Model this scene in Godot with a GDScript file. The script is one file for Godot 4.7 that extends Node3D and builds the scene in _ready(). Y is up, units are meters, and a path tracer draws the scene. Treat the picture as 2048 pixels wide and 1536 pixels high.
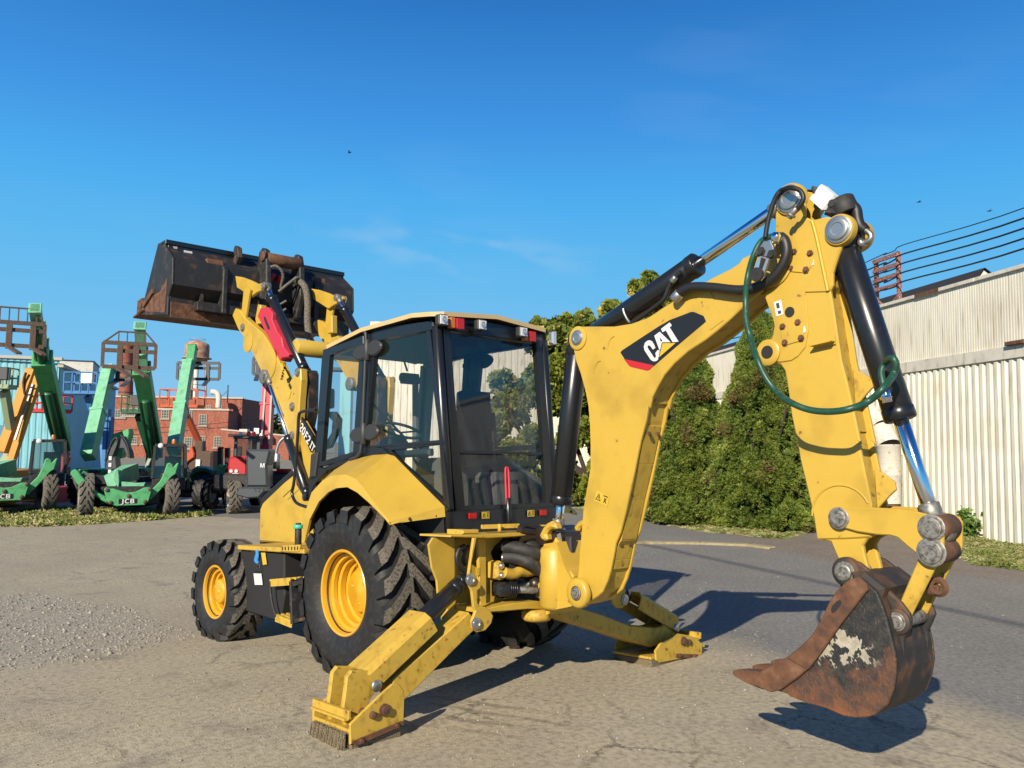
extends Node3D
# A backhoe loader parked in a machinery yard. Lengths in metres, y up, the camera looks along -z.

class Shape:
	var v := PackedVector3Array()
	var n := PackedVector3Array()
	var uv := PackedVector2Array()
	var xf := Transform3D()
	var cuts := []
	func cut(): cuts.append(v.size())   # what follows is a piece of its own
	func tri(a: Vector3, b: Vector3, c: Vector3, na: Vector3, nb: Vector3, nc: Vector3):
		if (c - a).cross(b - a).dot(na + nb + nc) < 0.0:
			var t = b; b = c; c = t
			t = nb; nb = nc; nc = t
		v.append(xf * a); v.append(xf * b); v.append(xf * c)
		n.append((xf.basis * na).normalized()); n.append((xf.basis * nb).normalized()); n.append((xf.basis * nc).normalized())
		uv.append(Vector2(a.x, a.y)); uv.append(Vector2(b.x, b.y)); uv.append(Vector2(c.x, c.y))
	func flat(a: Vector3, b: Vector3, c: Vector3, d: Vector3):
		tri(a, b, c, d, d, d)
	func quad(a: Vector3, b: Vector3, c: Vector3, d: Vector3, out: Vector3):
		var nn := (c - a).cross(d - b).normalized()
		if nn.dot(out) < 0.0: nn = -nn
		tri(a, b, c, nn, nn, nn); tri(a, c, d, nn, nn, nn)
	func face(p: Array, out := Vector3.ZERO):   # a flat polygon, fan
		for i in range(1, p.size() - 1):
			var nn = (p[i] - p[0]).cross(p[i + 1] - p[0]).normalized()
			if nn.dot(out) < 0.0: nn = -nn
			tri(p[0], p[i], p[i + 1], nn, nn, nn)
	func inset(p: PackedVector2Array, d: float) -> PackedVector2Array:
		var r := PackedVector2Array()
		var s := -1.0 if Geometry2D.is_polygon_clockwise(p) else 1.0
		for i in p.size():
			var e0 := (p[i] - p[i - 1]).normalized()
			var e1 := (p[(i + 1) % p.size()] - p[i]).normalized()
			var m := Vector2(-e0.y - e1.y, e0.x + e1.x) * s
			var l: float = maxf(m.length_squared(), 0.4)
			r.append(p[i] + m * (2.0 * d / l))
		return r
	func plate(a: Array, z0: float, z1: float, bev := 0.004):   # an outline in x, y with a thickness in z
		var p := flat2(a)
		if p.size() < 3: return
		if z1 < z0:
			var t = z0; z0 = z1; z1 = t
		bev = minf(bev, (z1 - z0) * 0.4)
		var q := inset(p, bev)
		var idx := Geometry2D.triangulate_polygon(q)
		if idx.is_empty():
			q = p; bev = 0.0
			idx = Geometry2D.triangulate_polygon(p)
			if idx.is_empty(): print("bad outline ", a.slice(0, 8))
		for i in range(0, idx.size(), 3):
			for k in [[z1, 1.0], [z0, -1.0]]:
				flat(v3(q[idx[i]], k[0]), v3(q[idx[i + 1]], k[0]), v3(q[idx[i + 2]], k[0]), Vector3(0, 0, k[1]))
		var s := -1.0 if Geometry2D.is_polygon_clockwise(p) else 1.0
		for i in p.size():
			var j := (i + 1) % p.size()
			var e := (p[j] - p[i]).normalized()
			var o := Vector3(e.y, -e.x, 0) * s
			quad(v3(p[i], z0 + bev), v3(p[j], z0 + bev), v3(p[j], z1 - bev), v3(p[i], z1 - bev), o)
			if bev > 0.0:
				quad(v3(p[i], z1 - bev), v3(p[j], z1 - bev), v3(q[j], z1), v3(q[i], z1), o + Vector3(0, 0, 1))
				quad(v3(p[i], z0 + bev), v3(p[j], z0 + bev), v3(q[j], z0), v3(q[i], z0), o - Vector3(0, 0, 1))
	func ring(a: Array, b: Array, z0: float, z1: float):   # the frame between two outlines of as many corners
		var p := flat2(a)
		var q := flat2(b)
		var c := Vector2.ZERO
		for t in p: c += t / p.size()
		for i in p.size():
			var j := (i + 1) % p.size()
			quad(v3(p[i], z1), v3(p[j], z1), v3(q[j], z1), v3(q[i], z1), Vector3(0, 0, 1))
			quad(v3(p[i], z0), v3(p[j], z0), v3(q[j], z0), v3(q[i], z0), Vector3(0, 0, -1))
			var o := v3((p[i] + p[j]) / 2.0 - c, 0)
			quad(v3(p[i], z0), v3(p[j], z0), v3(p[j], z1), v3(p[i], z1), o)
			quad(v3(q[i], z0), v3(q[j], z0), v3(q[j], z1), v3(q[i], z1), -o)
	static func v3(p: Vector2, z: float) -> Vector3: return Vector3(p.x, p.y, z)
	static func flat2(a: Array) -> PackedVector2Array:
		var p := PackedVector2Array()
		for i in range(0, a.size() - 1, 2): p.append(Vector2(a[i], a[i + 1]))
		return p
	func box(c: Vector3, s: Vector3, bev := 0.004):
		var h := s / 2.0
		var keep := xf
		xf = xf * Transform3D(Basis(), c)
		plate([-h.x, -h.y, h.x, -h.y, h.x, h.y, -h.x, h.y], -h.z, h.z, bev)
		xf = keep
	func beam(a: Vector3, b: Vector3, w: float, h: float, up := Vector3.UP, bev := 0.004):   # a bar from a to b, w across, h along up
		var z := (b - a).normalized()
		var x := up.cross(z).normalized()
		var keep := xf
		xf = xf * Transform3D(Basis(x, z.cross(x), z), (a + b) / 2.0)
		box(Vector3.ZERO, Vector3(w, h, (b - a).length()), bev)
		xf = keep
	func lathe(a: Array, at: Vector3, axis: Vector3, sides := 24, sharp := 0.6):   # pairs of radius and place along the axis
		var p := flat2(a)
		var z := axis.normalized()
		var x := z.cross(Vector3.UP if absf(z.y) < 0.9 else Vector3.RIGHT).normalized()
		var y := z.cross(x)
		var m := p.size() - 1
		var en := []
		for i in m:
			var e := (p[i + 1] - p[i]).normalized()
			en.append(Vector2(-e.y, e.x))
		# which side is out: away from the profile's inside, taken from the order (walk along +axis with the solid on the axis' side)
		for i in m:
			var n0: Vector2 = en[i]
			var n1: Vector2 = en[i]
			if i > 0 and en[i].dot(en[i - 1]) > sharp: n0 = (en[i] + en[i - 1]).normalized()
			if i < m - 1 and en[i].dot(en[i + 1]) > sharp: n1 = (en[i] + en[i + 1]).normalized()
			for k in sides:
				var t0 := TAU * k / sides
				var t1 := TAU * (k + 1) / sides
				var c0 := x * cos(t0) + y * sin(t0)
				var c1 := x * cos(t1) + y * sin(t1)
				var a0 := at + c0 * p[i].x + z * p[i].y
				var a1 := at + c1 * p[i].x + z * p[i].y
				var b0 := at + c0 * p[i + 1].x + z * p[i + 1].y
				var b1 := at + c1 * p[i + 1].x + z * p[i + 1].y
				var m00 := -(c0 * n0.x + z * n0.y)
				var m01 := -(c1 * n0.x + z * n0.y)
				var m10 := -(c0 * n1.x + z * n1.y)
				var m11 := -(c1 * n1.x + z * n1.y)
				if p[i].x > 1e-5: tri(a0, a1, b1, m00, m01, m11)
				if p[i + 1].x > 1e-5: tri(a0, b1, b0, m00, m11, m10)
	func cyl(a: Vector3, b: Vector3, r: float, sides := 18, r2 := -1.0, bev := 0.004):
		if r2 < 0.0: r2 = r
		var l := (b - a).length()
		bev = minf(minf(bev, r * 0.3), l * 0.3)
		lathe([0, 0, r - bev, 0, r, bev, r2, l - bev, r2 - bev, l, 0, l], a, b - a, sides)
	func tube(pts: Array, r: float, sides := 8, smooth := 3):
		var p := []
		if smooth > 1 and pts.size() > 2:
			for i in pts.size() - 1:
				for k in smooth:
					p.append(pts[i].cubic_interpolate(pts[i + 1], pts[maxi(i - 1, 0)], pts[mini(i + 2, pts.size() - 1)], float(k) / smooth))
			p.append(pts[-1])
		else: p = pts
		var x := Vector3.ZERO
		var rings := []
		for i in p.size():
			var d: Vector3 = (p[mini(i + 1, p.size() - 1)] - p[maxi(i - 1, 0)]).normalized()
			if x == Vector3.ZERO: x = d.cross(Vector3.UP if absf(d.y) < 0.9 else Vector3.RIGHT).normalized()
			x = (x - d * x.dot(d)).normalized()
			rings.append([p[i], x, d.cross(x), d])
		for i in rings.size() - 1:
			for k in sides:
				var q := []
				for w in [[i, k], [i, k + 1], [i + 1, k + 1], [i + 1, k]]:
					var t: float = TAU * w[1] / sides
					q.append(rings[w[0]][1] * cos(t) + rings[w[0]][2] * sin(t))
				var A: Vector3 = rings[i][0]
				var B: Vector3 = rings[i + 1][0]
				tri(A + q[0] * r, A + q[1] * r, B + q[2] * r, q[0], q[1], q[2])
				tri(A + q[0] * r, B + q[2] * r, B + q[3] * r, q[0], q[2], q[3])
		for e in [0, rings.size() - 1]:
			var R = rings[e]
			var d: Vector3 = R[3] * (-1.0 if e == 0 else 1.0)
			for k in sides:
				var t0 := TAU * k / sides
				var t1 := TAU * (k + 1) / sides
				flat(R[0], R[0] + (R[1] * cos(t0) + R[2] * sin(t0)) * r, R[0] + (R[1] * cos(t1) + R[2] * sin(t1)) * r, d)
	func bolt(at: Vector3, axis: Vector3, r := 0.012, h := 0.01):
		lathe([0, 0, r * 1.45, 0, r * 1.45, h * 0.25, r, h * 0.25, r * 0.93, h, 0, h], at, axis, 6, 0.95)
	func pin(at: Vector3, axis: Vector3, r: float, h := 0.02):   # collar, face and centre of a pivot pin
		h *= 0.6
		lathe([0, 0, r * 1.3, 0, r * 1.3, h * 0.5, r * 1.22, h * 0.7, r * 1.02, h * 0.7, r * 1.0, h * 1.5, r * 0.9, h * 1.7, r * 0.62, h * 1.7, r * 0.55, h * 1.35, 0, h * 1.35], at, axis, 24, 0.75)
	func mesh() -> ArrayMesh:
		var a := []
		a.resize(Mesh.ARRAY_MAX)
		a[Mesh.ARRAY_VERTEX] = v
		a[Mesh.ARRAY_NORMAL] = n
		a[Mesh.ARRAY_TEX_UV] = uv
		var am := ArrayMesh.new()
		if v.size(): am.add_surface_from_arrays(Mesh.PRIMITIVE_TRIANGLES, a)
		return am

var used := {}
var mats := {}
var rng := RandomNumberGenerator.new()

func pts(a: Array) -> Array:
	var r := []
	for i in range(0, a.size() - 2, 3): r.append(Vector3(a[i], a[i + 1], a[i + 2]))
	return r

func numbered(called: String) -> String:
	if not used.has(called):
		used[called] = 0
		return called
	used[called] += 1
	return "%s_%03d" % [called, used[called]]

func meta(o: Node, label := "", category := "", group := "", kind := ""):
	if label: o.set_meta("label", label)
	if category: o.set_meta("category", category)
	if group: o.set_meta("group", group)
	if kind: o.set_meta("kind", kind)

func part(called: String, s: Shape, m: Material, to: Node, label := "") -> MeshInstance3D:   # one mesh for each piece; the first is returned
	if s.cuts.size():
		var first: MeshInstance3D = null
		var at := 0
		for e in s.cuts + [s.v.size()]:
			if e > at:
				var q := Shape.new()
				q.v = s.v.slice(at, e); q.n = s.n.slice(at, e); q.uv = s.uv.slice(at, e)
				var o1 := part(called, q, m, to, label)
				if first == null: first = o1
			at = e
		return first
	var o := MeshInstance3D.new()
	o.mesh = s.mesh()
	o.material_override = m
	var k := 0
	o.name = called
	while to.has_node(NodePath(o.name)):
		k += 1
		o.name = "%s_%03d" % [called, k]
	to.add_child(o, true)
	if label: o.set_meta("label", label)
	return o

func again(o: Node3D, called: String, to: Node, t: Transform3D) -> Node3D:   # a copy of a part with its pieces
	var c: Node3D = o.duplicate()
	var k := 0
	c.name = called
	while to.has_node(NodePath(c.name)):
		k += 1
		c.name = "%s_%03d" % [called, k]
	c.transform = t
	to.add_child(c, true)
	return c

func thing(called: String, label: String, category: String, at := Vector3.ZERO, group := "") -> Node3D:
	var o := Node3D.new()
	o.name = numbered(called)
	o.position = at
	add_child(o, true)
	meta(o, label, category, group)
	return o

func single(called: String, s: Shape, m: Material, label: String, category: String, at := Vector3.ZERO, group := "") -> MeshInstance3D:
	var o := MeshInstance3D.new()
	o.mesh = s.mesh()
	o.material_override = m
	o.name = numbered(called)
	o.position = at
	add_child(o, true)
	meta(o, label, category, group)
	return o

func setting(called: String, s: Shape, m: Material) -> MeshInstance3D:
	var o := single(called, s, m, "", "")
	o.set_meta("kind", "structure")
	return o

func lin(r: float, g: float, b: float) -> Color: return Color(r, g, b).linear_to_srgb()

func noise(sd: int, f: float, oct := 4, kind := FastNoiseLite.TYPE_SIMPLEX_SMOOTH) -> FastNoiseLite:
	var q := FastNoiseLite.new()
	q.seed = sd
	q.frequency = f
	q.noise_type = kind
	q.fractal_octaves = oct
	if oct <= 1: q.fractal_type = FastNoiseLite.FRACTAL_NONE
	return q

func speckle(sd: int, f: float, offs: Array, cols: Array, size := 512, oct := 5) -> NoiseTexture2D:   # colours (linear) at places of a noise
	var t := NoiseTexture2D.new()
	t.width = size; t.height = size
	t.seamless = true
	t.noise = noise(sd, f, oct)
	var g := Gradient.new()
	var c := PackedColorArray()
	for k in cols: c.append(lin(k[0], k[1], k[2]))
	g.offsets = PackedFloat32Array(offs)
	g.colors = c
	t.color_ramp = g
	return t

func height(sd: int, f: float, size := 512, oct := 4) -> NoiseTexture2D:
	var t := NoiseTexture2D.new()
	t.width = size; t.height = size
	t.seamless = true
	t.noise = noise(sd, f, oct)
	return t

func mat(called: String, r: float, g: float, b: float, rough := 0.6, metal := 0.0) -> StandardMaterial3D:
	if mats.has(called): return mats[called]
	var m := StandardMaterial3D.new()
	m.resource_name = called
	m.albedo_color = lin(r, g, b)
	m.roughness = rough
	m.metallic = metal
	mats[called] = m
	return m

func worn(m: StandardMaterial3D, tex: Texture2D, scale := 1.0, bump: Texture2D = null, cm := 0.2, world := false) -> StandardMaterial3D:
	if tex:
		m.albedo_texture = tex
		m.albedo_color = Color.WHITE
	m.uv1_triplanar = true
	m.uv1_world_triplanar = world
	m.uv1_scale = Vector3.ONE * scale
	if bump:
		m.heightmap_enabled = true
		m.heightmap_texture = bump
		m.heightmap_scale = cm
	return m

func grimy(m: StandardMaterial3D, tex: Texture2D, scale: Vector3, world := false) -> StandardMaterial3D:   # broad fading and dirt over the finer pattern
	m.detail_enabled = true
	m.detail_albedo = tex
	m.detail_blend_mode = BaseMaterial3D.BLEND_MODE_MUL
	m.detail_uv_layer = BaseMaterial3D.DETAIL_UV_2
	m.uv2_triplanar = true
	m.uv2_world_triplanar = world
	m.uv2_scale = scale
	return m

func glass(called: String, r: float, g: float, b: float, a: float) -> StandardMaterial3D:
	var m := mat(called, r, g, b, 0.03)
	m.transparency = BaseMaterial3D.TRANSPARENCY_ALPHA
	m.albedo_color.a = a
	return m

func smooth(a: float, b: float, x: float) -> float:
	var t := clampf((x - a) / (b - a), 0.0, 1.0)
	return t * t * (3.0 - 2.0 * t)

func ground_y(x: float, z: float) -> float:   # the yard falls away gently to the left and the back; z counts away from the camera
	var d := clampf(z - 4.5, 0.0, 30.0)
	var bump := 0.065 * (1.0 - smooth(1.9, 3.6, Vector2(x - 0.3, z - 5.8).length()))
	return bump - 0.0165 * d * (1.0 - smooth(-2.5, 3.0, x - 0.03 * d))

func make_materials():
	var chips := speckle(11, 0.010, [0.0, 0.06, 0.085, 0.12, 0.5, 0.8, 1.0], [[0.13, 0.07, 0.03], [0.20, 0.11, 0.03], [0.40, 0.255, 0.038], [0.465, 0.302, 0.036], [0.48, 0.313, 0.038], [0.472, 0.306, 0.037], [0.45, 0.295, 0.045]], 1024, 6)
	var m := worn(mat("yellow_paint", .48, .31, .04, .5), chips, 0.55, height(5, .02), 0.04)
	m.clearcoat_enabled = true; m.clearcoat = 0.15; m.clearcoat_roughness = 0.3
	var dull := speckle(12, 0.014, [0.0, 0.13, 0.20, 0.26, 0.6, 1.0], [[0.09, 0.04, 0.018], [0.17, 0.085, 0.025], [0.34, 0.215, 0.035], [0.45, 0.29, 0.036], [0.475, 0.305, 0.038], [0.40, 0.265, 0.05]], 1024, 7)
	worn(mat("scuffed_yellow", .46, .27, .02, .58), dull, 0.8, height(6, .03), 0.08)
	var fade := speckle(14, 0.008, [0.0, 0.3, 0.45, 0.7, 1.0], [[.74, .73, .72], [.86, .855, .85], [.95, .95, .94], [.97, .97, .97], [1, 1, 1]], 512, 5)
	var streaks := speckle(15, 0.02, [0.0, 0.22, 0.34, 0.6, 1.0], [[.55, .50, .44], [.80, .78, .74], [.95, .95, .94], [1, 1, 1], [1, 1, 1]], 512, 6)
	grimy(mats.yellow_paint, fade, Vector3.ONE * .5)
	grimy(mats.scuffed_yellow, streaks, Vector3(1.1, .8, 1.1))
	mat("rim_yellow", .56, .29, .012, .3).clearcoat_enabled = true
	mats.rim_yellow.clearcoat = 0.5
	worn(mat("cab_yellow", .50, .36, .17, .6), null)
	m = worn(mat("black_paint", .012, .013, .015, .28), speckle(21, .02, [0.0, .35, .7, 1.0], [[.02, .019, .018], [.010, .011, .013], [.010, .011, .013], [.018, .018, .018]]), 1.5)
	worn(mat("dusty_black", .02, .02, .02, .65), speckle(22, .018, [0.0, .4, .62, .8, 1.0], [[.010, .010, .011], [.014, .014, .015], [.022, .021, .020], [.06, .05, .038], [.10, .08, .06]]), 1.2, height(7, .03), 0.1)
	mat("matt_black", .012, .012, .013, .75)
	mat("plastic", .025, .026, .028, .55)
	worn(mat("rust", .12, .05, .025, .85), speckle(31, .010, [0.0, .28, .45, .6, .78, 1.0], [[.045, .024, .016], [.075, .035, .020], [.10, .043, .021], [.115, .050, .024], [.13, .065, .034], [.18, .10, .06]], 1024, 7), 0.9, height(8, .05), 0.3)
	worn(mat("rusty_black", .05, .03, .02, .7), speckle(32, .010, [0.0, .44, .58, .66, .80, 1.0], [[.013, .013, .014], [.018, .017, .017], [.030, .024, .019], [.062, .035, .02], [.11, .048, .022], [.10, .04, .02]], 1024, 6), 0.5, height(8, .05), 0.25)
	worn(mat("bucket_black", .05, .03, .02, .6), speckle(33, .008, [0.0, .50, .66, .74, .86, 1.0], [[.011, .012, .013], [.016, .016, .016], [.024, .021, .018], [.055, .032, .02], [.10, .045, .022], [.14, .06, .03]], 1024, 6), 0.5, height(8, .05), 0.2)
	worn(mat("rubber", .012, .012, .012, .62), speckle(41, .014, [0.0, .45, .7, 1.0], [[.007, .007, .0075], [.010, .010, .0105], [.018, .017, .016], [.03, .028, .025]]), 2.0, height(9, .06), 0.15)
	worn(mat("dusty_rubber", .08, .07, .055, .9), speckle(42, .03, [0.0, .3, .5, .75, 1.0], [[.02, .018, .016], [.055, .048, .040], [.13, .115, .092], [.165, .145, .118], [.10, .088, .074]]), 2.5, height(10, .08), 0.25)
	mat("chrome", .75, .77, .8, .12, 1.0)
	mat("steel", .42, .42, .40, .38, 0.9)
	worn(mat("greasy_steel", .18, .17, .15, .5, .6), speckle(51, .02, [0.0, .4, .7, 1.0], [[.05, .045, .04], [.20, .19, .17], [.30, .29, .27], [.10, .09, .08]]), 3.0)
	mat("grease", .02, .014, .01, .35)
	mat("hose_rubber", .011, .011, .012, .5)
	worn(mat("green_hose", .012, .075, .045, .45), speckle(52, .03, [0.0, .5, .80, .86, 1.0], [[.006, .040, .024], [.010, .060, .036], [.012, .065, .04], [.10, .18, .13], [.22, .32, .25]]), 2.0)
	mat("white_paint", .62, .62, .60, .5)
	mat("decal_black", .010, .010, .012, .4)
	mat("decal_white", .55, .55, .55, .45)
	mat("decal_red", .42, .012, .02, .45)
	mat("decal_yellow", .50, .33, .03, .45)
	mat("safety_red", .55, .03, .045, .5)
	mat("pink_red", .42, .025, .05, .6)
	mat("amber", .45, .13, .01, .25)
	mat("red_lens", .40, .008, .008, .15)
	mat("lamp_glass", .6, .62, .62, .12)
	mat("mirror_silver", .6, .62, .65, .2, .8)
	mat("teal", .05, .38, .30, .5)
	mat("blue_rag", .03, .20, .50, .8)
	mat("seat_cloth", .012, .016, .022, .85)
	mat("cab_grey", .11, .12, .115, .7)
	worn(mat("bristle", .16, .13, .08, .9), speckle(53, .09, [0.0, .45, .55, 1.0], [[.02, .018, .014], [.05, .042, .03], [.22, .17, .10], [.30, .25, .15]]), 3.0)
	glass("tinted_glass", .012, .035, .03, .22)
	glass("dark_glass", .003, .018, .036, .36)
	glass("cab_glass", .004, .016, .016, .58)
	glass("clear_glass", .6, .7, .68, .18)
	# the machines behind and the buildings
	worn(mat("green_paint", .07, .34, .12, .6), speckle(61, .010, [0.0, .3, .7, 1.0], [[.05, .20, .085], [.065, .30, .115], [.072, .33, .13], [.09, .33, .155]]), .7)
	worn(mat("mint_paint", .17, .46, .28, .65), speckle(62, .008, [0.0, .3, .7, 1.0], [[.13, .37, .19], [.155, .42, .24], [.17, .44, .28], [.22, .45, .33]]), .6)
	worn(mat("dark_green", .012, .075, .032, .4), null)
	worn(mat("rust_brown", .14, .075, .05, .85), speckle(63, .03, [0.0, .5, 1.0], [[.05, .032, .026], [.085, .052, .038], [.13, .085, .065]]), 1.0)
	mat("lift_yellow", .45, .20, .010, .65)
	mat("lift_orange", .42, .07, .02, .65)
	mat("lift_blue", .03, .15, .36, .65)
	mat("lift_red", .36, .008, .015, .6)
	mat("lift_pale", .24, .30, .19, .7)
	mat("dark_grey", .035, .038, .045, .5)
	mat("hood_grey", .045, .055, .062, .4)

	worn(mat("cream_cladding", .60, .57, .47, .55), speckle(71, .004, [0.0, .4, .6, 1.0], [[.56, .515, .415], [.62, .58, .475], [.64, .605, .50], [.65, .62, .53]]), .25, null, 0.0, true)
	worn(mat("cream_trim", .52, .50, .43, .6), speckle(72, .01, [0.0, .3, .6, 1.0], [[.38, .35, .28], [.52, .49, .41], [.56, .53, .45], [.57, .54, .47]]), .3, null, 0.0, true)
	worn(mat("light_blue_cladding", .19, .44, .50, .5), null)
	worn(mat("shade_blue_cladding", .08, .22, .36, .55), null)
	worn(mat("brick_wall", .26, .085, .055, .9), speckle(73, .02, [0.0, .4, .6, 1.0], [[.19, .06, .04], [.25, .083, .052], [.28, .092, .058], [.32, .12, .085]]), .25, null, 0.0, true)
	grimy(mats.cream_cladding, streaks, Vector3(.9, .07, .9), true)
	grimy(mats.cream_trim, streaks, Vector3(.5, .2, .5), true)
	grimy(mats.brick_wall, streaks, Vector3(.12, .03, .12), true)
	grimy(mats.light_blue_cladding, streaks, Vector3(.4, .04, .4), true)
	grimy(mats.green_paint, streaks, Vector3.ONE * .5)
	grimy(mats.mint_paint, streaks, Vector3.ONE * .4)
	mat("stone_coping", .40, .36, .30, .8)
	mat("window_dark", .07, .075, .075, .2)
	mat("window_frame", .27, .25, .21, .7)
	worn(mat("tank_rust", .36, .18, .11, .8), speckle(74, .01, [0.0, .4, .55, 1.0], [[.24, .09, .05], [.34, .15, .09], [.42, .26, .19], [.48, .36, .28]]), .2, null, 0.0, true)
	worn(mat("black_roof", .012, .012, .013, .9), speckle(75, .01, [0.0, .5, 1.0], [[.009, .009, .01], [.013, .013, .014], [.02, .02, .02]]), .4, null, 0.0, true)
	worn(mat("rack_rust", .17, .04, .03, .85), speckle(76, .05, [0.0, .4, .6, .64, 1.0], [[.09, .022, .016], [.16, .04, .028], [.19, .05, .035], [.4, .3, .26], [.45, .38, .34]]), 1.0, null, 0.0, true)
	worn(mat("peeling_white", .5, .47, .4, .8), speckle(77, .012, [0.0, .16, .22, .30, .7, 1.0], [[.22, .07, .03], [.30, .12, .06], [.42, .38, .30], [.52, .49, .42], [.54, .51, .45], [.30, .29, .26]]), .8, null, 0.0, true)
	mat("wire", .008, .010, .016, .7)
	grimy(mats.tank_rust, streaks, Vector3(.3, .05, .3), true)
	mat("bark", .045, .034, .026, .95)
	mat("bird", .01, .01, .012, .9)

var sun_az := 24.5
var sun_el := 27.5
var S0 := Transform3D()   # the frame of the swung digging arm: x out along it, y up, z to its left
var B: Node3D              # the backhoe loader

func _ready():
	rng.seed = 7
	var c: Array = [49.808194,0.073594,0.013225,1.805064]
	var cam := Camera3D.new()
	cam.name = "camera"
	cam.fov = c[0]
	cam.near = 0.05
	cam.far = 3000.0
	var fwd := Vector3(0, sin(c[1]), -cos(c[1]))
	var up := Vector3(0, cos(c[1]), sin(c[1]))
	var right := Vector3.RIGHT * cos(c[2]) + up * sin(c[2])
	up = up * cos(c[2]) - Vector3.RIGHT * sin(c[2])
	cam.transform = Transform3D(Basis(right, up, -fwd), Vector3(0, c[3], 0))
	add_child(cam)
	cam.current = true
	var we := WorldEnvironment.new()
	var e := Environment.new()
	e.background_mode = Environment.BG_SKY
	e.sky = Sky.new()
	e.sky.sky_material = make_sky()
	e.tonemap_mode = Environment.TONE_MAPPER_LINEAR
	e.tonemap_exposure = 1.5
	e.background_energy_multiplier = 0.667
	e.sdfgi_enabled = true
	e.ssao_enabled = true
	e.ssil_enabled = true
	we.environment = e
	we.name = "environment"
	add_child(we)
	var sun := DirectionalLight3D.new()
	sun.name = "sun"
	sun.light_energy = 1.6
	sun.light_color = Color(1.0, 0.95, 0.86)
	sun.light_angular_distance = 0.5
	sun.shadow_enabled = true
	var az := deg_to_rad(sun_az)
	var el := deg_to_rad(sun_el)
	sun.basis = Basis.looking_at(Vector3(sin(az) * cos(el), -sin(el), -cos(az) * cos(el)))
	add_child(sun)

	make_materials()
	make_ground()
	make_right_building()
	make_left_buildings()
	make_machines()
	make_trees()
	make_backhoe()
	make_ground_detail()

func make_sky() -> PanoramaSkyMaterial:
	var w := 2048
	var h := 1024
	var im := Image.create(w, h, false, Image.FORMAT_RGBF)
	var at := [0.0, 2.0, 6.5, 12.7, 16.7, 21.6, 29.0, 50.0, 90.0]
	var cols := [Color8(150, 198, 232), Color8(143, 199, 236), Color8(120, 193, 238), Color8(95, 184, 239), Color8(79, 173, 239), Color8(65, 149, 226), Color8(45, 119, 197), Color8(26, 76, 148), Color8(18, 56, 118)]
	for y in h:
		var el := 90.0 - (y + 0.5) / h * 180.0
		var k := 0
		while k < at.size() - 2 and el > at[k + 1]: k += 1
		var t := clampf((el - at[k]) / (at[k + 1] - at[k]), 0.0, 1.0)
		var col: Color = cols[k].srgb_to_linear().lerp(cols[k + 1].srgb_to_linear(), t)
		if el < 0.0: col = Color(.16, .14, .11)
		im.fill_rect(Rect2i(0, y, w, 1), col)
	# thin streaks of high cloud, all round the sky, densest in a band low over the yard
	var n1 := noise(3, 0.010, 5)   # streaks
	var n2 := noise(4, 0.0035, 3)
	for y in range(int(h * 0.33), int(h * 0.47)):
		var el := 90.0 - (y + 0.5) / h * 180.0
		for x in w:
			var az := fposmod(float(x) / w * 360.0 + 180.0, 360.0) - 180.0   # the picture's left edge lies straight ahead
			var big := n2.get_noise_2d(az * 5.7, y * 2.2)
			var lean := y - az * 0.7
			var a := smooth(0.0, 0.5, n1.get_noise_2d(az * 5.0, lean * 5.0) + 0.25) * smooth(0.15, 0.6, big + 0.12)
			var band := exp(-pow((el - 13.4 - 0.10 * (az + 4.0) * -1.0) / 1.5, 2.0)) * exp(-pow((az + 4.0) / 7.0, 2.0))
			a = maxf(a * 0.03, band * smooth(-0.05, 0.6, n1.get_noise_2d(az * 11.0, lean * 8.0)) * 0.30)
			if a > 0.004:
				im.set_pixel(x, y, im.get_pixel(x, y).lerp(Color(0.68, 0.74, 0.82), a))
	var m := PanoramaSkyMaterial.new()
	m.panorama = ImageTexture.create_from_image(im)
	return m

func noise_bytes(sd: int, f: float, oct: int, N: int, px: float, at: Vector2) -> PackedByteArray:   # f in waves per metre
	var q := noise(sd, f * px, oct)
	q.offset = Vector3(at.x / px, at.y / px, 0)
	return q.get_image(N, N, false, false, false).get_data()

func side_of(p: Vector2, a: Array) -> float:   # how far a point lies to the right of a line of points, positive on the road
	var best := 1e9
	var sgn := 1.0
	var q := Shape.flat2(a)
	for i in q.size() - 1:
		var c := Geometry2D.get_closest_point_to_segment(p, q[i], q[i + 1])
		var d := p.distance_to(c)
		if d < best:
			best = d
			sgn = signf((q[i + 1] - q[i]).cross(p - q[i]))
	return best * sgn

func area_field(a: Array, q: int, span: float, x0: float, z0: float) -> Array:   # distance inside an area, on a grid
	var gp := Shape.flat2(a)
	var r := []
	for j in q + 1:
		for i in q + 1:
			var p := Vector2(x0 + span * i / q, -(z0 + span * j / q))
			var d := 1e9
			for k in gp.size():
				d = minf(d, p.distance_to(Geometry2D.get_closest_point_to_segment(p, gp[k], gp[(k + 1) % gp.size()])))
			r.append(d if Geometry2D.is_point_in_polygon(p, gp) else -d)
	return r

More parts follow.
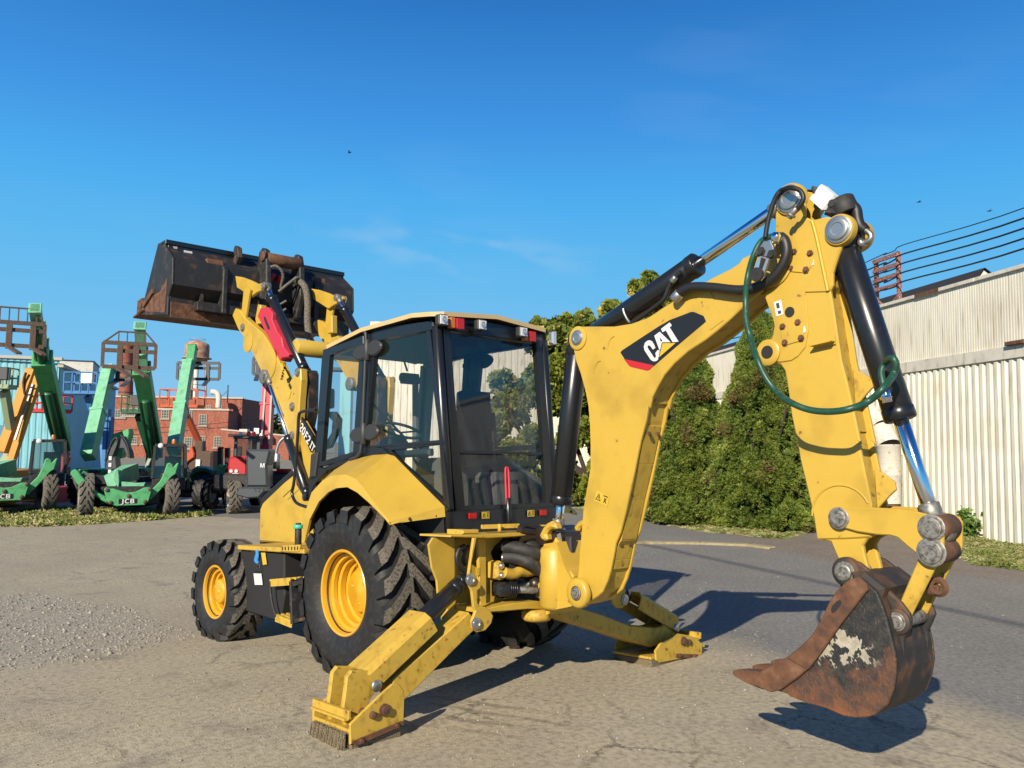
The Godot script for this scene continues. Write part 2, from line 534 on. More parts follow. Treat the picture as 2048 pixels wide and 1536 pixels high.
func ground_sheet(called: String, N: int, span: float, x0: float, z0: float, hole: Rect2):
	# what the ground is made of: dusty broken concrete, gravel and the asphalt road
	var px := span / N
	var at := Vector2(x0, z0)
	var n1 := noise_bytes(101, 0.21, 4, N, px, at)
	var n2 := noise_bytes(102, 1.1, 6, N, px, at)
	var n3 := noise_bytes(103, 9.0, 4, N, px, at)
	var n4 := noise_bytes(104, 0.47, 3, N, px, at)
	var cell := noise(105, 1.9 * px, 1, FastNoiseLite.TYPE_CELLULAR)
	cell.offset = Vector3(x0 / px, z0 / px, 0)
	cell.cellular_return_type = FastNoiseLite.RETURN_DISTANCE2_SUB
	cell.cellular_jitter = 1.1
	cell.domain_warp_enabled = true
	cell.domain_warp_amplitude = 0.22 / px
	cell.domain_warp_frequency = 3.0 * px
	var cr := cell.get_image(N, N, false, false, false).get_data()
	var edge := [3.796,-5.03,3.485,-5.73,3.119,-6.335,2.442,-7.077,1.754,-7.733,1.464,-9.055,1.223,-12.75,0.426,-17.841,-1.487,-20.604,-4.165,-21.685]
	var q := 64
	var field := []
	for j in q + 1:
		for i in q + 1:
			field.append(side_of(Vector2(x0 + span * i / q, -(z0 + span * j / q)), edge))
	var gfield := area_field([-7.203,-9.938,-5.927,-10.388,-4.287,-9.512,-2.955,-8.07,-3.303,-7.277,-3.824,-6.764,-4.91,-6.564], q, span, x0, z0)
	var mfield := area_field([-.691,-5.989,-.054,-5.925,0.379,-5.606,0.569,-5.225,0.192,-4.966,-.342,-5.09], q, span, x0, z0)
	var sfield := area_field([1.734,-24.25,3.015,-20.58,4.067,-17.893,4.546,-14.623,5.242,-12.905,6.292,-11.98,7.024,-11.323,7.181,-9.424,11.409,-14.912,10.677,-17.161,10.311,-19.573,8.375,-22.559,4.577,-27.334,2.196,-28.361], q, span, x0, z0)
	var out := PackedByteArray()
	out.resize(N * N * 3)
	var lut := PackedByteArray()
	lut.resize(1025)
	for i in 1025: lut[i] = int(clampf(pow(i / 1024.0, 1.0 / 2.2), 0, 1) * 255.0)
	var o := 0
	for j in N:
		var fj := float(j) / N * q
		var j0 := int(fj)
		var tj := fj - j0
		for i in N:
			var fi := float(i) / N * q
			var i0 := int(fi)
			var ti := fi - i0
			var k0 := j0 * (q + 1) + i0
			var k1 := k0 + q + 1
			var sd: float = (field[k0] * (1 - ti) + field[k0 + 1] * ti) * (1 - tj) + (field[k1] * (1 - ti) + field[k1 + 1] * ti) * tj
			var gd: float = (gfield[k0] * (1 - ti) + gfield[k0 + 1] * ti) * (1 - tj) + (gfield[k1] * (1 - ti) + gfield[k1 + 1] * ti) * tj
			var a := n1[o] / 127.5 - 1.0
			var b := n2[o] / 127.5 - 1.0
			var c := n3[o] / 127.5 - 1.0
			var d := n4[o] / 127.5 - 1.0
			var sh: float = (sfield[k0] * (1 - ti) + sfield[k0 + 1] * ti) * (1 - tj) + (sfield[k1] * (1 - ti) + sfield[k1 + 1] * ti) * tj
			var dirt := clampf((sh + a * 0.4 + b * 0.4) / 0.5, 0.0, 1.0)
			var road := clampf((sd + a * 0.7 + b * 0.35) / 0.9 + 0.5, 0.0, 1.0)
			var dusty := clampf(b * 0.9 + d * 0.9 + 0.55, 0.0, 1.0)
			var r := 0.365 + 0.04 * dusty + 0.035 * a + 0.03 * c
			var g := r * (0.86 + 0.02 * a)
			var bl := r * (0.62 + 0.05 * d - 0.04 * dusty)
			if gd > -0.6:
				var s := clampf((gd + 0.3 * b + 0.15) * 2.0, 0.0, 1.0)
				var v := 0.34 + 0.15 * c
				r = lerpf(r, v, s * 0.7); g = lerpf(g, v * 0.9, s * 0.6); bl = lerpf(bl, v * 0.72, s * 0.6)
			else:
				var ck := cr[o] / 127.5 - 1.0
				if ck < -0.95 and d > -0.15 and road < 0.3:
					var s := clampf((-0.95 - ck) * 45.0, 0.0, 1.0) * clampf((d + 0.15) * 2.2, 0.0, 1.0) * clampf(0.55 + 0.6 * c + 0.8 * b, 0.0, 1.0)
					s *= 0.62
					r *= 1.0 - s; g *= 1.0 - s; bl *= 1.0 - s
			# tread prints of wet mud, old oil and damp stains
			var md: float = (mfield[k0] * (1 - ti) + mfield[k0 + 1] * ti) * (1 - tj) + (mfield[k1] * (1 - ti) + mfield[k1 + 1] * ti) * tj
			if md > 0.0:
				var lug := sin((i * 0.45 + j * 0.9) * px / 0.0085 * 0.30 + 3.0 * b) + 0.9 * b + 0.6 * c - 0.35
				var s := clampf(md * 6.0, 0.0, 1.0) * clampf(lug * 1.6, 0.0, 1.0) * 0.38
				r *= 1.0 - s; g *= 1.0 - s; bl *= 1.0 - s
			var st := clampf((-b - 0.42 + 0.25 * a) * 3.0, 0.0, 1.0) * 0.33
			r *= 1.0 - st; g *= 1.0 - st; bl *= 1.0 - st
			var ar := 0.19 + 0.02 * b + 0.03 * c + 0.02 * a
			if ((i * 7919 + j * 104729 + (i * j) % 613) % 211) < 2: ar += 0.10
			if dirt > 0.0:
				var dv := 0.175 + 0.05 * c + 0.03 * b
				ar = ar
				r = lerpf(r, ar * 1.03, road); g = lerpf(g, ar * 0.985, road); bl = lerpf(bl, ar * 0.89, road)
				r = lerpf(r, dv * 1.12, dirt); g = lerpf(g, dv * 0.93, dirt); bl = lerpf(bl, dv * 0.74, dirt)
				road = 0.0
			r = lerpf(r, ar * 1.03, road); g = lerpf(g, ar * 0.985, road); bl = lerpf(bl, ar * 0.89, road)
			out[o * 3] = lut[int(clampf(r, 0, 1) * 1024.0)]
			out[o * 3 + 1] = lut[int(clampf(g, 0, 1) * 1024.0)]
			out[o * 3 + 2] = lut[int(clampf(bl, 0, 1) * 1024.0)]
			o += 1
	var im := Image.create_from_data(N, N, false, Image.FORMAT_RGB8, out)
	var m := mat(called + "_ground", 1, 1, 1, 0.92)
	if not mats.has("tile"):
		mats["tile"] = speckle(106, 0.035, [0.0, 0.3, 0.5, 0.62, 0.8, 1.0], [[.45, .44, .42], [.74, .74, .73], [.86, .86, .86], [.92, .92, .92], [1.0, 1.0, 1.0], [1.0, .99, .97]], 1024, 6)
		mats["tile_height"] = height(107, 0.11, 1024, 6)
	m.albedo_texture = mats.tile
	m.uv1_scale = Vector3(span / 2.1, span / 2.1, 1)
	m.detail_enabled = true
	m.detail_albedo = ImageTexture.create_from_image(im)
	m.detail_blend_mode = BaseMaterial3D.BLEND_MODE_MUL
	m.detail_uv_layer = BaseMaterial3D.DETAIL_UV_2
	m.heightmap_enabled = true
	m.heightmap_texture = mats.tile_height
	m.heightmap_scale = 0.32
	var st := SurfaceTool.new()
	st.begin(Mesh.PRIMITIVE_TRIANGLES)
	var K := int(span * 4)
	for j in K + 1:
		for i in K + 1:
			var x := x0 + span * i / K
			var z := z0 + span * j / K
			st.set_normal(Vector3.UP)
			st.set_uv(Vector2(float(i) / K, float(j) / K))
			st.set_uv2(Vector2(float(i) / K, float(j) / K))
			st.add_vertex(Vector3(x, ground_y(x, z), -z))
	for j in K:
		for i in K:
			if hole.has_point(Vector2(x0 + span * (i + .5) / K, z0 + span * (j + .5) / K)): continue
			var a := j * (K + 1) + i
			for t in [a, a + K + 1, a + 1, a + 1, a + K + 1, a + K + 2]: st.add_index(t)
	var mi := MeshInstance3D.new()
	st.generate_normals()
	mi.mesh = st.commit()
	mi.material_override = m
	mi.name = called
	add_child(mi)
	mi.set_meta("kind", "structure")

func make_ground():
	ground_sheet("yard", 1536, 13.0, -6.0, 3.5, Rect2())
	ground_sheet("outer_yard", 900, 30.0, -15.0, 3.0, Rect2(-6.0, 3.5, 13.0, 13.0))
	var x0 := -15.0
	var z0 := 3.0
	var span := 30.0
	# the ground beyond, out to the horizon
	var f := Shape.new()
	var xs := [-900, -300, -120, -60, -40, -30, -22, -17, -15, -9, -6, -3, -1, 1, 3, 6, 9, 15, 20, 40, 100, 300, 900]
	var zs := [-600, -60, -10, 0, 3, 6, 9, 13, 17, 21, 25, 29, 33, 45, 70, 150, 400, 1500]
	for j in zs.size() - 1:
		for i in xs.size() - 1:
			var p := []
			for w in [[i, j], [i + 1, j], [i + 1, j + 1], [i, j + 1]]:
				var x := float(xs[w[0]])
				var z := float(zs[w[1]])
				var inside := x > x0 + 0.05 and x < x0 + span - 0.05 and z > z0 + 0.05 and z < z0 + span - 0.05
				p.append(Vector3(x, ground_y(x, z) - (0.12 if inside else 0.004), -z))
			f.quad(p[0], p[1], p[2], p[3], Vector3.UP)
	var fm := worn(mat("far_ground", .2, .18, .14, .95), speckle(108, 0.01, [0.0, .35, .6, 1.0], [[.15, .13, .10], [.19, .17, .13], [.22, .20, .155], [.25, .22, .17]]), .3, height(109, .05), 1.0, true)
	setting("ground", f, fm)

func sheet_shape(w: float, h: float, pitch: float, deep: float, share: float) -> Shape:   # a ribbed metal sheet in x, y whose ribs stand out along z
	var s = Shape.new()
	var n = int(round(w / pitch))
	for k in n:
		var x = k * w / n
		var p = w / n
		var a = p * share
		var f = p * 0.14
		var xs = [x, x + f, x + f + a, x + 2 * f + a, x + p]
		var zs = [0.0, deep, deep, 0.0, 0.0]
		for i in 4:
			s.quad(Vector3(xs[i], 0, zs[i]), Vector3(xs[i + 1], 0, zs[i + 1]), Vector3(xs[i + 1], h, zs[i + 1]), Vector3(xs[i], h, zs[i]), Vector3(0, 0, 1))
	s.quad(Vector3(0, 0, 0), Vector3(w, 0, 0), Vector3(w, h, -.02), Vector3(0, h, -.02), Vector3(0, 0, -1))
	return s

func make_right_building():
	var o = thing("metal_building", "long cream metal building with ribbed walls on the right behind the trees", "building", Vector3(9.70, 0, -17.5))
	o.basis = Basis(Vector3(.139, 0, .990), Vector3.UP, Vector3(-.990, 0, .139))
	var low = sheet_shape(1.26, 3.62, .21, .038, .42).mesh()
	var high = sheet_shape(1.2, 1.47, .075, .004, .4).mesh()
	for k in 32:
		var m = MeshInstance3D.new()
		m.mesh = low
		m.material_override = mats.cream_cladding
		m.position = Vector3(-27.5 + k * 1.262, 0.0, .10 + .002 * (k % 2))
		m.name = "wall_sheet" if k == 0 else "wall_sheet_%03d" % k
		o.add_child(m, true)
	for k in 34:
		var m = MeshInstance3D.new()
		m.mesh = high
		m.material_override = mats.cream_cladding
		m.position = Vector3(-27.5 + k * 1.202, 3.87, .10 + .002 * (k % 2))
		m.name = "upper_sheet" if k == 0 else "upper_sheet_%03d" % k
		o.add_child(m, true)
	var s = Shape.new()
	s.box(Vector3(-7.25, 3.745, .09), Vector3(40.5, .25, .16), .004)
	part("wall_band", s, mats.cream_trim, o)
	s = Shape.new()
	for k in 13: s.box(Vector3(-25.9 + k * 3.1, 5.37, .08), Vector3(3.09, .08, .18), .006)
	part("roof_edge", s, mats.cream_trim, o)
	s = Shape.new()
	s.box(Vector3(-1.1, 5.37, .178), Vector3(.85, .085, .012), .002)
	part("rusted_flashing", s, mats.rust, o)
	s = Shape.new()
	s.box(Vector3(-7.25, 2.7, -3.0), Vector3(40.4, 5.3, 6.1), .02)
	s.box(Vector3(-7.25, -.05, .06), Vector3(40.5, .16, .12), .01)
	part("inner_wall", s, mats.cream_trim, o)
	s = Shape.new()
	s.box(Vector3(-3.45,1.954, .12), Vector3(.9, 1.35, .1), .01)
	part("dark_opening", s, mats.window_dark, o)
	s = Shape.new()
	s.box(Vector3(-2.262,1.8, .16), Vector3(.16, .22, .06), .006)
	s.box(Vector3(-2.267,1.646, .15), Vector3(.05, .9, .04), .004)
	part("wall_box", s, mats.cream_trim, o)
	s = Shape.new()
	s.box(Vector3(1.623,3.904, .18), Vector3(.5, .08, .16), .01)
	part("rusty_bracket", s, mats.rust, o)
	s = Shape.new()
	s.box(Vector3(-13.0, 1.05, .16), Vector3(1.5, 2.1, .03), .01)
	part("dark_doorway", s, mats.window_dark, o)
	s = Shape.new()
	s.box(Vector3(-13.9, 1.15, .2), Vector3(.22, 2.3, .12), .01)
	part("door_post", s, mats.white_paint, o)
	# the darker hall behind, with its black roof
	var h = thing("black_roofed_hall", "hall with black pitched roof rising behind the cream metal building", "building", Vector3(9.70, 0, -17.5))
	h.basis = o.basis
	s = Shape.new()
	s.quad(Vector3(-34, 5.0, -3.2), Vector3(-5.6, 5.0, -3.2), Vector3(-7.1, 7.5, -6.0), Vector3(-34, 7.5, -6.0), Vector3(0, 1, 1))
	s.quad(Vector3(-34, 7.5, -6.0), Vector3(-7.1, 7.5, -6.0), Vector3(-6.4, 5.0, -9.0), Vector3(-34, 5.0, -9.0), Vector3(0, 1, -1))
	part("black_roof", s, mats.black_roof, h)
	s = Shape.new()
	s.face([Vector3(-5.7, 4.9, -3.2), Vector3(-7.15, 7.42, -6.0), Vector3(-6.5, 4.9, -9.0)], Vector3(1, 0, 0))
	s.box(Vector3(-20.5, 2.45, -6.1), Vector3(27.6, 4.9, 5.7), .02)
	part("gable", s, mats.cream_trim, h)
	s = Shape.new()
	s.xf = Transform3D(Basis(Vector3(1, 0, 0), -.85), Vector3(-8.9, 6.5, -4.8))
	s.box(Vector3.ZERO, Vector3(.5, .9, .06), .01)
	part("roof_hatch", s, mats.dark_grey, h)
	# rusty lattice rack for the cables on the roof edge
	var r = thing("cable_rack", "rusty steel lattice rack holding cables on the roof edge", "rack", Vector3(9.70, 0, -17.5))
	r.basis = o.basis
	var a = [-4.923,7.031,-3.901,6.738]
	s = Shape.new()
	s.xf = Transform3D(Basis(), Vector3(0, 0, -1))
	var xl: float = a[0]
	var xr: float = a[2]
	for x in [xl, xr]: s.beam(Vector3(x, 5.2, 0), Vector3(x, a[1], 0), .09, .09, Vector3(0, 0, 1))
	part("rack_post", s, mats.rack_rust, r)
	for k in 4:
		s = Shape.new()
		s.xf = Transform3D(Basis(), Vector3(0, 0, -.94))
		s.beam(Vector3(xl - .05, a[1] - .06 - k * .27, 0), Vector3(xr + .05, a[1] - .08 - k * .27, 0), .06, .10)
		part("cross_bar", s, mats.rack_rust, r)
	s = Shape.new()
	s.xf = Transform3D(Basis(), Vector3(0, 0, -1))
	s.beam(Vector3(xl, 5.3, 0), Vector3(xr, 5.9, 0), .04, .04)
	s.beam(Vector3(xl, 5.9, 0.05), Vector3(xr, 5.3, 0.05), .04, .04)
	s.beam(Vector3(xl, 5.9, 0), Vector3(xl + .02, 5.3, -1.2), .04, .04)
	part("brace", s, mats.rack_rust, r)
	# five cables that sag across from the rack to both sides
	var names = ["topmost, thin cable strung from the rusty roof rack", "second cable from the top on the roof rack", "third, middle cable on the rusty roof rack", "fourth cable from the top on the roof rack", "lowest cable strung from the rusty roof rack"]
	for k in 5:
		s = Shape.new()
		var y = a[1] + .02 - k * .24
		var p0: Vector3 = r.transform * Vector3(xr, y, -.9)
		var p1: Vector3 = r.transform * Vector3(xl, y, -.9)
		var p2: Vector3 = r.transform * Vector3(xr + 9.5, y - .75 + k * .07, 0.6)
		var p3: Vector3 = r.transform * Vector3(xl - 14.0, y - .1, -1.0)
		s.tube([p3, p3.lerp(p1, .5) + Vector3(0, -.25, 0), p1, p1.lerp(p0, .5) + Vector3(0, -.04 * (k % 2), 0), p0, p0.lerp(p2, .06) + Vector3(0, .07, 0), p0.lerp(p2, .5) + Vector3(0, -.06, 0), p2], .012 if k == 0 else .020, 6, 4)
		single("cable", s, mats.wire, names[k], "cable", Vector3.ZERO, "cables strung from the roof rack")
	# the peeling duct that comes out of the wall and turns down
	s = Shape.new()
	var d = thing("duct_pipe", "peeling white elbow duct coming down the cream wall behind the stick", "duct", o.transform * Vector3(-1.888,0.594, 0.6))
	var off = d.position
	var dp = []
	for q in [[-3.277,3.042], [-2.804,2.626], [-2.289,2.3], [-2.02,1.921], [-1.984,1.223], [-1.908,0.581]]: dp.append(o.transform * Vector3(q[0], q[1], .6) - off)
	var rr = [.27, .27, .27, .27, .26, .19]
	for k in 5:
		s = Shape.new()
		s.lathe([rr[k] + .012, 0, rr[k] + .012, .03, rr[k], .04, rr[k + 1], (dp[k + 1] - dp[k]).length() + .03], dp[k], dp[k + 1] - dp[k], 24)
		part("duct_section", s, mats.peeling_white, d)
	s = Shape.new()
	s.cyl(dp[5], dp[5] + Vector3(0, -.09, 0), .17, 20)
	part("rusty_end", s, mats.rust, d)
	s = Shape.new()
	s.beam(dp[2] + Vector3(0, -.3, .1), dp[0] + Vector3(.0, -.9, .0), .08, .06)
	part("stay", s, mats.peeling_white, d)
	# the white hall across the end of the yard, seen through the cab and the tree
	var f = thing("white_hall", "tall white ribbed metal hall seen behind the cab and tree", "building", Vector3(-7.0, 0, -41))
	var sh = sheet_shape(1.6, 7.9, .30, .03, .5).mesh()
	for k in 9:
		var m = MeshInstance3D.new()
		m.mesh = sh
		m.material_override = mats.cream_cladding
		m.position = Vector3(k * 1.602, -.2, .05)
		m.name = "wall_sheet" if k == 0 else "wall_sheet_%03d" % k
		f.add_child(m, true)
	s = Shape.new()
	s.box(Vector3(7.2, 7.75, .06), Vector3(14.6, .2, .2), .01)
	part("roof_edge", s, mats.cream_trim, f)
	s = Shape.new()
	s.box(Vector3(7.2, 3.7, -6.02), Vector3(14.4, 7.9, 12), .02)
	part("inner_wall", s, mats.cream_trim, f)
	# low painted kerb of the road, and a cable high above whose shadow crosses the road
	s = Shape.new()
	var kb = [2.349,-15.708,3.565,-15.685,4.441,-15.472,4.728,-15.06]
	for i in range(0, kb.size() - 2, 2): s.beam(Vector3(kb[i], .015, kb[i + 1]), Vector3(kb[i + 2], .015, kb[i + 3]), .20, .05, Vector3.UP, .02)
	setting("kerb", s, worn(mat("kerb_paint", .3, .26, .17, .9), speckle(81, .02, [0.0, .4, .6, 1.0], [[.17, .155, .125], [.26, .22, .13], [.32, .26, .13], [.24, .22, .19]]), .6, null, 0, true))
	s = Shape.new()
	var g = [2.151,-16.347,5.386,-8.703]
	var az = deg_to_rad(sun_az)
	var sh2 = Vector3(-sin(az), 0, cos(az)) * (8.5 / tan(deg_to_rad(sun_el))) + Vector3(0, 8.5, 0)
	var c0 = Vector3(g[0], 0, g[1])
	var c1 = Vector3(g[2], 0, g[3])
	s.tube([c0 + (c0 - c1) * .3 + sh2, c1 + (c1 - c0) * .8 + sh2], .028, 6, 1)
	setting("overhead_line", s, mats.wire)

func window(to: Node, called: String, c: Vector3, w: float, h: float, nx: int, ny: int):
	var s = Shape.new()
	s.ring([-w / 2, -h / 2, w / 2, -h / 2, w / 2, h / 2, -w / 2, h / 2], [-w / 2 + .1, -h / 2 + .1, w / 2 - .1, -h / 2 + .1, w / 2 - .1, h / 2 - .1, -w / 2 + .1, h / 2 - .1], 0, .08)
	for k in range(1, nx): s.box(Vector3(-w / 2 + w * k / nx, 0, .05), Vector3(.07, h - .15, .05), 0)
	for k in range(1, ny): s.box(Vector3(0, -h / 2 + h * k / ny, .055), Vector3(w - .15, .07, .05), 0)
	s.box(Vector3(0, -h / 2 - .08, .06), Vector3(w + .2, .14, .2), 0)
	s = moved(s, Transform3D(Basis(), c))
	var o = part(called, s, mats.window_frame, to)
	s = Shape.new()
	s.box(c + Vector3(0, 0, .02), Vector3(w - .1, h - .1, .02), 0)
	part("pane", s, mats.window_dark, o)

func make_left_buildings():
	# blue ribbed shed: lit gable end and shaded side
	var o = thing("blue_shed", "light blue ribbed metal shed at the far left, its side in shade", "building", Vector3(-24.725,1.748,-45))
	o.position.y = -.5
	o.rotation.y = deg_to_rad(18)
	var sm = sheet_shape(1.5, 6.6, .30, .03, .5).mesh()
	for k in 12:
		var m = MeshInstance3D.new()
		m.mesh = sm
		m.material_override = mats.light_blue_cladding
		m.position = Vector3(-(k + 1) * 1.502, 0, .03)
		m.name = "wall_sheet" if k == 0 else "wall_sheet_%03d" % k
		o.add_child(m, true)
	var sd = sheet_shape(1.5, 6.2, .30, .03, .5).mesh()
	for k in 14:
		var m = MeshInstance3D.new()
		m.mesh = sd
		m.material_override = mats.light_blue_cladding
		m.transform = Transform3D(Basis(Vector3.UP, PI / 2), Vector3(.03, 0, -k * 1.502))
		m.name = "side_sheet" if k == 0 else "side_sheet_%03d" % k
		o.add_child(m, true)
	var s = Shape.new()
	s.box(Vector3(-9, 3.2, -10.5), Vector3(17.9, 6.4, 20.9), 0)
	part("inner_wall", s, mats.light_blue_cladding, o)
	s = Shape.new()
	s.box(Vector3(-9, 6.66, .02), Vector3(18.3, .16, .3), .01)
	s.box(Vector3(.08, 6.28, -10.5), Vector3(.3, .16, 21.3), .01)
	part("eaves", s, mats.stone_coping, o)
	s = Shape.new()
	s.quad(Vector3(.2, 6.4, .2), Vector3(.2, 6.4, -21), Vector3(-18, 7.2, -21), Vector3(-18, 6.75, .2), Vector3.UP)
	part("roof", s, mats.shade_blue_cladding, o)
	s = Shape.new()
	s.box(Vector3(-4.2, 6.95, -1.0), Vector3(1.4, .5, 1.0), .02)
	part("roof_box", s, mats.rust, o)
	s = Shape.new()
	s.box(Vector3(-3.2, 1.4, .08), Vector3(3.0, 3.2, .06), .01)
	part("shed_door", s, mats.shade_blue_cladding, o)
	var w = thing("white_penthouse", "dirty white boxy roof structure behind the blue shed", "building", Vector3(-32.973,5.864,-62))
	w.position.y = 0
	w.rotation.y = deg_to_rad(22)
	s = Shape.new()
	s.box(Vector3(0, 3.85, -2.5), Vector3(2.6, 7.7, 5), .02)
	part("wall", s, mats.peeling_white, w)
	for k in 3:
		s = Shape.new()
		s.box(Vector3(0, 5.9 + k * .9, -2.5), Vector3(2.72, .10, 5.1), .02)
		part("wall_band", s, mats.dark_grey, w)
	# brick factory
	var b = thing("brick_factory", "red brick factory block with multi-pane windows in the distance", "building", Vector3(-44.872,0.549,-110))
	b.position.y = -1.2
	var bx = b.position.x
	var top = [-54.329,6.859,-53.813,7.199,-48.162,7.341,-44.17,7.393,-36.511,7.295]
	s = Shape.new()
	s.box(Vector3((top[0] + top[8]) / 2 - bx, 4.2, -8), Vector3(top[8] - top[0], 9.0 + .2, 12), 0)
	var wl = part("wall", s, mats.brick_wall, b)
	s = Shape.new()
	s.box(Vector3((top[0] + top[8]) / 2 - bx, 8.86, -2.02), Vector3(top[8] - top[0] + .3, .2, .4), 0)
	part("coping", s, mats.stone_coping, wl)
	var fr = [-47.224,5.868,-36.97,5.807,-36.76,0.344]
	s = Shape.new()
	s.box(Vector3((fr[0] + fr[2]) / 2 - bx, fr[3] / 2 + .6, -1), Vector3(fr[2] - fr[0], fr[3] + 1.2, 6), 0)
	var w2 = part("front_wall", s, mats.brick_wall, b)
	s = Shape.new()
	s.box(Vector3((fr[0] + fr[2]) / 2 - bx, fr[3] + 1.28, 1.98), Vector3(fr[2] - fr[0] + .3, .2, .35), 0)
	part("coping", s, mats.stone_coping, w2)
	var lw = [-37.021,3.228,-28.297,2.513,-28.23,0.474]
	s = Shape.new()
	s.plate([lw[0] - bx, -1, lw[2] - bx, -1, lw[2] - bx, lw[3] + 1.2, lw[0] - bx, lw[1] + 1.2], 0, 4.2, 0)
	var w3 = part("low_wall", s, mats.brick_wall, b)
	s = Shape.new()
	s.beam(Vector3(lw[0] - bx, lw[1] + 1.28, 4.1), Vector3(lw[2] - bx, lw[3] + 1.28, 4.1), .4, .18)
	part("coping", s, mats.stone_coping, w3)
	for q in [[-40.248,4.524], [-40.329,1.724], [-42.013,1.507], [-45.178,5.372], [-42.172,5.281], [-44.095,1.48], [-38.179,1.688]]:
		window(w2, "window", Vector3(q[0] - bx, q[1] + 1.2, 2.02), 1.05, 1.45, 3, 4)
	for q in [[-51.672,5.563], [-53.257,5.342], [-49.077,5.531], [-51.491,1.784], [-48.906,1.818]]:
		window(wl, "window", Vector3(q[0] - bx, q[1] + 1.2, -1.98), 2.1, 1.1, 6, 3)
	for q in [[-39.537,6.389], [-41,6.37]]:
		window(wl, "window", Vector3(q[0] - bx, q[1] + 1.2, -1.98), .7, .5, 2, 2)
	var c = thing("brick_chimney", "round red brick chimney stack rising behind the telehandlers", "chimney", Vector3(-55.168,0.365,-118))
	c.position.y = -1
	s = Shape.new()
	s.lathe([1.15, 0, 1.02, 7.5, .80, 16.0, .86, 16.05, .86, 16.5, .62, 16.5, .62, 14], Vector3.ZERO, Vector3.UP, 24)
	part("stack", s, mats.brick_wall, c)
	s = Shape.new()
	for k in 3: s.lathe([.99 - k * .045, 0, 1.02 - k * .045, 0, 1.02 - k * .045, .14, .99 - k * .045, .14], Vector3(0, 9.5 + k * 2.1, 0), Vector3.UP, 20)
	part("iron_band", s, mats.dark_grey, c)
	# water tower
	var t = thing("water_tower", "rusty domed water tower on thin legs above the brick factory", "water tower", Vector3(-53.654,0.252,-140))
	t.position.y = -1
	var ty = [-54.28,15.328,-54.387,17.893,-54.426,18.835,-54.301,15.841]
	s = Shape.new()
	var yb: float = ty[1] + 1
	var ym: float = ty[3] + 1
	var yt: float = ty[5] + 1
	s.lathe([0, yb - .9, .9, yb - .7, 1.6, yb - .1, 1.98, yb + .5, 2.0, ym, 1.85, ym + .35, 1.2, yt - .25, .4, yt, 0, yt], Vector3.ZERO, Vector3.UP, 28)
	part("tank", s, mats.tank_rust, t)
	s = Shape.new()
	s.lathe([2.0, 0, 2.45, 0, 2.45, .12, 2.0, .12], Vector3(0, yb + .4, 0), Vector3.UP, 24)
	for k in 14:
		var an = TAU * k / 14
		s.beam(Vector3(cos(an) * 2.42, yb + .5, sin(an) * 2.42), Vector3(cos(an) * 2.42, yb + 1.1, sin(an) * 2.42), .05, .05)
	part("walkway", s, mats.tank_rust, t)
	for k in 5:
		var an = TAU * k / 5 + .25
		s = Shape.new()
		s.cyl(Vector3(cos(an) * 2.5, 0, sin(an) * 2.5), Vector3(cos(an) * 1.75, yb + .4, sin(an) * 1.75), .17, 10)
		part("leg", s, mats.tank_rust, t)
	s = Shape.new()
	s.cyl(Vector3(0, 0, 0), Vector3(0, yb, 0), .38, 12)
	part("riser_pipe", s, mats.peeling_white, t)
	s = Shape.new()
	for k in 5:
		var a0 = TAU * k / 5 + .25
		var a1 = TAU * (k + 1) / 5 + .25
		for y in [.45, .75]: s.beam(Vector3(cos(a0) * lerpf(2.5, 1.75, y), yb * y, sin(a0) * lerpf(2.5, 1.75, y)), Vector3(cos(a1) * lerpf(2.5, 1.75, y), yb * y, sin(a1) * lerpf(2.5, 1.75, y)), .07, .07)
	part("tie_rod", s, mats.dark_grey, t)
	s = Shape.new()
	s.lathe([.04, 0, .04, .9, 0, .9], Vector3(0, yt, 0), Vector3.UP, 6)
	s.lathe([1.3, 0, 1.36, 0, 1.36, .05, 1.3, .05], Vector3(0, yt + .2, 0), Vector3.UP, 18)
	part("finial", s, mats.tank_rust, t)
	# roof fittings of the factory
	s = Shape.new()
	s.tube([Vector3(0, -1, 0), Vector3(0, .5, 0), Vector3(-.4, 1.0, 0), Vector3(-1.0, 1.05, 0)], .36, 12, 4)
	single("roof_vent", s, mats.peeling_white, "cream gooseneck vent on the brick factory roof", "vent", Vector3(-38.684,7.212,-109))
	s = Shape.new()
	s.cyl(Vector3(0, -.5, 0), Vector3(0, 1.9, 0), .09, 8)
	s.beam(Vector3(0, 1.2, 0), Vector3(-1.0, .2, 0), .06, .06)
	single("roof_mast", s, mats.dark_grey, "dark braced mast standing on the brick factory roof", "mast", Vector3(-37.5,7.294,-109))
	s = Shape.new()
	s.box(Vector3(0, 0, 0), Vector3(1.0, .7, 1.4), .03)
	single("roof_unit", s, mats.white_paint, "white box unit on the low brick roof, beside the red boom", "roof unit", Vector3(-31.613,3.138,-104))
	s = Shape.new()
	s.box(Vector3(0, 0, 0), Vector3(1.0, .35, 1.0), .03)
	single("roof_unit", s, mats.peeling_white, "flat pale box unit on the low brick roof, above the cab lamps", "roof unit", Vector3(-33.497,3.175,-104))
	s = Shape.new()
	s.cyl(Vector3(0, -4, 0), Vector3(0, 3.2, 0), .12, 8)
	for k in 3: s.beam(Vector3(-.8, 2.9 - k * .5, 0), Vector3(.8, 2.9 - k * .5, 0), .08, .08)
	single("utility_pole", s, mats.stone_coping, "pale utility pole with crossarms beyond the low brick roof", "utility pole", Vector3(-35.882,2.736,-130))
	var wn = ["upper thin power line crossing before the brick factory", "lower thin power line crossing before the brick factory"]
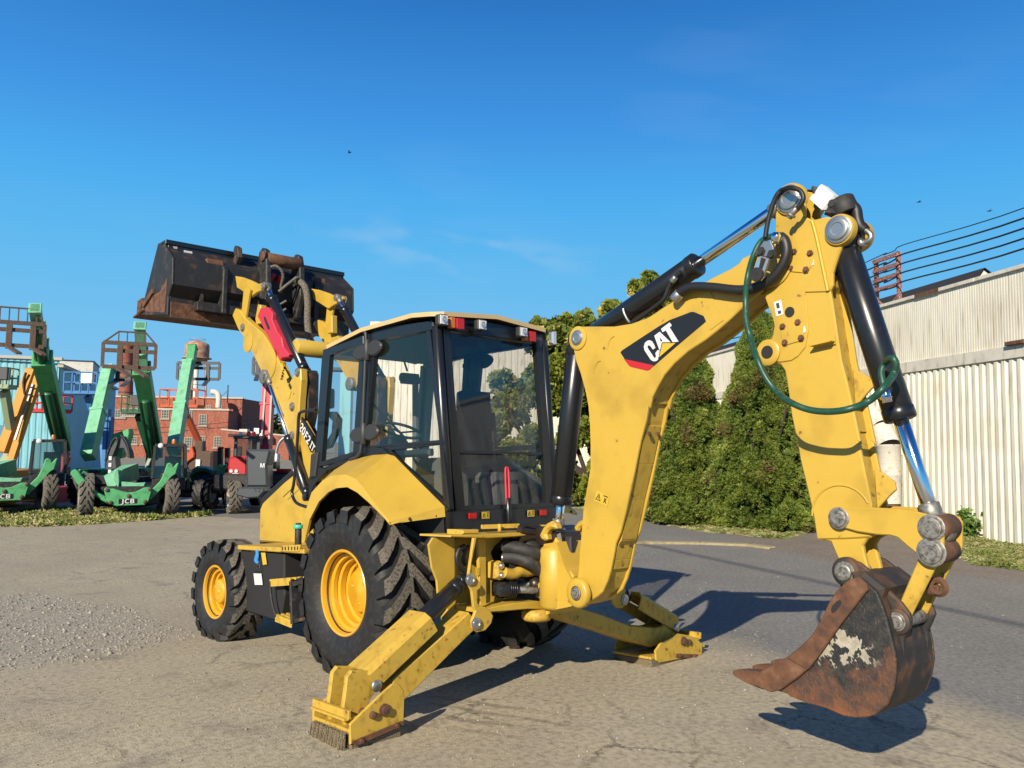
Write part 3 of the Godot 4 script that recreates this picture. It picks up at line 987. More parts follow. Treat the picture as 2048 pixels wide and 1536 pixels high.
	for k in 2:
		s = Shape.new()
		var p = [Vector3(-33.69,2.538,-70), Vector3(-29.122,3.442,-80), Vector3(-25.182,4.507,-90)]
		for i in 3: p[i].y -= .45 * k
		s.tube(p, .022, 5, 5)
		single("power_line", s, mats.wire, wn[k], "power line", Vector3.ZERO, "power lines before the factory")
	var bn = ["tiny dark bird flying high over the loader bucket", "tiny dark bird above the boom's black bracket, nearer the stick", "tiny dark bird high over the right building roof"]
	var bp = [Vector3(-12.293,23.304,-60), Vector3(29.927,20.127,-60), Vector3(35.125,19.519,-60)]
	for k in 3:
		s = Shape.new()
		s.lathe([0, -.16, .03, -.12, .045, 0, .03, .1, .012, .14, .02, .2, 0, .22], Vector3.ZERO, Vector3(1, .1, .3), 10)
		for g in [-1, 1]: s.face([Vector3(.05, .02, 0), Vector3(.02, .08, .18 * g), Vector3(-.06, .05 + .03 * k, .38 * g), Vector3(-.05, .03, .14 * g), Vector3(-.06, .01, 0)], Vector3.UP)
		single("bird", s, mats.bird, bn[k], "bird", bp[k], "birds in the sky")

func spray_mesh(n: int, l: float, w: float, bend: float) -> ArrayMesh:   # a little fan of leaves
	var s = Shape.new()
	var r = RandomNumberGenerator.new()
	r.seed = n * 31 + 5
	for k in n:
		var a = lerpf(-1.0, 1.0, (k + .5) / n) * 1.1 + r.randf_range(-.2, .2)
		var d = Vector3(sin(a), cos(a), r.randf_range(-.5, .5)).normalized()
		var x = d.cross(Vector3(0, 0, 1)).normalized() * w * .5
		var m = d * l * r.randf_range(.5, .7)
		var t = d * l * r.randf_range(.8, 1.1) + Vector3(0, -bend * l, r.randf_range(-.1, .1) * l)
		var nn = x.cross(d).normalized()
		s.tri(Vector3.ZERO, m + x, t, nn, nn, nn)
		s.tri(Vector3.ZERO, t, m - x, nn, nn, nn)
	return s.mesh()

func scatter(called: String, mesh: Mesh, m: Material, ts: Array, cs: Array, to: Node) -> MultiMeshInstance3D:
	var mm = MultiMesh.new()
	mm.transform_format = MultiMesh.TRANSFORM_3D
	mm.use_colors = true
	mm.mesh = mesh
	mm.instance_count = ts.size()
	for i in ts.size():
		mm.set_instance_transform(i, ts[i])
		mm.set_instance_color(i, cs[i])
	var o = MultiMeshInstance3D.new()
	o.multimesh = mm
	o.material_override = m
	o.name = called if to != self else numbered(called)
	to.add_child(o, true)
	o.set_meta("kind", "stuff")
	return o

func leaf_mat(called: String) -> StandardMaterial3D:
	var m = mat(called, 1, 1, 1, .55)
	m.vertex_color_use_as_albedo = true
	m.cull_mode = BaseMaterial3D.CULL_DISABLED
	m.backlight_enabled = true
	m.backlight = Color(.35, .4, .15)
	return m

func rand_dir() -> Vector3:
	while true:
		var v = Vector3(rng.randf_range(-1, 1), rng.randf_range(-1, 1), rng.randf_range(-1, 1))
		if v.length_squared() < 1.0 and v.length_squared() > .01: return v.normalized()
	return Vector3.UP

func conifer(label: String, at: Vector3, h: float, r: float, n: int, sd: int):
	rng.seed = sd
	var o = thing("conifer", label, "tree", at, "dense conifers before the cream building")
	var s = Shape.new()
	s.lathe([.16, 0, .12, h * .4, .03, h * .95], Vector3.ZERO, Vector3.UP, 10)
	for k in 14:
		var a = rng.randf() * TAU
		s.tube([Vector3(0, .1 + k * .05, 0), Vector3(cos(a) * r * .4, .35 + k * .12, sin(a) * r * .4), Vector3(cos(a) * r * .75, .5 + k * .2, sin(a) * r * .75)], .03, 5, 2)
	part("trunk", s, mats.bark, o)
	var ts = []
	var cs = []
	var nz = noise(sd, .9, 3)
	var n2 = noise(sd + 1, 2.6, 3)
	while ts.size() < n:
		var y = pow(rng.randf(), 1.15)
		var a = rng.randf() * TAU
		var e = Vector3(cos(a), 0, sin(a))
		var w = pow(1.0 - y, .55) * .95 + .03
		if y < .08: w *= .82 + y * 2.2
		var q = Vector3(e.x * w * r, y * h, e.z * w * r)
		var big = nz.get_noise_3d(q.x, q.y * .8, q.z)
		var fine = n2.get_noise_3d(q.x, q.y * .6, q.z)
		if fine + big * .5 < -.20 and rng.randf() < .9: continue
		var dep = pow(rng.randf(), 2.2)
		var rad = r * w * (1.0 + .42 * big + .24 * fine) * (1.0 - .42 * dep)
		var p = Vector3(e.x * rad, .08 + y * (h - .15) + rng.randf_range(-.05, .05), e.z * rad)
		var out = (e * .75 + Vector3(0, .9, 0) + rand_dir() * .55).normalized()
		var x = out.cross(rand_dir()).normalized()
		ts.append(Transform3D(Basis(x, out, x.cross(out)).scaled(Vector3.ONE * rng.randf_range(.6, 1.45)), p))
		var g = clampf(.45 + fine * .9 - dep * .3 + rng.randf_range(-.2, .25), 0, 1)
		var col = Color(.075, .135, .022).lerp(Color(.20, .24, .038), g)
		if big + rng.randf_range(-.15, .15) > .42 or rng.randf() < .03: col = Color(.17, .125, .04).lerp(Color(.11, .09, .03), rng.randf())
		cs.append(col)
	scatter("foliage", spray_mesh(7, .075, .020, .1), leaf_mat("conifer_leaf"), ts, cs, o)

func broadleaf(called: String, label: String, at: Vector3, boxes: Array, n: int, leaf: float, sd: int, cols: Array, trunk: float, group := ""):
	rng.seed = sd
	var o = thing(called, label, "tree", at, group)
	var s = Shape.new()
	var top: Vector3 = boxes[0][0]
	if trunk > 0:
		s.tube([Vector3(0, -.1, 0), Vector3(.05, top.y * .35, .05), Vector3(top.x * .5, top.y * .8, top.z * .5)], trunk, 10, 4)
		for b in boxes:
			s.tube([Vector3(.02, top.y * .25, 0), b[0] * Vector3(.6, .6, .6) + Vector3(0, .2, 0), b[0] + Vector3(0, b[1].y * .5, 0)], trunk * .45, 7, 4)
		part("trunk", s, mats.bark, o)
	var ts = []
	var cs = []
	var clumps = []
	var per = int(170.0 / boxes.size()) + 6
	for b in boxes:
		for k in per:
			var d = rand_dir() * pow(rng.randf(), .38)
			clumps.append([b[0] + d * b[1], rng.randf_range(.20, .46) * minf(1.0, b[1].x), rng.randf()])
			if rng.randf() < .25: clumps.append([b[0] + d * b[1] * 1.12, rng.randf_range(.10, .2), rng.randf()])
	for i in n:
		var c = clumps[rng.randi() % clumps.size()]
		var d = rand_dir()
		var p: Vector3 = c[0] + d * c[1] * pow(rng.randf(), .5)
		var up = (d + Vector3(0, .5, 0) + rand_dir() * .9).normalized()
		var x = up.cross(rand_dir()).normalized()
		ts.append(Transform3D(Basis(x, up, x.cross(up)).scaled(Vector3.ONE * rng.randf_range(.7, 1.3)), p))
		var t = clampf(c[2] * .65 + rng.randf() * .45, 0, 1)
		var col: Color = cols[0].lerp(cols[1], t)
		if rng.randf() < .07: col = cols[2]
		cs.append(col)
	scatter("foliage", spray_mesh(4, leaf, leaf * .5, .15), leaf_mat("broad_leaf"), ts, cs, o)

func grass(called: String, polys: Array, per: float, hmin: float, hmax: float, cols: Array):
	var ts = []
	var cs = []
	var nz = noise(55, .6, 3)
	for a in polys:
		var q = Shape.flat2(a)
		var lo = q[0]
		var hi = q[0]
		for p in q:
			lo = lo.min(p)
			hi = hi.max(p)
		var n = int((hi.x - lo.x) * (hi.y - lo.y) * per)
		for i in n:
			var p = Vector2(rng.randf_range(lo.x, hi.x), rng.randf_range(lo.y, hi.y))
			var dn = nz.get_noise_2d(p.x, p.y)
			if not Geometry2D.is_point_in_polygon(p, q) or rng.randf() > clampf(.65 + dn * 1.3, .05, 1.0): continue
			var h = rng.randf_range(hmin, hmax) * clampf(.8 + dn, .4, 1.5)
			ts.append(Transform3D(Basis(Vector3.UP, rng.randf() * TAU).scaled(Vector3(1, h / .2, 1)), Vector3(p.x, ground_y(p.x, -p.y) - .005, p.y)))
			var c: Color = cols[0].lerp(cols[1], rng.randf())
			if rng.randf() < .35 - dn * .5: c = cols[2]
			cs.append(c)
	scatter(called, spray_mesh(8, .2, .008, .3), leaf_mat("grass_leaf"), ts, cs, self)

func make_trees():
	conifer("dark green conifer right of the boom, the taller one, behind the stick", Vector3(5.75, 0, -19.0), 4.95, 1.30, 95000, 301)
	conifer("shorter conifer with brownish patches, seen under the boom's bend", Vector3(4.28, 0, -19.9), 4.35, 1.2, 80000, 302)
	var g = [Color(.075, .115, .018), Color(.22, .25, .032), Color(.34, .25, .05)]
	broadleaf("leafy_tree", "broad leafy tree with yellowing leaves behind cab and boom", Vector3(2.5, 0, -26), [[Vector3(-2.6, 1.9, .4), Vector3(1.3, 1.9, 1.2)], [Vector3(.2, 4.0, 0), Vector3(2.0, 2.3, 1.6)], [Vector3(1.55, 5.2, 0), Vector3(1.2, 1.6, 1.2)], [Vector3(-1.3, 4.3, .2), Vector3(1.0, 1.6, 1.1)], [Vector3(1.9, 6.5, 0), Vector3(.55, .8, .6)], [Vector3(.3, 1.7, .3), Vector3(1.9, 1.5, 1.4)], [Vector3(2.2, 3.0, 0), Vector3(1.0, 1.9, 1.0)]], 78000, .18, 303, g, .16)
	var gd = [Color(.012, .03, .012), Color(.04, .065, .018), Color(.05, .06, .02)]
	broadleaf("far_tree", "round dark green tree beyond the factory's right end", Vector3(-53.585,2.934,-170), [[Vector3(0, 2.6, 0), Vector3(2.6, 2.2, 2)], [Vector3(1.5, 1.8, 0), Vector3(2.2, 1.6, 2)]], 2600, .8, 304, gd, .2, "trees beyond the factory")
	broadleaf("far_tree", "dark tree beyond the factory, right of the red boom", Vector3(-47.835,2.703,-170), [[Vector3(0, 2.4, 0), Vector3(3.0, 2.0, 2)], [Vector3(2.0, 2.0, 0), Vector3(2.0, 1.8, 2)]], 2600, .8, 305, gd, .2, "trees beyond the factory")
	broadleaf("far_tree", "low pale green tree just left of the red boom", Vector3(-51.217,2.658,-170), [[Vector3(0, 1.8, 0), Vector3(2.0, 1.5, 2)]], 1400, .7, 306, gd, .2, "trees beyond the factory")
	broadleaf("weed", "tall green weed growing at the foot of the right building wall", Vector3(9.45, 0, -17.2), [[Vector3(0, .28, 0), Vector3(.28, .28, .2)]], 260, .10, 307, [Color(.06, .13, .02), Color(.13, .22, .04), Color(.2, .2, .06)], .0)

func make_ground_detail():
	rng.seed = 77
	grass("verge_grass", [[3.138,-21.158,4.116,-18.106,5.403,-16.727,6.233,-17.961,6.846,-18.454,6.885,-19.833,5.404,-21.499,4.296,-23.94,3.616,-24.196], [8.215,-15.882,7.48,-13.322,7.905,-12.731,9.79,-15.744,9.479,-16.34,9.572,-17.776], [1.943,-25.078,3.254,-21.768,3.675,-24.588,2.284,-27.371]], 900.0, .04, .13, [Color(.10, .14, .03), Color(.19, .21, .05), Color(.34, .29, .14)])
	grass("yard_grass", [[-13.799,-19.542,-11.156,-19.421,-10.206,-20.296,-9.402,-21.796,-8.588,-23.867,-10.482,-24.277,-12.85,-24.631,-17.67,-24.974]], 420.0, .05, .24, [Color(.12, .16, .03), Color(.24, .25, .06), Color(.38, .32, .15)])
	# loose stones: thick in the gravel patch, thin elsewhere
	var ts = []
	var cs = []
	var gp = Shape.flat2([-7.203,-9.938,-5.927,-10.388,-4.287,-9.512,-2.955,-8.07,-3.303,-7.277,-3.824,-6.764,-4.91,-6.564])
	var tries = 0
	while ts.size() < 9000 and tries < 90000:
		tries += 1
		var p = Vector2(rng.randf_range(-9, 6), -rng.randf_range(3.6, 15))
		var inside = Geometry2D.is_point_in_polygon(p, gp)
		if not inside and (rng.randf() > .10 or (p.x > 2.5 and rng.randf() > .2)): continue
		var r = (rng.randf_range(.004, .013) if inside else rng.randf_range(.003, .008)) * (1.0 if rng.randf() < .93 else 1.7)
		var b = Basis(rand_dir(), rng.randf() * TAU).scaled(Vector3(1, rng.randf_range(.5, .8), rng.randf_range(.7, 1.1)) * r)
		ts.append(Transform3D(b, Vector3(p.x, ground_y(p.x, -p.y) + r * .25, p.y)))
		var k = rng.randf_range(.16, .34)
		cs.append(Color(k, k * .92, k * .78))
	var s = Shape.new()
	var ico = SphereMesh.new()
	ico.radius = 1.0; ico.height = 2.0; ico.radial_segments = 6; ico.rings = 3
	var m = mat("stone", 1, 1, 1, .95)
	m.vertex_color_use_as_albedo = true
	scatter("gravel", ico, m, ts, cs, self)

func small_wheel(to: Node, at: Vector3, r: float, w: float, face: float, dusty: bool, turn := 0.0):   # axle along x
	var o = Node3D.new()
	o.name = "wheel"
	var k = 0
	while to.has_node(NodePath(o.name)):
		k += 1
		o.name = "wheel_%03d" % k
	to.add_child(o, true)
	o.transform = Transform3D(Basis(Vector3.UP, PI / 2 * face + turn), at)
	if not mats.has("wheel_mesh_%d" % int(r * 100)):
		mats["wheel_mesh_%d" % int(r * 100)] = tyre_shape(r, r * .47, w, 16, .04, false)
	part("tyre", mats["wheel_mesh_%d" % int(r * 100)], mats.dusty_rubber if dusty else mats.rubber, o)
	var s = Shape.new()
	s.lathe([r * .49, w * .42, r * .46, w * .44, r * .42, w * .2, r * .3, w * .16, r * .2, w * .2, 0, w * .22], Vector3.ZERO, Vector3(0, 0, 1), 24)
	part("rim", s, mats.peeling_white, o)

func telescopic(to: Node, a: Vector3, b: Vector3, w: float, h: float, m: Material, under: Material, n := 3):   # a boom of nested boxes, a to b
	var d = b - a
	var up = Vector3(1, 0, 0).cross(d).normalized()
	if up.z < 0: up = -up
	var side = d.normalized().cross(up)
	for k in n:
		var f0 = float(k) / n - (.04 if k else 0.0)
		var f1 = float(k + 1) / n
		var sc = 1.0 - k * .13
		var s = Shape.new()
		s.beam(a + d * f0, a + d * f1, w * sc, h * sc, up, .02)
		s.beam(a + d * (f1 - .03), a + d * f1, w * sc + .05, h * sc + .05, up, .015)
		part("boom_section", s, m, to)
	if under:
		var s = Shape.new()
		s.cyl(a + d * .02 + up * (h * .52 + .03), a + d * .72 + up * (h * .5 + .03), .10, 12)
		s.beam(a + d * .05 + up * (h * .5 + .01), a + d * .70 + up * (h * .5 + .01), w * .8, .03, up)
		part("boom_ram", s, under, to)

func carriage(to: Node, at: Vector3, w: float, h: float, m: Material, guard: float, forks: Array):   # fork frame facing the camera
	var s = Shape.new()
	for x in [-w / 2, w / 2]: s.beam(at + Vector3(x, -h / 2, 0), at + Vector3(x, h / 2, 0), .08, .08, Vector3(0, 0, 1))
	for y in [-h / 2, h * .18, h / 2]: s.beam(at + Vector3(-w / 2, y, .01), at + Vector3(w / 2, y, .01), .07, .10)
	part("fork_carriage", s, m, to)
	if guard > 0:
		s = Shape.new()
		s.tube([at + Vector3(-w / 2, h / 2, 0), at + Vector3(-w / 2 + .35, h / 2 + guard, 0), at + Vector3(w / 2 - .25, h / 2 + guard, 0), at + Vector3(w / 2, h / 2, 0)], .025, 6, 1)
		var k = 0
		while -w / 2 + .35 + k * .2 < w / 2 - .2:
			s.beam(at + Vector3(-w / 2 + .35 + k * .2, h / 2, 0), at + Vector3(-w / 2 + .35 + k * .2, h / 2 + guard, 0), .03, .03, Vector3(0, 0, 1))
			k += 1
		part("load_guard", s, m, to)
	for x in forks:
		s = Shape.new()
		s.box(at + Vector3(x, -.08, .06), Vector3(.14, h * 1.05, .07), .01)
		s.beam(at + Vector3(x, -h * .58, .06), at + Vector3(x + .28, -h * .58 - .25, 1.15), .13, .05)
		part("fork", s, m, to)

func basket(called: String, label: String, at: Vector3, w: float, h: float, dp: float, m: Material, foot: Vector3, box: Material, group := "lift platforms over the machines"):
	var o = thing(called, label, "work platform", Vector3(foot.x, foot.y, foot.z), group)
	var p = at - o.position
	var s = Shape.new()
	s.box(p, Vector3(w, .14, dp), .02)
	part("platform_floor", s, m, o)
	s = Shape.new()
	for z in [-dp / 2, dp / 2]:
		for y in [h * .5, h]: s.beam(p + Vector3(-w / 2, y, z), p + Vector3(w / 2, y, z), .04, .04)
		for k in 5: s.beam(p + Vector3(-w / 2 + w * k / 4, 0, z), p + Vector3(-w / 2 + w * k / 4, h, z), .04, .04, Vector3(0, 0, 1))
	for x in [-w / 2, w / 2]:
		for y in [h * .5, h]: s.beam(p + Vector3(x, y, -dp / 2), p + Vector3(x, y, dp / 2), .04, .04)
	part("guard_rail", s, m, o)
	s = Shape.new()
	s.box(p + Vector3(w * .2, h * .7, dp * .45), Vector3(.45, .4, .2), .02)
	part("control_box", s, box, o)
	s = Shape.new()
	s.beam(Vector3(0, 0, 0), Vector3(p.x * .6, p.y * .5, -.6), .24, .3, Vector3(0, 0, 1))
	s.beam(Vector3(p.x * .6, p.y * .5, -.6), p + Vector3(0, -.1, -.2), .2, .24, Vector3(0, 0, 1))
	part("lift_arm", s, m, o)
	s = Shape.new()
	s.box(Vector3(0, .2, 0), Vector3(1.4, .7, 1.8), .05)
	part("chassis", s, m, o)
	return o

func front_telehandler(label: String, at: Vector3, lettering: bool) -> Node3D:
	var o = thing("telehandler", label, "telehandler", at, "green telehandlers parked in a row")
	var s = Shape.new()
	s.plate([-.527,0.822,-.506,0.847,-.459,0.859,-.373,0.824,-.297,0.825,-.105,0.758,0.067,0.717,0.235,0.736,0.457,0.848,0.57,0.857,0.627,0.837,0.648,0.8,0.572,0.471,0.478,0.38,-.199,0.362,-.352,0.394,-.471,0.514,-.496,0.644], .45, .62, .015)
	var n = part("nose_plate", s, mats.green_paint, o)
	s = Shape.new()
	for q in [[-.456,0.795], [-.355,0.459], [0.08,0.633], [0.484,0.47], [0.595,0.809]]: s.lathe([0, 0, .055, 0, .055, .02, .03, .05, 0, .05], Vector3(q[0], q[1], .62), Vector3(0, 0, 1), 12)
	part("nose_pin", s, mats.rust_brown, n)
	s = Shape.new()
	s.plate([-.167,0.551,0.285,0.557,0.291,0.43,-.161,0.424], .621, .632, .002)
	var pl = part("name_plate", s, mats.decal_black, n)
	var tc = [0.07,0.489]
	part("lettering", moved(text_shape("JCB", .16, .01), Transform3D(Basis().scaled(Vector3(1.25, 1, 1)), Vector3(tc[0], tc[1], .636))), mats.decal_white, pl)
	for leg in [[-1.365,1.215,-1.332,1.305,-1.249,1.342,-1.17,1.283,-1.108,1.18,-.998,1.05,-.865,0.864,-.669,0.717,-.504,0.616,-.428,0.421,-.583,0.503,-.798,0.659,-1.053,0.834,-1.21,0.963,-1.243,1.047], [0.971,1.396,0.995,1.49,1.069,1.52,1.137,1.473,1.169,1.399,1.259,1.513,1.3,1.509,1.234,1.211,1.124,1.125,1,0.945,0.803,0.699,0.614,0.5,0.588,0.546,0.657,0.8,0.828,0.999,0.914,1.188]]:
		s = Shape.new()
		s.plate(leg, .2, .44, .02)
		part("folded_leg", s, mats.green_paint, o)
	s = Shape.new()
	s.plate([-.135,0.996,0.263,0.954,0.47,0.966,0.42,0.834,0.273,0.748,-.106,0.771], .0, .2, .01)
	s.plate([-.347,1.078,-.321,1.322,-.208,1.333,-.177,1.005,-.192,0.798], .1, .25, .02)
	part("front_bracket", s, mats.mint_paint, o)
	s = Shape.new()
	s.xf = Transform3D(Basis(Vector3.UP, PI / 2), Vector3.ZERO)
	var hx = [-.58,1.197,0.221,1.443,0.243,0.973]
	s.xf = Transform3D()
	var xa: float = hx[0]
	var xb: float = hx[2]
	s.quad(Vector3(xa, hx[1] - .05, .1), Vector3(xa + .35, hx[1] + .18, -1.8), Vector3(xb, hx[3], -1.8), Vector3(xb - .35, hx[3] - .12, .1), Vector3.UP)
	s.quad(Vector3(xb, hx[3], -1.8), Vector3(xb - .35, hx[3] - .12, .1), Vector3(xb - .5, hx[5] - .1, .15), Vector3(xb + .05, hx[5], -1.8), Vector3(1, 0, .3))
	s.quad(Vector3(xa, hx[1] - .05, .1), Vector3(xb - .35, hx[3] - .12, .1), Vector3(xb - .5, hx[5] - .1, .15), Vector3(xa + .1, hx[5] - .1, .15), Vector3(0, 0, 1))
	s.quad(Vector3(xa, hx[1] - .05, .1), Vector3(xa + .35, hx[1] + .18, -1.8), Vector3(xa + .3, hx[5], -1.8), Vector3(xa + .1, hx[5] - .1, .15), Vector3(-1, 0, 0))
	part("engine_cover", s, mats.mint_paint, o)
	s = Shape.new()
	s.box(Vector3(.1, .62, -1.6), Vector3(1.5, .5, 3.8), .04)
	s.cyl(Vector3(-1.0, .60, 0), Vector3(1.0, .60, 0), .14, 12)
	s.box(Vector3(-.75, 1.0, -.3), Vector3(.7, .30, .8), .08)
	part("chassis", s, mats.dusty_black, o)
	# cab
	var cb = [0.626,1.072,0.67,1.986,1.464,2.015,1.504,1.083]
	s = Shape.new()
	for z in [.0, -1.25]:
		s.beam(Vector3(cb[0], cb[1], z), Vector3(cb[2], cb[3], z - .05), .07, .07, Vector3(0, 0, 1))
		s.beam(Vector3(cb[6], cb[7], z), Vector3(cb[4], cb[5], z - .05), .08, .08, Vector3(0, 0, 1))
		s.beam(Vector3(cb[2], cb[3], z - .05), Vector3(cb[4], cb[5], z - .05), .09, .08)
	s.box(Vector3((cb[2] + cb[4]) / 2, cb[3] + .02, -.65), Vector3(cb[4] - cb[2], .07, 1.3), .02)
	s.box(Vector3((cb[0] + cb[6]) / 2, cb[1] - .16, -.65), Vector3(cb[6] - cb[0], .34, 1.3), .03)
	s.box(Vector3(cb[6] + .08, 1.0, -.4), Vector3(.10, .5, .1), .02)
	s.box(Vector3((cb[0] + cb[6]) / 2 + .1, cb[1] + .25, -.95), Vector3(.45, .7, .15), .05)
	var cab = part("cab_frame", s, mats.dusty_black, o)
	s = Shape.new()
	s.quad(Vector3(cb[0], cb[1], .01), Vector3(cb[2], cb[3], -.04), Vector3(cb[4], cb[5], -.04), Vector3(cb[6], cb[7], .01), Vector3(0, 0, 1))
	part("windscreen", s, mats.cab_glass, cab)
	s = Shape.new()
	s.quad(Vector3(cb[0], cb[1], .01), Vector3(cb[2], cb[3], -.04), Vector3(cb[2], cb[3], -1.3), Vector3(cb[0], cb[1], -1.25), Vector3(-1, 0, 0))
	part("side_pane", s, mats.cab_glass, cab)
	s = Shape.new()
	s.lathe([0, 0, .06, 0, .06, .07, .045, .12, 0, .13], Vector3(cb[4] - .3, cb[3] + .06, -.4), Vector3.UP, 12)
	part("beacon", s, mats.amber, cab)
	s = Shape.new()
	s.lathe([0, -.02, .07, -.02, .075, .03, .05, .06, 0, .06], Vector3(cb[2] + .15, cb[3] + .0, .02), Vector3(0, 0, 1), 12)
	part("work_lamp", s, mats.lamp_glass, cab)
	small_wheel(o, Vector3(-1.0, .61, 0), .61, .36, -1, true, .12)
	small_wheel(o, Vector3(1.06, .61, .0), .61, .36, 1, true, .25)
	small_wheel(o, Vector3(-1.0, .61, -2.9), .61, .36, -1, false)
	small_wheel(o, Vector3(1.06, .61, -2.9), .61, .36, 1, false)
	s = Shape.new()
	s.box(Vector3(1.06, 1.12, -.1), Vector3(.46, .08, .9), .03)
	part("mudguard", s, mats.dusty_black, o)
	return o

func make_machines():
	var gy = ground_y(-10, 23)
	# nearest green telehandler, boom up, and its twin cut by the frame's edge
	var o0 = Vector3.ZERO
	var b = front_telehandler("green telehandler facing the camera, dark boom up, just left of the loader's front wheel", Vector3(-10.6, -.33, -23), true)
	b.rotation.y = .40
	var ti = b.transform.affine_inverse()
	telescopic(b, ti * Vector3(-10.863,1.432,-25.4), ti * Vector3(-10.077,3.773,-22.4), .40, .46, mats.green_paint, mats.dark_green, 1)
	telescopic(b, ti * Vector3(-10.144,3.584,-22.6), ti * Vector3(-9.808,4.824,-21.6), .30, .36, mats.mint_paint, null, 2)
	carriage(b, ti * Vector3(-9.907,3.984,-21.3), 1.24, .62, mats.rust_brown, .30, [-.22, .16])
	var a = front_telehandler("green telehandler cut off by the left frame edge, rusty fork carriage raised", Vector3(-14.03, -.25, -23), true)
	a.rotation.y = .50
	ti = a.transform.affine_inverse()
	telescopic(a, ti * Vector3(-13.826,1.622,-25.6), ti * Vector3(-12.681,3.99,-22.2), .44, .50, mats.green_paint, mats.dark_green, 1)
	telescopic(a, ti * Vector3(-12.764,3.942,-22.4), ti * Vector3(-12.245,5.156,-21), .34, .42, mats.mint_paint, mats.dark_green, 3)
	carriage(a, ti * Vector3(-12.622,4.44,-20.8), 1.35, .58, mats.rust_brown, .38, [-.1, .42])
	# two more behind, turned away, their lit booms leaning right
	var c = thing("telehandler", "light green telehandler boom between the two front telehandlers, machine hidden behind them", "telehandler", Vector3(-13.0, -.33, -26), "green telehandlers parked in a row")
	o0 = c.position
	telescopic(c, Vector3(-12.934,1.252,-25.4) - o0, Vector3(-13.455,4.206,-27.5) - o0, .36, .40, mats.mint_paint, null, 2)
	var s = Shape.new()
	s.plate([-.011,1.831,0.047,2.304,0.594,2.497,0.622,2.353,0.54,1.941,0.439,1.898,0.394,1.57,0.171,1.505], -1.2, -.85, .02)
	s.box(Vector3(.2, .8, -1.2), Vector3(1.4, .8, 2.6), .08)
	part("rear_body", s, mats.green_paint, c)
	carriage(c, Vector3(-13.17,4.018,-27.8) - o0, .95, .40, mats.dark_grey, .0, [-.1, .3])
	small_wheel(c, Vector3(-.9, .6, -1.0), .61, .36, -1, false)
	small_wheel(c, Vector3(.9, .6, -1.0), .61, .36, 1, false)
	var d = thing("telehandler", "mint green telehandler boom in front of the water tower, black empty fork frame", "telehandler", Vector3(-10.9, -.33, -27), "green telehandlers parked in a row")
	o0 = d.position
	telescopic(d, Vector3(-10.653,1.428,-26.2) - o0, Vector3(-11.4,4.551,-29) - o0, .36, .40, mats.mint_paint, null, 2)
	telescopic(d, Vector3(-11.34,4.375,-29) - o0, Vector3(-11.497,5.17,-29.6) - o0, .26, .30, mats.green_paint, null, 1)
	carriage(d, Vector3(-11.226,4.298,-29.5) - o0, 1.50, .58, mats.dark_grey, .0, [.36])
	s = Shape.new()
	s.plate([0.569,1.04,0.652,1.223,0.808,1.328,1.037,1.296,1.224,1.208,1.366,1.074,1.349,0.915,1.23,1.049,1.044,1.138,0.818,1.089,0.664,0.951], -.3, .3, .05)
	s.box(Vector3(.6, .8, -1.0), Vector3(1.8, .7, 2.2), .08)
	part("rear_body", s, mats.dark_green, d)
	s = Shape.new()
	s.plate([0.764,1.27,0.83,1.339,1.037,1.308,1.085,1.252,0.925,1.261], .3, .34, .01)
	part("body_top", s, mats.mint_paint, d)
	small_wheel(d, Vector3(1.117,0.459, .2), .62, .5, 1, false)
	small_wheel(d, Vector3(1.504,0.464, -1.2), .58, .4, 1, false)
	# small green nose and fork mast behind, next to the red telehandler
	var e = thing("forklift", "dark fork mast with light green nose piece beside the red telehandler", "forklift", Vector3(-9.0, -.35, -27.5))
	o0 = e.position
	s = Shape.new()
	s.plate([-.552,1.099,-.514,1.308,-.448,1.413,-.351,1.31,-.262,1.415,-.233,1.381,-.342,1.079], .4, .6, .02)
	part("nose_plate", s, mats.green_paint, e)
	s = Shape.new()
	for q in [[-.632,1.932,-.59,0.867], [-.399,1.936,-.357,0.87], [-.097,1.963,-.124,0.85], [-.005,1.987,-.016,1.06]]:
		s.beam(Vector3(q[0], q[1], 0), Vector3(q[2], q[3], 0), .14, .16, Vector3(0, 0, 1))
	s.box(Vector3(.1, 2.35, -.1), Vector3(1.0, .10, .2), .02)
	s.box(Vector3(.1, .75, -.5), Vector3(1.1, .5, .9), .05)
	part("fork_mast", s, mats.dusty_black, e)
	s = Shape.new()
	s.box(Vector3(-.585,1.938, .1), Vector3(.2, .06, .1), .02)
	part("lamp", s, mats.red_lens, e)
	small_wheel(e, Vector3(-.35, .5, -.6), .5, .3, -1, false)
	small_wheel(e, Vector3(.45, .5, -.6), .5, .3, 1, false)
	# the red telehandler
	var r = thing("telehandler", "red telehandler with dark glazed cab and tall red boom", "telehandler", Vector3(-8.0, -.36, -25.5))
	o0 = r.position
	s = Shape.new()
	s.plate([-.519,1.524,-.482,1.7,0.056,1.729,0.078,1.117,-.471,1.131,-.519,1.24], -.6, .5, .06)
	part("red_body", s, mats.lift_red, r)
	s = Shape.new()
	s.box(Vector3(-.274,1.156, .5), Vector3(.2, .12, .06), .01)
	s.lathe([0, 0, .05, 0, .05, .02, 0, .03], Vector3(-.4,1.274, .52), Vector3(0, 0, 1), 12)
	s.lathe([0, 0, .05, 0, .05, .02, 0, .03], Vector3(-.246,1.276, .52), Vector3(0, 0, 1), 12)
	part("head_lamp", s, mats.lamp_glass, r)
	s = Shape.new()
	for q in [[-.439,1.722,-.427,2.304], [0.269,1.929,0.277,2.313]]:
		for z in [.1, -1.2]: s.beam(Vector3(q[0], q[1], z), Vector3(q[2], q[3], z), .08, .08, Vector3(0, 0, 1))
	var rf = [-.427,2.293,0.278,2.302,-.439,1.722,0.276,1.732]
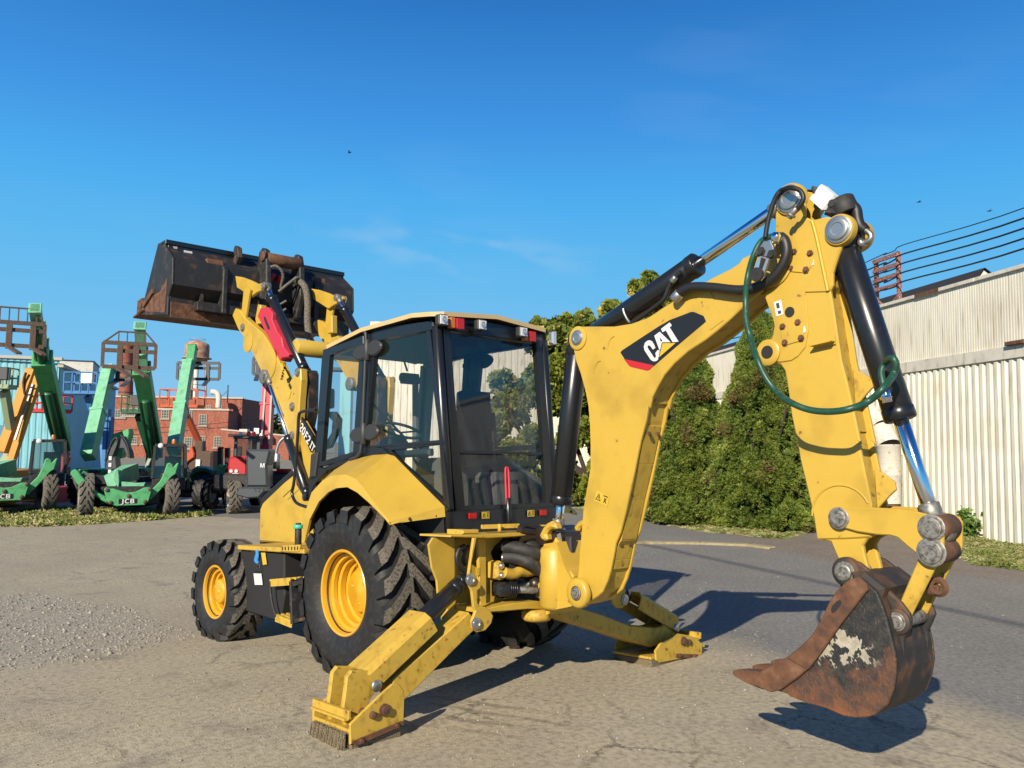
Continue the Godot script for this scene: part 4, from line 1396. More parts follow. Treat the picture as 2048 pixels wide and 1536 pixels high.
	s.box(Vector3((rf[0] + rf[2]) / 2, rf[1], -.5), Vector3(rf[2] - rf[0] + .1, .10, 1.5), .03)
	s.box(Vector3((rf[0] + rf[2]) / 2 + .1, rf[5] + .2, -.7), Vector3(.4, .6, .2), .05)
	var cb = part("cab_frame", s, mats.dark_grey, r)
	s = Shape.new()
	s.quad(Vector3(rf[4], rf[5], .12), Vector3(rf[0], rf[1], .12), Vector3(rf[2], rf[3], .12), Vector3(rf[6], rf[7], .12), Vector3(0, 0, 1))
	part("windscreen", s, mats.cab_glass, cb)
	for q in [[[-.14,2.407], "amber"], [[0.016,2.405], "amber"], [[-.392,2.371], "lamp_glass"], [[0.254,2.357], "lamp_glass"]]:
		s = Shape.new()
		s.lathe([0, -.07, .055, -.07, .065, 0, .05, .06, 0, .08], Vector3(q[0][0], q[0][1], -.2), Vector3.UP, 12)
		part("beacon" if q[1] == "amber" else "work_lamp", s, mats.red_lens if q[1] == "amber" else mats.lamp_glass, cb)
	telescopic(r, Vector3(-7.707,1.468,-26) - o0, Vector3(-7.833,4.57,-26.6) - o0, .34, .38, mats.pink_red, null, 2)
	s = Shape.new()
	for x in [-.12, .12]: s.beam(Vector3(-7.641,1.703,-25.75) - o0 + Vector3(x, 0, 0), Vector3(-7.756,4.014,-26.35) - o0 + Vector3(x * .8, 0, 0), .05, .04, Vector3(0, 0, 1))
	part("boom_rail", s, mats.stone_coping, r)
	carriage(r, Vector3(-7.983,4.243,-26.6) - o0, .75, .52, mats.dark_grey, 0.0, [-.2])
	s = Shape.new()
	s.plate([0.32,1.913,0.372,1.939,0.987,1.947,1.042,1.891,0.961,1.478,1.003,0.867,0.379,0.859,0.346,1.47], .9, 1.5, .06)
	var hd = part("grey_boom_head", s, mats.hood_grey, r)
	s = Shape.new()
	s.plate([0.207,0.647,0.284,0.858,1.003,0.867,1.028,0.763,0.865,0.582,0.528,0.556], 1.2, 1.9, .04)
	part("bucket_foot", s, mats.hood_grey, hd)
	var mc = [0.827,1.48]
	part("lettering", moved(text_shape("M", .17, .01), Transform3D(Basis(), Vector3(mc[0], mc[1], 1.51))), mats.decal_white, hd)
	s = Shape.new()
	for q in [[0.743,0.832], [0.824,0.853], [0.908,0.824], [0.786,0.771], [0.89,0.762]]: s.lathe([0, 0, .025, 0, .025, .004, 0, .004], Vector3(q[0], q[1], 1.9), Vector3(0, 0, 1), 10)
	part("grip_hole", s, mats.matt_black, hd)
	s = Shape.new()
	s.box(Vector3(.2, .95, -.9), Vector3(2.2, .5, 3.0), .06)
	s.plate([0.736,1.147,0.775,1.279,1.28,1.285,1.296,0.805,0.769,0.82], -.6, .2, .04)
	part("chassis", s, mats.dusty_black, r)
	s = Shape.new()
	s.box(Vector3(1.105,1.283, .22), Vector3(.46, .14, .05), .02)
	part("tail_lamp", s, mats.red_lens, r)
	s = Shape.new()
	s.cyl(Vector3(0.861,1.345, .2), Vector3(0.878,1.805, .2), .11, 12)
	s.tube([Vector3(0.765,1.585, .1), Vector3(0.879,2.113, .1), Vector3(1.07,2.313, .1)], .05, 8, 3)
	part("exhaust", s, mats.steel, r)
	small_wheel(r, Vector3(-.281,0.477, .6), .52, .36, -1, true, .5)
	small_wheel(r, Vector3(1.082,0.516, .3), .52, .36, 1, false)
	# lifts and other machines between them
	var y = thing("boom_lift", "yellow boom lift with two parallel arms at the left edge", "boom lift", Vector3(-16.5, -.4, -27))
	o0 = y.position
	for q in [[Vector3(-16.552,1.343,-27), Vector3(-16.078,4.13,-27.6), .28], [Vector3(-16.12,1.029,-26.8), Vector3(-15.717,3.883,-27.4), .2]]:
		s = Shape.new()
		s.beam(q[0] - o0, q[1] - o0, q[2], q[2], Vector3(0, 0, 1), .03)
		part("lift_arm", s, mats.lift_yellow, y)
	s = Shape.new()
	s.beam(Vector3(-15.973,1.754,-26.7) - o0, Vector3(-15.785,3.601,-27.2) - o0, .06, .06, Vector3(0, 0, 1))
	part("arm_ram", s, mats.greasy_steel, y)
	s = Shape.new()
	s.box(Vector3(0, .7, 0), Vector3(2.0, 1.0, 2.4), .08)
	part("chassis", s, mats.lift_yellow, y)
	s = Shape.new()
	s.tube([Vector3(-16.096,3.986,-27.3) - o0, Vector3(-16.16,3.653,-27.3) - o0, Vector3(-16.087,3.24,-27.3) - o0], .04, 6, 3)
	part("arm_hose", s, mats.hose_rubber, y)
	basket("lift_platform", "pale green lift platform at the left frame edge, before the blue shed", Vector3(-16.09,3.414,-26), .75, .58, .5, mats.lift_pale, Vector3(-17.2, -.4, -27), mats.dark_grey)
	basket("lift_platform", "blue lift platform with white control box, beside the blue shed's shaded side", Vector3(-17.054,3.651,-33), 1.30, .8, .8, mats.lift_blue, Vector3(-16.2, -.5, -33.5), mats.white_paint)
	basket("lift_platform", "small red lift platform behind the leftmost green boom", Vector3(-16.251,2.779,-29), 1.25, .55, .8, mats.lift_red, Vector3(-16.6, -.45, -30), mats.dark_grey)
	basket("lift_platform", "orange-red lift platform behind the mint boom, above brick factory windows", Vector3(-13.955,3.245,-35), 1.60, .70, .8, mats.lift_orange, Vector3(-13.0, -.5, -36), mats.dark_grey)
	basket("lift_platform", "small dark green lift platform beside the dark telehandler boom", Vector3(-14.074,2.852,-31), .85, .6, .6, mats.dark_green, Vector3(-13.7, -.45, -31.5), mats.dark_grey)
	var g = thing("excavator_arm", "dark grey folded digger arm parked between green telehandlers", "digger arm", Vector3(-11.8, -.36, -25.0))
	o0 = g.position
	for q in [[-.339,1.729,-.185,1.936,-.053,2.184,-.014,2.226,0.001,2.144,-.061,1.938,-.152,1.69,-.294,1.647], [0.023,1.898,0.068,2.248,0.108,2.269,0.22,2.085,0.357,1.799,0.386,1.615,0.281,1.655,0.167,1.9], [-.354,1.606,-.048,1.651,0.011,1.283,-.315,1.238]]:
		s = Shape.new()
		s.plate(q, -.2, .1, .03)
		part("arm_plate", s, mats.dark_grey, g)
	s = Shape.new()
	for k in 4: s.box(Vector3(-.198,1.608, .12) + Vector3(0, -k * .2, 0), Vector3(.09, .12, .03), .01)
	part("white_mark", s, mats.white_paint, g)
	s = Shape.new()
	s.tube([Vector3(-.35,1.524, .1), Vector3(-.192,2.08, .1), Vector3(-.055,2.221, .1), Vector3(-.007,2.082, .1)], .035, 6, 3)
	s.tube([Vector3(0.065,2.309, .1), Vector3(0.261,2.086, .1), Vector3(0.384,1.656, .1)], .035, 6, 3)
	part("arm_hose", s, mats.hose_rubber, g)
	s = Shape.new()
	s.box(Vector3(0, .6, -.6), Vector3(1.3, .9, 1.0), .06)
	part("chassis", s, mats.dusty_black, g)
	var q2 = thing("digger", "orange digger arm with rusty parts before the brick wall", "digger", Vector3(-11.0, -.4, -29.5))
	s = Shape.new()
	s.plate([-.49,1.341,-.493,1.695,-.332,1.799,-.302,2.002,-.226,2.003,-.139,1.751,-.146,1.624,-.319,1.495], 0, .3, .03)
	part("digger_arm", s, mats.lift_orange, q2)
	s = Shape.new()
	s.box(Vector3(0.018,1.347, -.2), Vector3(.9, 1.0, .8), .08)
	s.box(Vector3(-.05,1.752, 0), Vector3(.3, .9, .3), .04)
	s.box(Vector3(.0, .7, -.5), Vector3(2.0, 1.0, 1.0), .06)
	part("digger_body", s, mats.rust_brown, q2)
	s = Shape.new()
	s.box(Vector3(-.015,1.398, .24), Vector3(.16, .3, .05), .01)
	part("white_box", s, mats.white_paint, q2)
	var bl = thing("lift_mast", "blue vertical lift mast beside the light green boom", "lift mast", Vector3(-15.138,0.861,-31))
	bl.position.y = -.45
	s = Shape.new()
	s.box(Vector3(0, 1.7, 0), Vector3(.16, 3.4, .3), .02)
	s.box(Vector3(.16, 1.6, 0), Vector3(.10, 3.0, .3), .02)
	part("mast_column", s, mats.lift_blue, bl)
	var lt = thing("lift_tower", "light blue tall lift column seen through the cab door window", "lift tower", Vector3(-6.005,1.545,-30))
	lt.position.y = -.1
	s = Shape.new()
	s.box(Vector3(0, 2.2, 0), Vector3(.42, 4.6, .4), .02)
	part("column", s, mats.light_blue_cladding, lt)
	s = Shape.new()
	s.box(Vector3(-.1, 4.55, 0), Vector3(.9, .12, .6), .02)
	s.box(Vector3(.05, 4.8, 0), Vector3(.36, .45, .4), .04)
	part("head", s, mats.dark_grey, lt)

func P(f: float, y: float, l: float) -> Vector3: return Vector3(f, y, -l)   # forward, up, left of the machine

func sw() -> Shape:
	var s = Shape.new()
	s.xf = S0
	return s

func mir(a: Array) -> Array:   # 3D points to the machine's other side
	var r = []
	for p in a: r.append(Vector3(p.x, p.y, -p.z))
	return r

func tyre_shape(R: float, rb: float, w: float, lugs: int, lh: float, rural: bool) -> Shape:   # axle along z, middle at the origin
	var s = Shape.new()
	var h = w / 2.0
	var rc = R - lh
	s.lathe([rb - .01, -h * .62, rb + .02, -h * .80, rb + (rc - rb) * .35, -h * .98, rb + (rc - rb) * .62, -h, rc - .05, -h * .93, rc - .012, -h * .80, rc, -h * .5, rc + .008, 0, rc, h * .5, rc - .012, h * .80, rc - .05, h * .93, rb + (rc - rb) * .62, h, rb + (rc - rb) * .35, h * .98, rb + .02, h * .80, rb - .01, h * .62], Vector3.ZERO, Vector3(0, 0, 1), 56, 0.3)
	# lugs: bars that start on the shoulder and bend across the tread past its middle
	for side in [-1.0, 1.0]:
		for k in lugs:
			var t0 = TAU * (k + (0.5 if side > 0 else 0.0)) / lugs
			var rows = []
			var steps = [[1.02, -.10, rc - .075, rc - .070], [.97, 0.0, rc - .035, R - .022], [.78, .10, rc - .01, R - .006], [.45, .42, rc, R], [.14, .78, rc, R], [-.06, .84, rc, R - .002]] if rural else [[1.02, -.10, rc - .06, rc - .05], [.97, .0, rc - .03, R - .016], [.76, .08, rc - .01, R - .004], [.50, .40, rc, R], [.30, .72, rc, R], [-.10, .80, rc, R]]
			for q in steps:
				var tt: float = t0 + q[1] * TAU / lugs * 1.25
				var half: float = TAU / lugs * (.255 if rural else .27)
				var z: float = side * h * q[0]
				rows.append([Vector3(cos(tt - half * 1.25) * q[2], sin(tt - half * 1.25) * q[2], z), Vector3(cos(tt - half) * q[3], sin(tt - half) * q[3], z), Vector3(cos(tt + half) * q[3], sin(tt + half) * q[3], z), Vector3(cos(tt + half * 1.25) * q[2], sin(tt + half * 1.25) * q[2], z)])
			for i in rows.size() - 1:
				var A = rows[i]
				var C = rows[i + 1]
				var mid: Vector3 = (A[1] + A[2]) / 2.0
				var along: Vector3 = (A[2] - A[1])
				s.quad(A[0], A[1], C[1], C[0], -along)
				s.quad(A[1], A[2], C[2], C[1], Vector3(mid.x, mid.y, 0))
				s.quad(A[2], A[3], C[3], C[2], along)
			for e in [0, rows.size() - 1]:
				s.quad(rows[e][0], rows[e][1], rows[e][2], rows[e][3], Vector3(0, 0, side * (1 if e == 0 else -1)))
	return s

func make_wheel(called: String, R: float, rimr: float, w: float, lugs: int, lh: float, rural: bool, hub: Array, to: Node) -> Node3D:
	var o = Node3D.new()
	o.name = called
	to.add_child(o, true)
	var t = tyre_shape(R, rimr, w, lugs, lh, rural)
	part("tyre", t, mats.rubber, o)
	var g = Shape.new()   # worn, dusty faces of the lugs, a skin on their tops
	for i in range(0, t.v.size(), 3):
		var c = (t.v[i] + t.v[i + 1] + t.v[i + 2]) / 3.0
		var rad = Vector2(c.x, c.y)
		var nn = t.n[i]
		if rad.length() > R - lh * .55 and Vector2(nn.x, nn.y).dot(rad.normalized()) > .7:
			for k in 3:
				g.v.append(t.v[i + k] + Vector3(t.v[i + k].x, t.v[i + k].y, 0).normalized() * .002)
				g.n.append(t.n[i + k])
				g.uv.append(Vector2.ZERO)
	part("tread_face", g, mats.dusty_rubber, o)
	var h = w / 2.0
	var rm = Shape.new()
	var f = rimr + .022
	var wd = rimr * .68
	rm.lathe([f - .012, h * .72, f, h * .74, f + .003, h * .80, f - .004, h * .83, f - .018, h * .81, rimr - .002, h * .72, rimr - .006, h * .50, rimr - .034, h * .47, rimr - .036, h * .34, rimr - .030, h * .30, rimr - .058, h * .26, rimr - .060, h * .08, rimr - .054, h * .04, rimr - .084, h * .0, rimr - .088, -h * .16, wd, -h * .2, wd - .012, hub[0], 0, hub[0]], Vector3.ZERO, Vector3(0, 0, 1), 56, 0.86)
	rm.lathe([rimr - .01, -h * .7, rimr + .02, -h * .74, f, -h * .8, f - .02, -h * .8, rimr - .07, -h * .5, rimr - .08, -h * .1], Vector3.ZERO, Vector3(0, 0, 1), 32, 0.5)
	part("rim", rm, mats.rim_yellow, o)
	var hb = Shape.new()
	var hr: float = hub[1]
	hb.lathe([hr * 1.22, hub[0] - .004, hr * 1.22, hub[0] + .02, hr * 1.12, hub[0] + .03, hr, hub[0] + .032, hr, hub[2] - .012, hr - .012, hub[2], hr * .25, hub[2], hr * .2, hub[2] + .008, 0, hub[2] + .008], Vector3.ZERO, Vector3(0, 0, 1), 32, 0.7)
	part("hub", hb, mats.rim_yellow, o)
	var bl = Shape.new()
	for k in 10:
		var a = TAU * k / 10
		bl.bolt(Vector3(cos(a) * hr * 1.36, sin(a) * hr * 1.36, hub[0]), Vector3(0, 0, 1), .013, .02)
	for k in 3:
		var a = TAU * k / 3 + .4
		bl.cyl(Vector3(cos(a) * hr * .58, sin(a) * hr * .58, hub[2] - .006), Vector3(cos(a) * hr * .58, sin(a) * hr * .58, hub[2] + .006), .014, 8)
	part("wheel_bolts", bl, mats.rim_yellow, o)
	return o

func text_shape(t: String, size: float, depth: float, bold := true, font := "Droid Sans") -> Shape:   # lettering in x, y, its middle at the origin
	var tm = TextMesh.new()
	var sf = SystemFont.new()
	sf.font_names = PackedStringArray([font])
	sf.font_weight = 700 if bold else 400
	tm.font = sf
	tm.text = t
	tm.font_size = 64
	tm.pixel_size = size / 64.0
	tm.depth = depth
	tm.curve_step = 2.0
	var s = Shape.new()
	for k in tm.get_surface_count():
		var a = tm.surface_get_arrays(k)
		var idx = a[Mesh.ARRAY_INDEX]
		for i in range(0, idx.size(), 3):
			s.tri(a[Mesh.ARRAY_VERTEX][idx[i]], a[Mesh.ARRAY_VERTEX][idx[i + 1]], a[Mesh.ARRAY_VERTEX][idx[i + 2]], a[Mesh.ARRAY_NORMAL][idx[i]], a[Mesh.ARRAY_NORMAL][idx[i + 1]], a[Mesh.ARRAY_NORMAL][idx[i + 2]])
	return s

func moved(s: Shape, t: Transform3D) -> Shape:
	var r = Shape.new()
	for i in s.v.size():
		r.v.append(t * s.v[i])
		r.n.append((t.basis * s.n[i]).normalized())
	r.uv = s.uv
	return r

func ram(to: Node, called: String, a: Vector3, b: Vector3, head: Vector3, rb: float, rr: float, xf: Transform3D, lug := .05, m: Material = null):   # barrel from pin a to the head, rod on to pin b
	var s = Shape.new()
	s.xf = xf
	var d = (b - a).normalized()
	var up = d.cross(Vector3(0, 0, 1)).normalized()
	head = a + d * (head - a).dot(d)
	s.cyl(a + d * lug * .9, head, rb, 28, -1, .008)
	s.cyl(head - d * .05, head + d * .015, rb * 1.06, 28, -1, .006)
	s.cyl(a + d * lug * .7, a + d * (lug + .05), rb * 1.04, 24)
	s.cyl(a - Vector3(0, 0, .045), a + Vector3(0, 0, .045), lug, 20)
	var o = part(called, s, m if m else mats.black_paint, to)
	var r = Shape.new()
	r.xf = xf
	r.cyl(head, b - d * .03, rr, 24)
	part("rod", r, mats.chrome, o)
	var k = Shape.new()
	k.xf = xf
	k.cyl(b - Vector3(0, 0, .04), b + Vector3(0, 0, .04), lug * 1.05, 20)
	k.cyl(b - d * (lug + .05), b - d * lug * .6, rr * 1.35, 18)
	part("rod_eye", k, mats.greasy_steel, o)
	return o

func make_backhoe():
	B = thing("backhoe_loader", "yellow backhoe loader with raised front bucket and black cab, standing on its stabilizers", "backhoe loader", Vector3(-0.5402,0.0451,-7.0920))
	var F = Vector3(-0.67455,-0.05713,-0.73602).normalized()
	var Y = Vector3(-0.02919,0.99829,-0.05074)
	Y = (Y - F * Y.dot(F)).normalized()
	B.basis = Basis(F, Y, F.cross(Y))
	var a = deg_to_rad(2.0)
	S0 = Transform3D(Basis(Vector3(-cos(a), 0, -sin(a)), Vector3.UP, Vector3(sin(a), 0, -cos(a))), P(-1.25, 0, 0))
	make_wheels_and_frame()
	make_cab()
	make_loader()
	make_swing()
	make_stabilizers()
	make_boom()
	make_stick()
	make_dig_bucket()
	make_hoses()

func make_wheels_and_frame():
	var rw = make_wheel("rear_wheel", .655, .305, .47, 19, .042, true, [-.03, .165, .05], B)
	rw.position = P(0, .598, .79)
	rw.rotation = Vector3(0, PI, .3)
	var rw2 = again(rw, "rear_wheel", B, Transform3D(Basis.from_euler(Vector3(0, 0, 1.0)), P(0, .598, -.79)))
	var fw = make_wheel("front_wheel", .487, .229, .335, 17, .034, false, [.0, .115, .10], B)
	fw.transform = Transform3D(Basis.from_euler(Vector3(0, PI + deg_to_rad(1.5), .1)), P(2.185, .439, .925))
	again(fw, "front_wheel", B, Transform3D(Basis.from_euler(Vector3(0, deg_to_rad(1.5), .6)), P(2.185, .439, -.925)))
	var s = Shape.new()
	s.box(P(1.1, .62, 0), Vector3(3.0, .28, .55), .02)
	s.cyl(P(0, .6, .6), P(0, .6, -.6), .12, 20)
	s.box(P(0, .62, 0), Vector3(.42, .42, .5), .05)
	s.cyl(P(2.185, .45, .75), P(2.185, .45, -.75), .09, 16)
	s.box(P(-.55, .75, 0), Vector3(.9, .35, .8), .02)
	part("chassis", s, mats.matt_black, B)
	# battery and tank box between the wheels, steps, deck
	s = Shape.new()
	s.plate([1.86, .30, 1.86, .84, 1.0, .84, .98, .50, 1.05, .27], -.96, -.5, .012)
	var bx = part("side_box", s, mats.matt_black, B)
	s = Shape.new()
	s.plate([1.612,0.853,1.444,0.875,1.393,0.669,1.549,0.664], -.972, -.955, .002)
	part("recess", s, mats.matt_black, bx)
	s = Shape.new()
	var rg = Vector3(1.451,0.805,-.98)
	for k in 5: s.tube([rg + Vector3(.03 - k * .01, .05, 0), rg + Vector3(-.02 + k * .012, .01 - k * .012, -.01), rg + Vector3(.01 - k * .008, -.06, 0)], .014, 6)
	part("rag", s, mats.blue_rag, bx)
	s = Shape.new()
	s.tube(pts([1.501,0.756,-.975,1.468,0.721,-.975,1.427,0.732,-.975,1.415,0.696,-.975]), .012, 6)
	part("box_hose", s, mats.dusty_black, bx)
	s = Shape.new()
	s.plate([1.542,0.646,1.392,0.653,1.361,0.557,1.512,0.546], -.976, -.972, .0005)
	part("paper_label", s, mats.decal_white, bx)
	s = Shape.new()
	s.plate([1.401,0.837,1.323,0.84,1.288,0.74,1.361,0.731], -.976, -.972, .0005)
	part("yellow_label", s, mats.decal_yellow, bx)
	s = Shape.new()
	s.plate([1.86, .845, 1.86, .885, .60, .905, .60, .865], -.99, -.42, .006)
	var dk = part("deck", s, mats.scuffed_yellow, B)
	s = Shape.new()
	s.plate([0.958,0.919,0.637,0.939,0.662,0.878,1.003,0.864], -1.0, -.985, .004)
	var dl = part("deck_lip", s, mats.scuffed_yellow, dk)
	s = Shape.new()
	for q in [[0.951,0.895], [0.896,0.897], [0.84,0.899], [0.785,0.902], [0.731,0.904], [0.684,0.907]]:
		s.box(Vector3(q[0], q[1], -1.001), Vector3(.018, .03, .003), .001)
		s.cut()
	part("lip_slot", s, mats.matt_black, dl)
	for st in [[[1.117,0.61], [0.751,0.649]], [[0.999,0.33], [0.712,0.308]]]:
		var u = P(st[0][0], st[0][1], 1.02)
		var v = P(st[1][0], st[1][1], 1.02)
		s = Shape.new()
		for k in 4: s.beam(u + P(0, .006, -k * .05), v + P(0, .006, -k * .05), .022, .022, Vector3.UP, .004)
		s.beam(u + P(0, -.02, .006), v + P(0, -.02, .006), .012, .05, Vector3.UP, .003)
		part("step", s, mats.scuffed_yellow, B)
	s = Shape.new()
	s.plate([0.735,0.638,0.705,0.644,0.666,0.302,0.696,0.299], -1.05, -.95, .005)
	s.tube([P(1.101,0.612, 1.03), P(1.089,0.507, 1.03), P(1.046,0.405, 1.03), P(0.979,0.329, 1.03)], .010, 8)
	var sh = part("step_hanger", s, mats.dusty_black, B)
	s = Shape.new()
	s.plate([0.708,0.636,0.546,0.661,0.545,0.63,0.703,0.596], -1.032, -1.022, .003)
	s.cut()
	s.plate([0.667,0.339,0.494,0.373,0.493,0.347,0.663,0.308], -1.032, -1.022, .003)
	part("hanger_bracket", s, mats.rusty_black, sh)
	# bonnet
	s = Shape.new()
	var hood = [2.56, .86, 2.56, 1.20, 2.50, 1.27, 2.05, 1.47, 1.80, 1.56, 1.35, 1.60, 1.1, 1.6, 1.1, .86]
	s.plate(hood, -.44, .44, .02)
	var hd = part("bonnet", s, mats.yellow_paint, B)
	s = Shape.new()
	s.plate([2.585, 1.24, 2.52, 1.33, 2.06, 1.525, 1.86, 1.60, 1.84, 1.55, 2.04, 1.46, 2.50, 1.26, 2.57, 1.20], -.43, .43, .01)
	part("black_bonnet_top", s, mats.black_paint, hd)
	s = Shape.new()
	s.box(P(2.6, .95, 0), Vector3(.08, .6, .8), .02)
	part("grille", s, mats.matt_black, hd)
	s = Shape.new()
	s.beam(P(1.72, 1.585, .446), P(1.45, 1.365, .446), .004, .10, Vector3(.6, -.7, 0), .001)
	part("seam", s, mats.dusty_black, hd)
	s = Shape.new()
	s.tube(pts([1.7,1.424,-.5,1.921,1.326,-.5]), .004, 6)
	s.tube(pts([1.318,0.922,-.62,1.398,0.941,-.62]), .001, 4)
	part("panel_gap", s, mats.matt_black, hd)
	s = Shape.new()
	s.cyl(P(1.05, .90, .80), P(1.05, 1.05, .80), .030, 14)
	s.cyl(P(1.05, 1.075, .80), P(1.05, 1.10, .80), .025, 10)
	var fc = part("filler_neck", s, mats.dusty_black, B)
	s = Shape.new()
	s.cyl(P(1.05, 1.05, .80), P(1.05, 1.085, .80), .043, 16)
	part("filler_cap", s, mats.teal, fc)
	# rear wings over the wheels
	for side in [1.0, -1.0]:
		var n = [0.648,0.983,0.604,1.189,0.493,1.366,0.325,1.457,0.177,1.498,-.034,1.502,-.179,1.468,-.25,1.425,-.429,1.294,-.644,1.152]
		var inn = [1.131,1.072,1.101,1.296,0.99,1.466,0.792,1.559,0.529,1.638,0.178,1.667,-.042,1.666,-.141,1.646,-.393,1.489,-.788,1.249]
		var o = [0.58,0.957,0.503,1.142,0.353,1.293,0.205,1.368,0.084,1.398,-.079,1.404,-.222,1.361,-.388,1.283,-.509,1.218,-.644,1.144]
		s = Shape.new()
		var qn = Shape.flat2(n)
		var qi = Shape.flat2(inn)
		var qo = Shape.flat2(o)
		var sg: float = side
		for i in qn.size() - 1:
			var A = P(qn[i].x, qn[i].y, .985 * sg)
			var C = P(qn[i + 1].x, qn[i + 1].y, .985 * sg)
			var A2 = P(qi[i].x, qi[i].y, .60 * sg)
			var C2 = P(qi[i + 1].x, qi[i + 1].y, .60 * sg)
			var A3 = P(qo[i].x, qo[i].y, .995 * sg)
			var C3 = P(qo[i + 1].x, qo[i + 1].y, .995 * sg)
			var dn = Vector3(0, -.025, 0)
			s.quad(A, C, C2, A2, Vector3(0, 1, 0) if i < 6 else Vector3(-1, 1, 0))
			s.quad(A + dn, C + dn, C2 + dn, A2 + dn, Vector3(0, -1, 0))
			s.quad(A, C, C3, A3, P(0, 0, sg))
			s.quad(A3, C3, C3 - P(0, 0, .02 * sg), A3 - P(0, 0, .02 * sg), Vector3(0, -1, 0))
			s.quad(A + dn, C + dn, C3 - P(0, 0, .02 * sg), A3 - P(0, 0, .02 * sg), P(0, 0, -sg))
		var last = qn.size() - 1
		var a0 = P(qn[last].x, qn[last].y, .985 * sg)
		var a1 = P(qi[last].x, qi[last].y, .60 * sg)
		s.quad(a0, a1, a1 + P(-.01, -.075, 0), a0 + P(.01, -.02, 0), Vector3(-1, 0, 0))
		var w = part("rear_wing", s, mats.yellow_paint, B)
		s = Shape.new()
		for p in [[-.70, 1.165, .85], [-.765, 1.18, .66]]: s.bolt(P(p[0], p[1], p[2] * sg), Vector3(-1, .2, 0), .010, .008)
		part("wing_bolts", s, mats.rusty_black, w)
		# the black wheel arch inside the wing
		s = Shape.new()
		for i in qi.size() - 1:
			s.quad(P(qi[i].x, qi[i].y - .03, .61 * sg), P(qi[i + 1].x, qi[i + 1].y - .03, .61 * sg), P(qi[i + 1].x, .7, .58 * sg), P(qi[i].x, .7, .58 * sg), P(0, 0, sg))
		part("wheel_arch", s, mats.matt_black, B)

func pane(called: String, a: Array, z: float, to: Node, m: Material = null) -> MeshInstance3D:
	var s = Shape.new()
	var p = Shape.flat2(a)
	var idx = Geometry2D.triangulate_polygon(p)
	for i in range(0, idx.size(), 3):
		s.flat(Shape.v3(p[idx[i]], z), Shape.v3(p[idx[i + 1]], z), Shape.v3(p[idx[i + 2]], z), Vector3(0, 0, signf(z)))
	return part(called, s, m if m else mats.tinted_glass, to)

func rear_face(a: Array, d := 0.0) -> Array:   # left and up on the sloping back of the cab
	var r = []
	for i in range(0, a.size() - 1, 2):
		r.append(P(-.82 + (a[i + 1] - 1.1) * .085 - d, a[i + 1], a[i]))
	return r

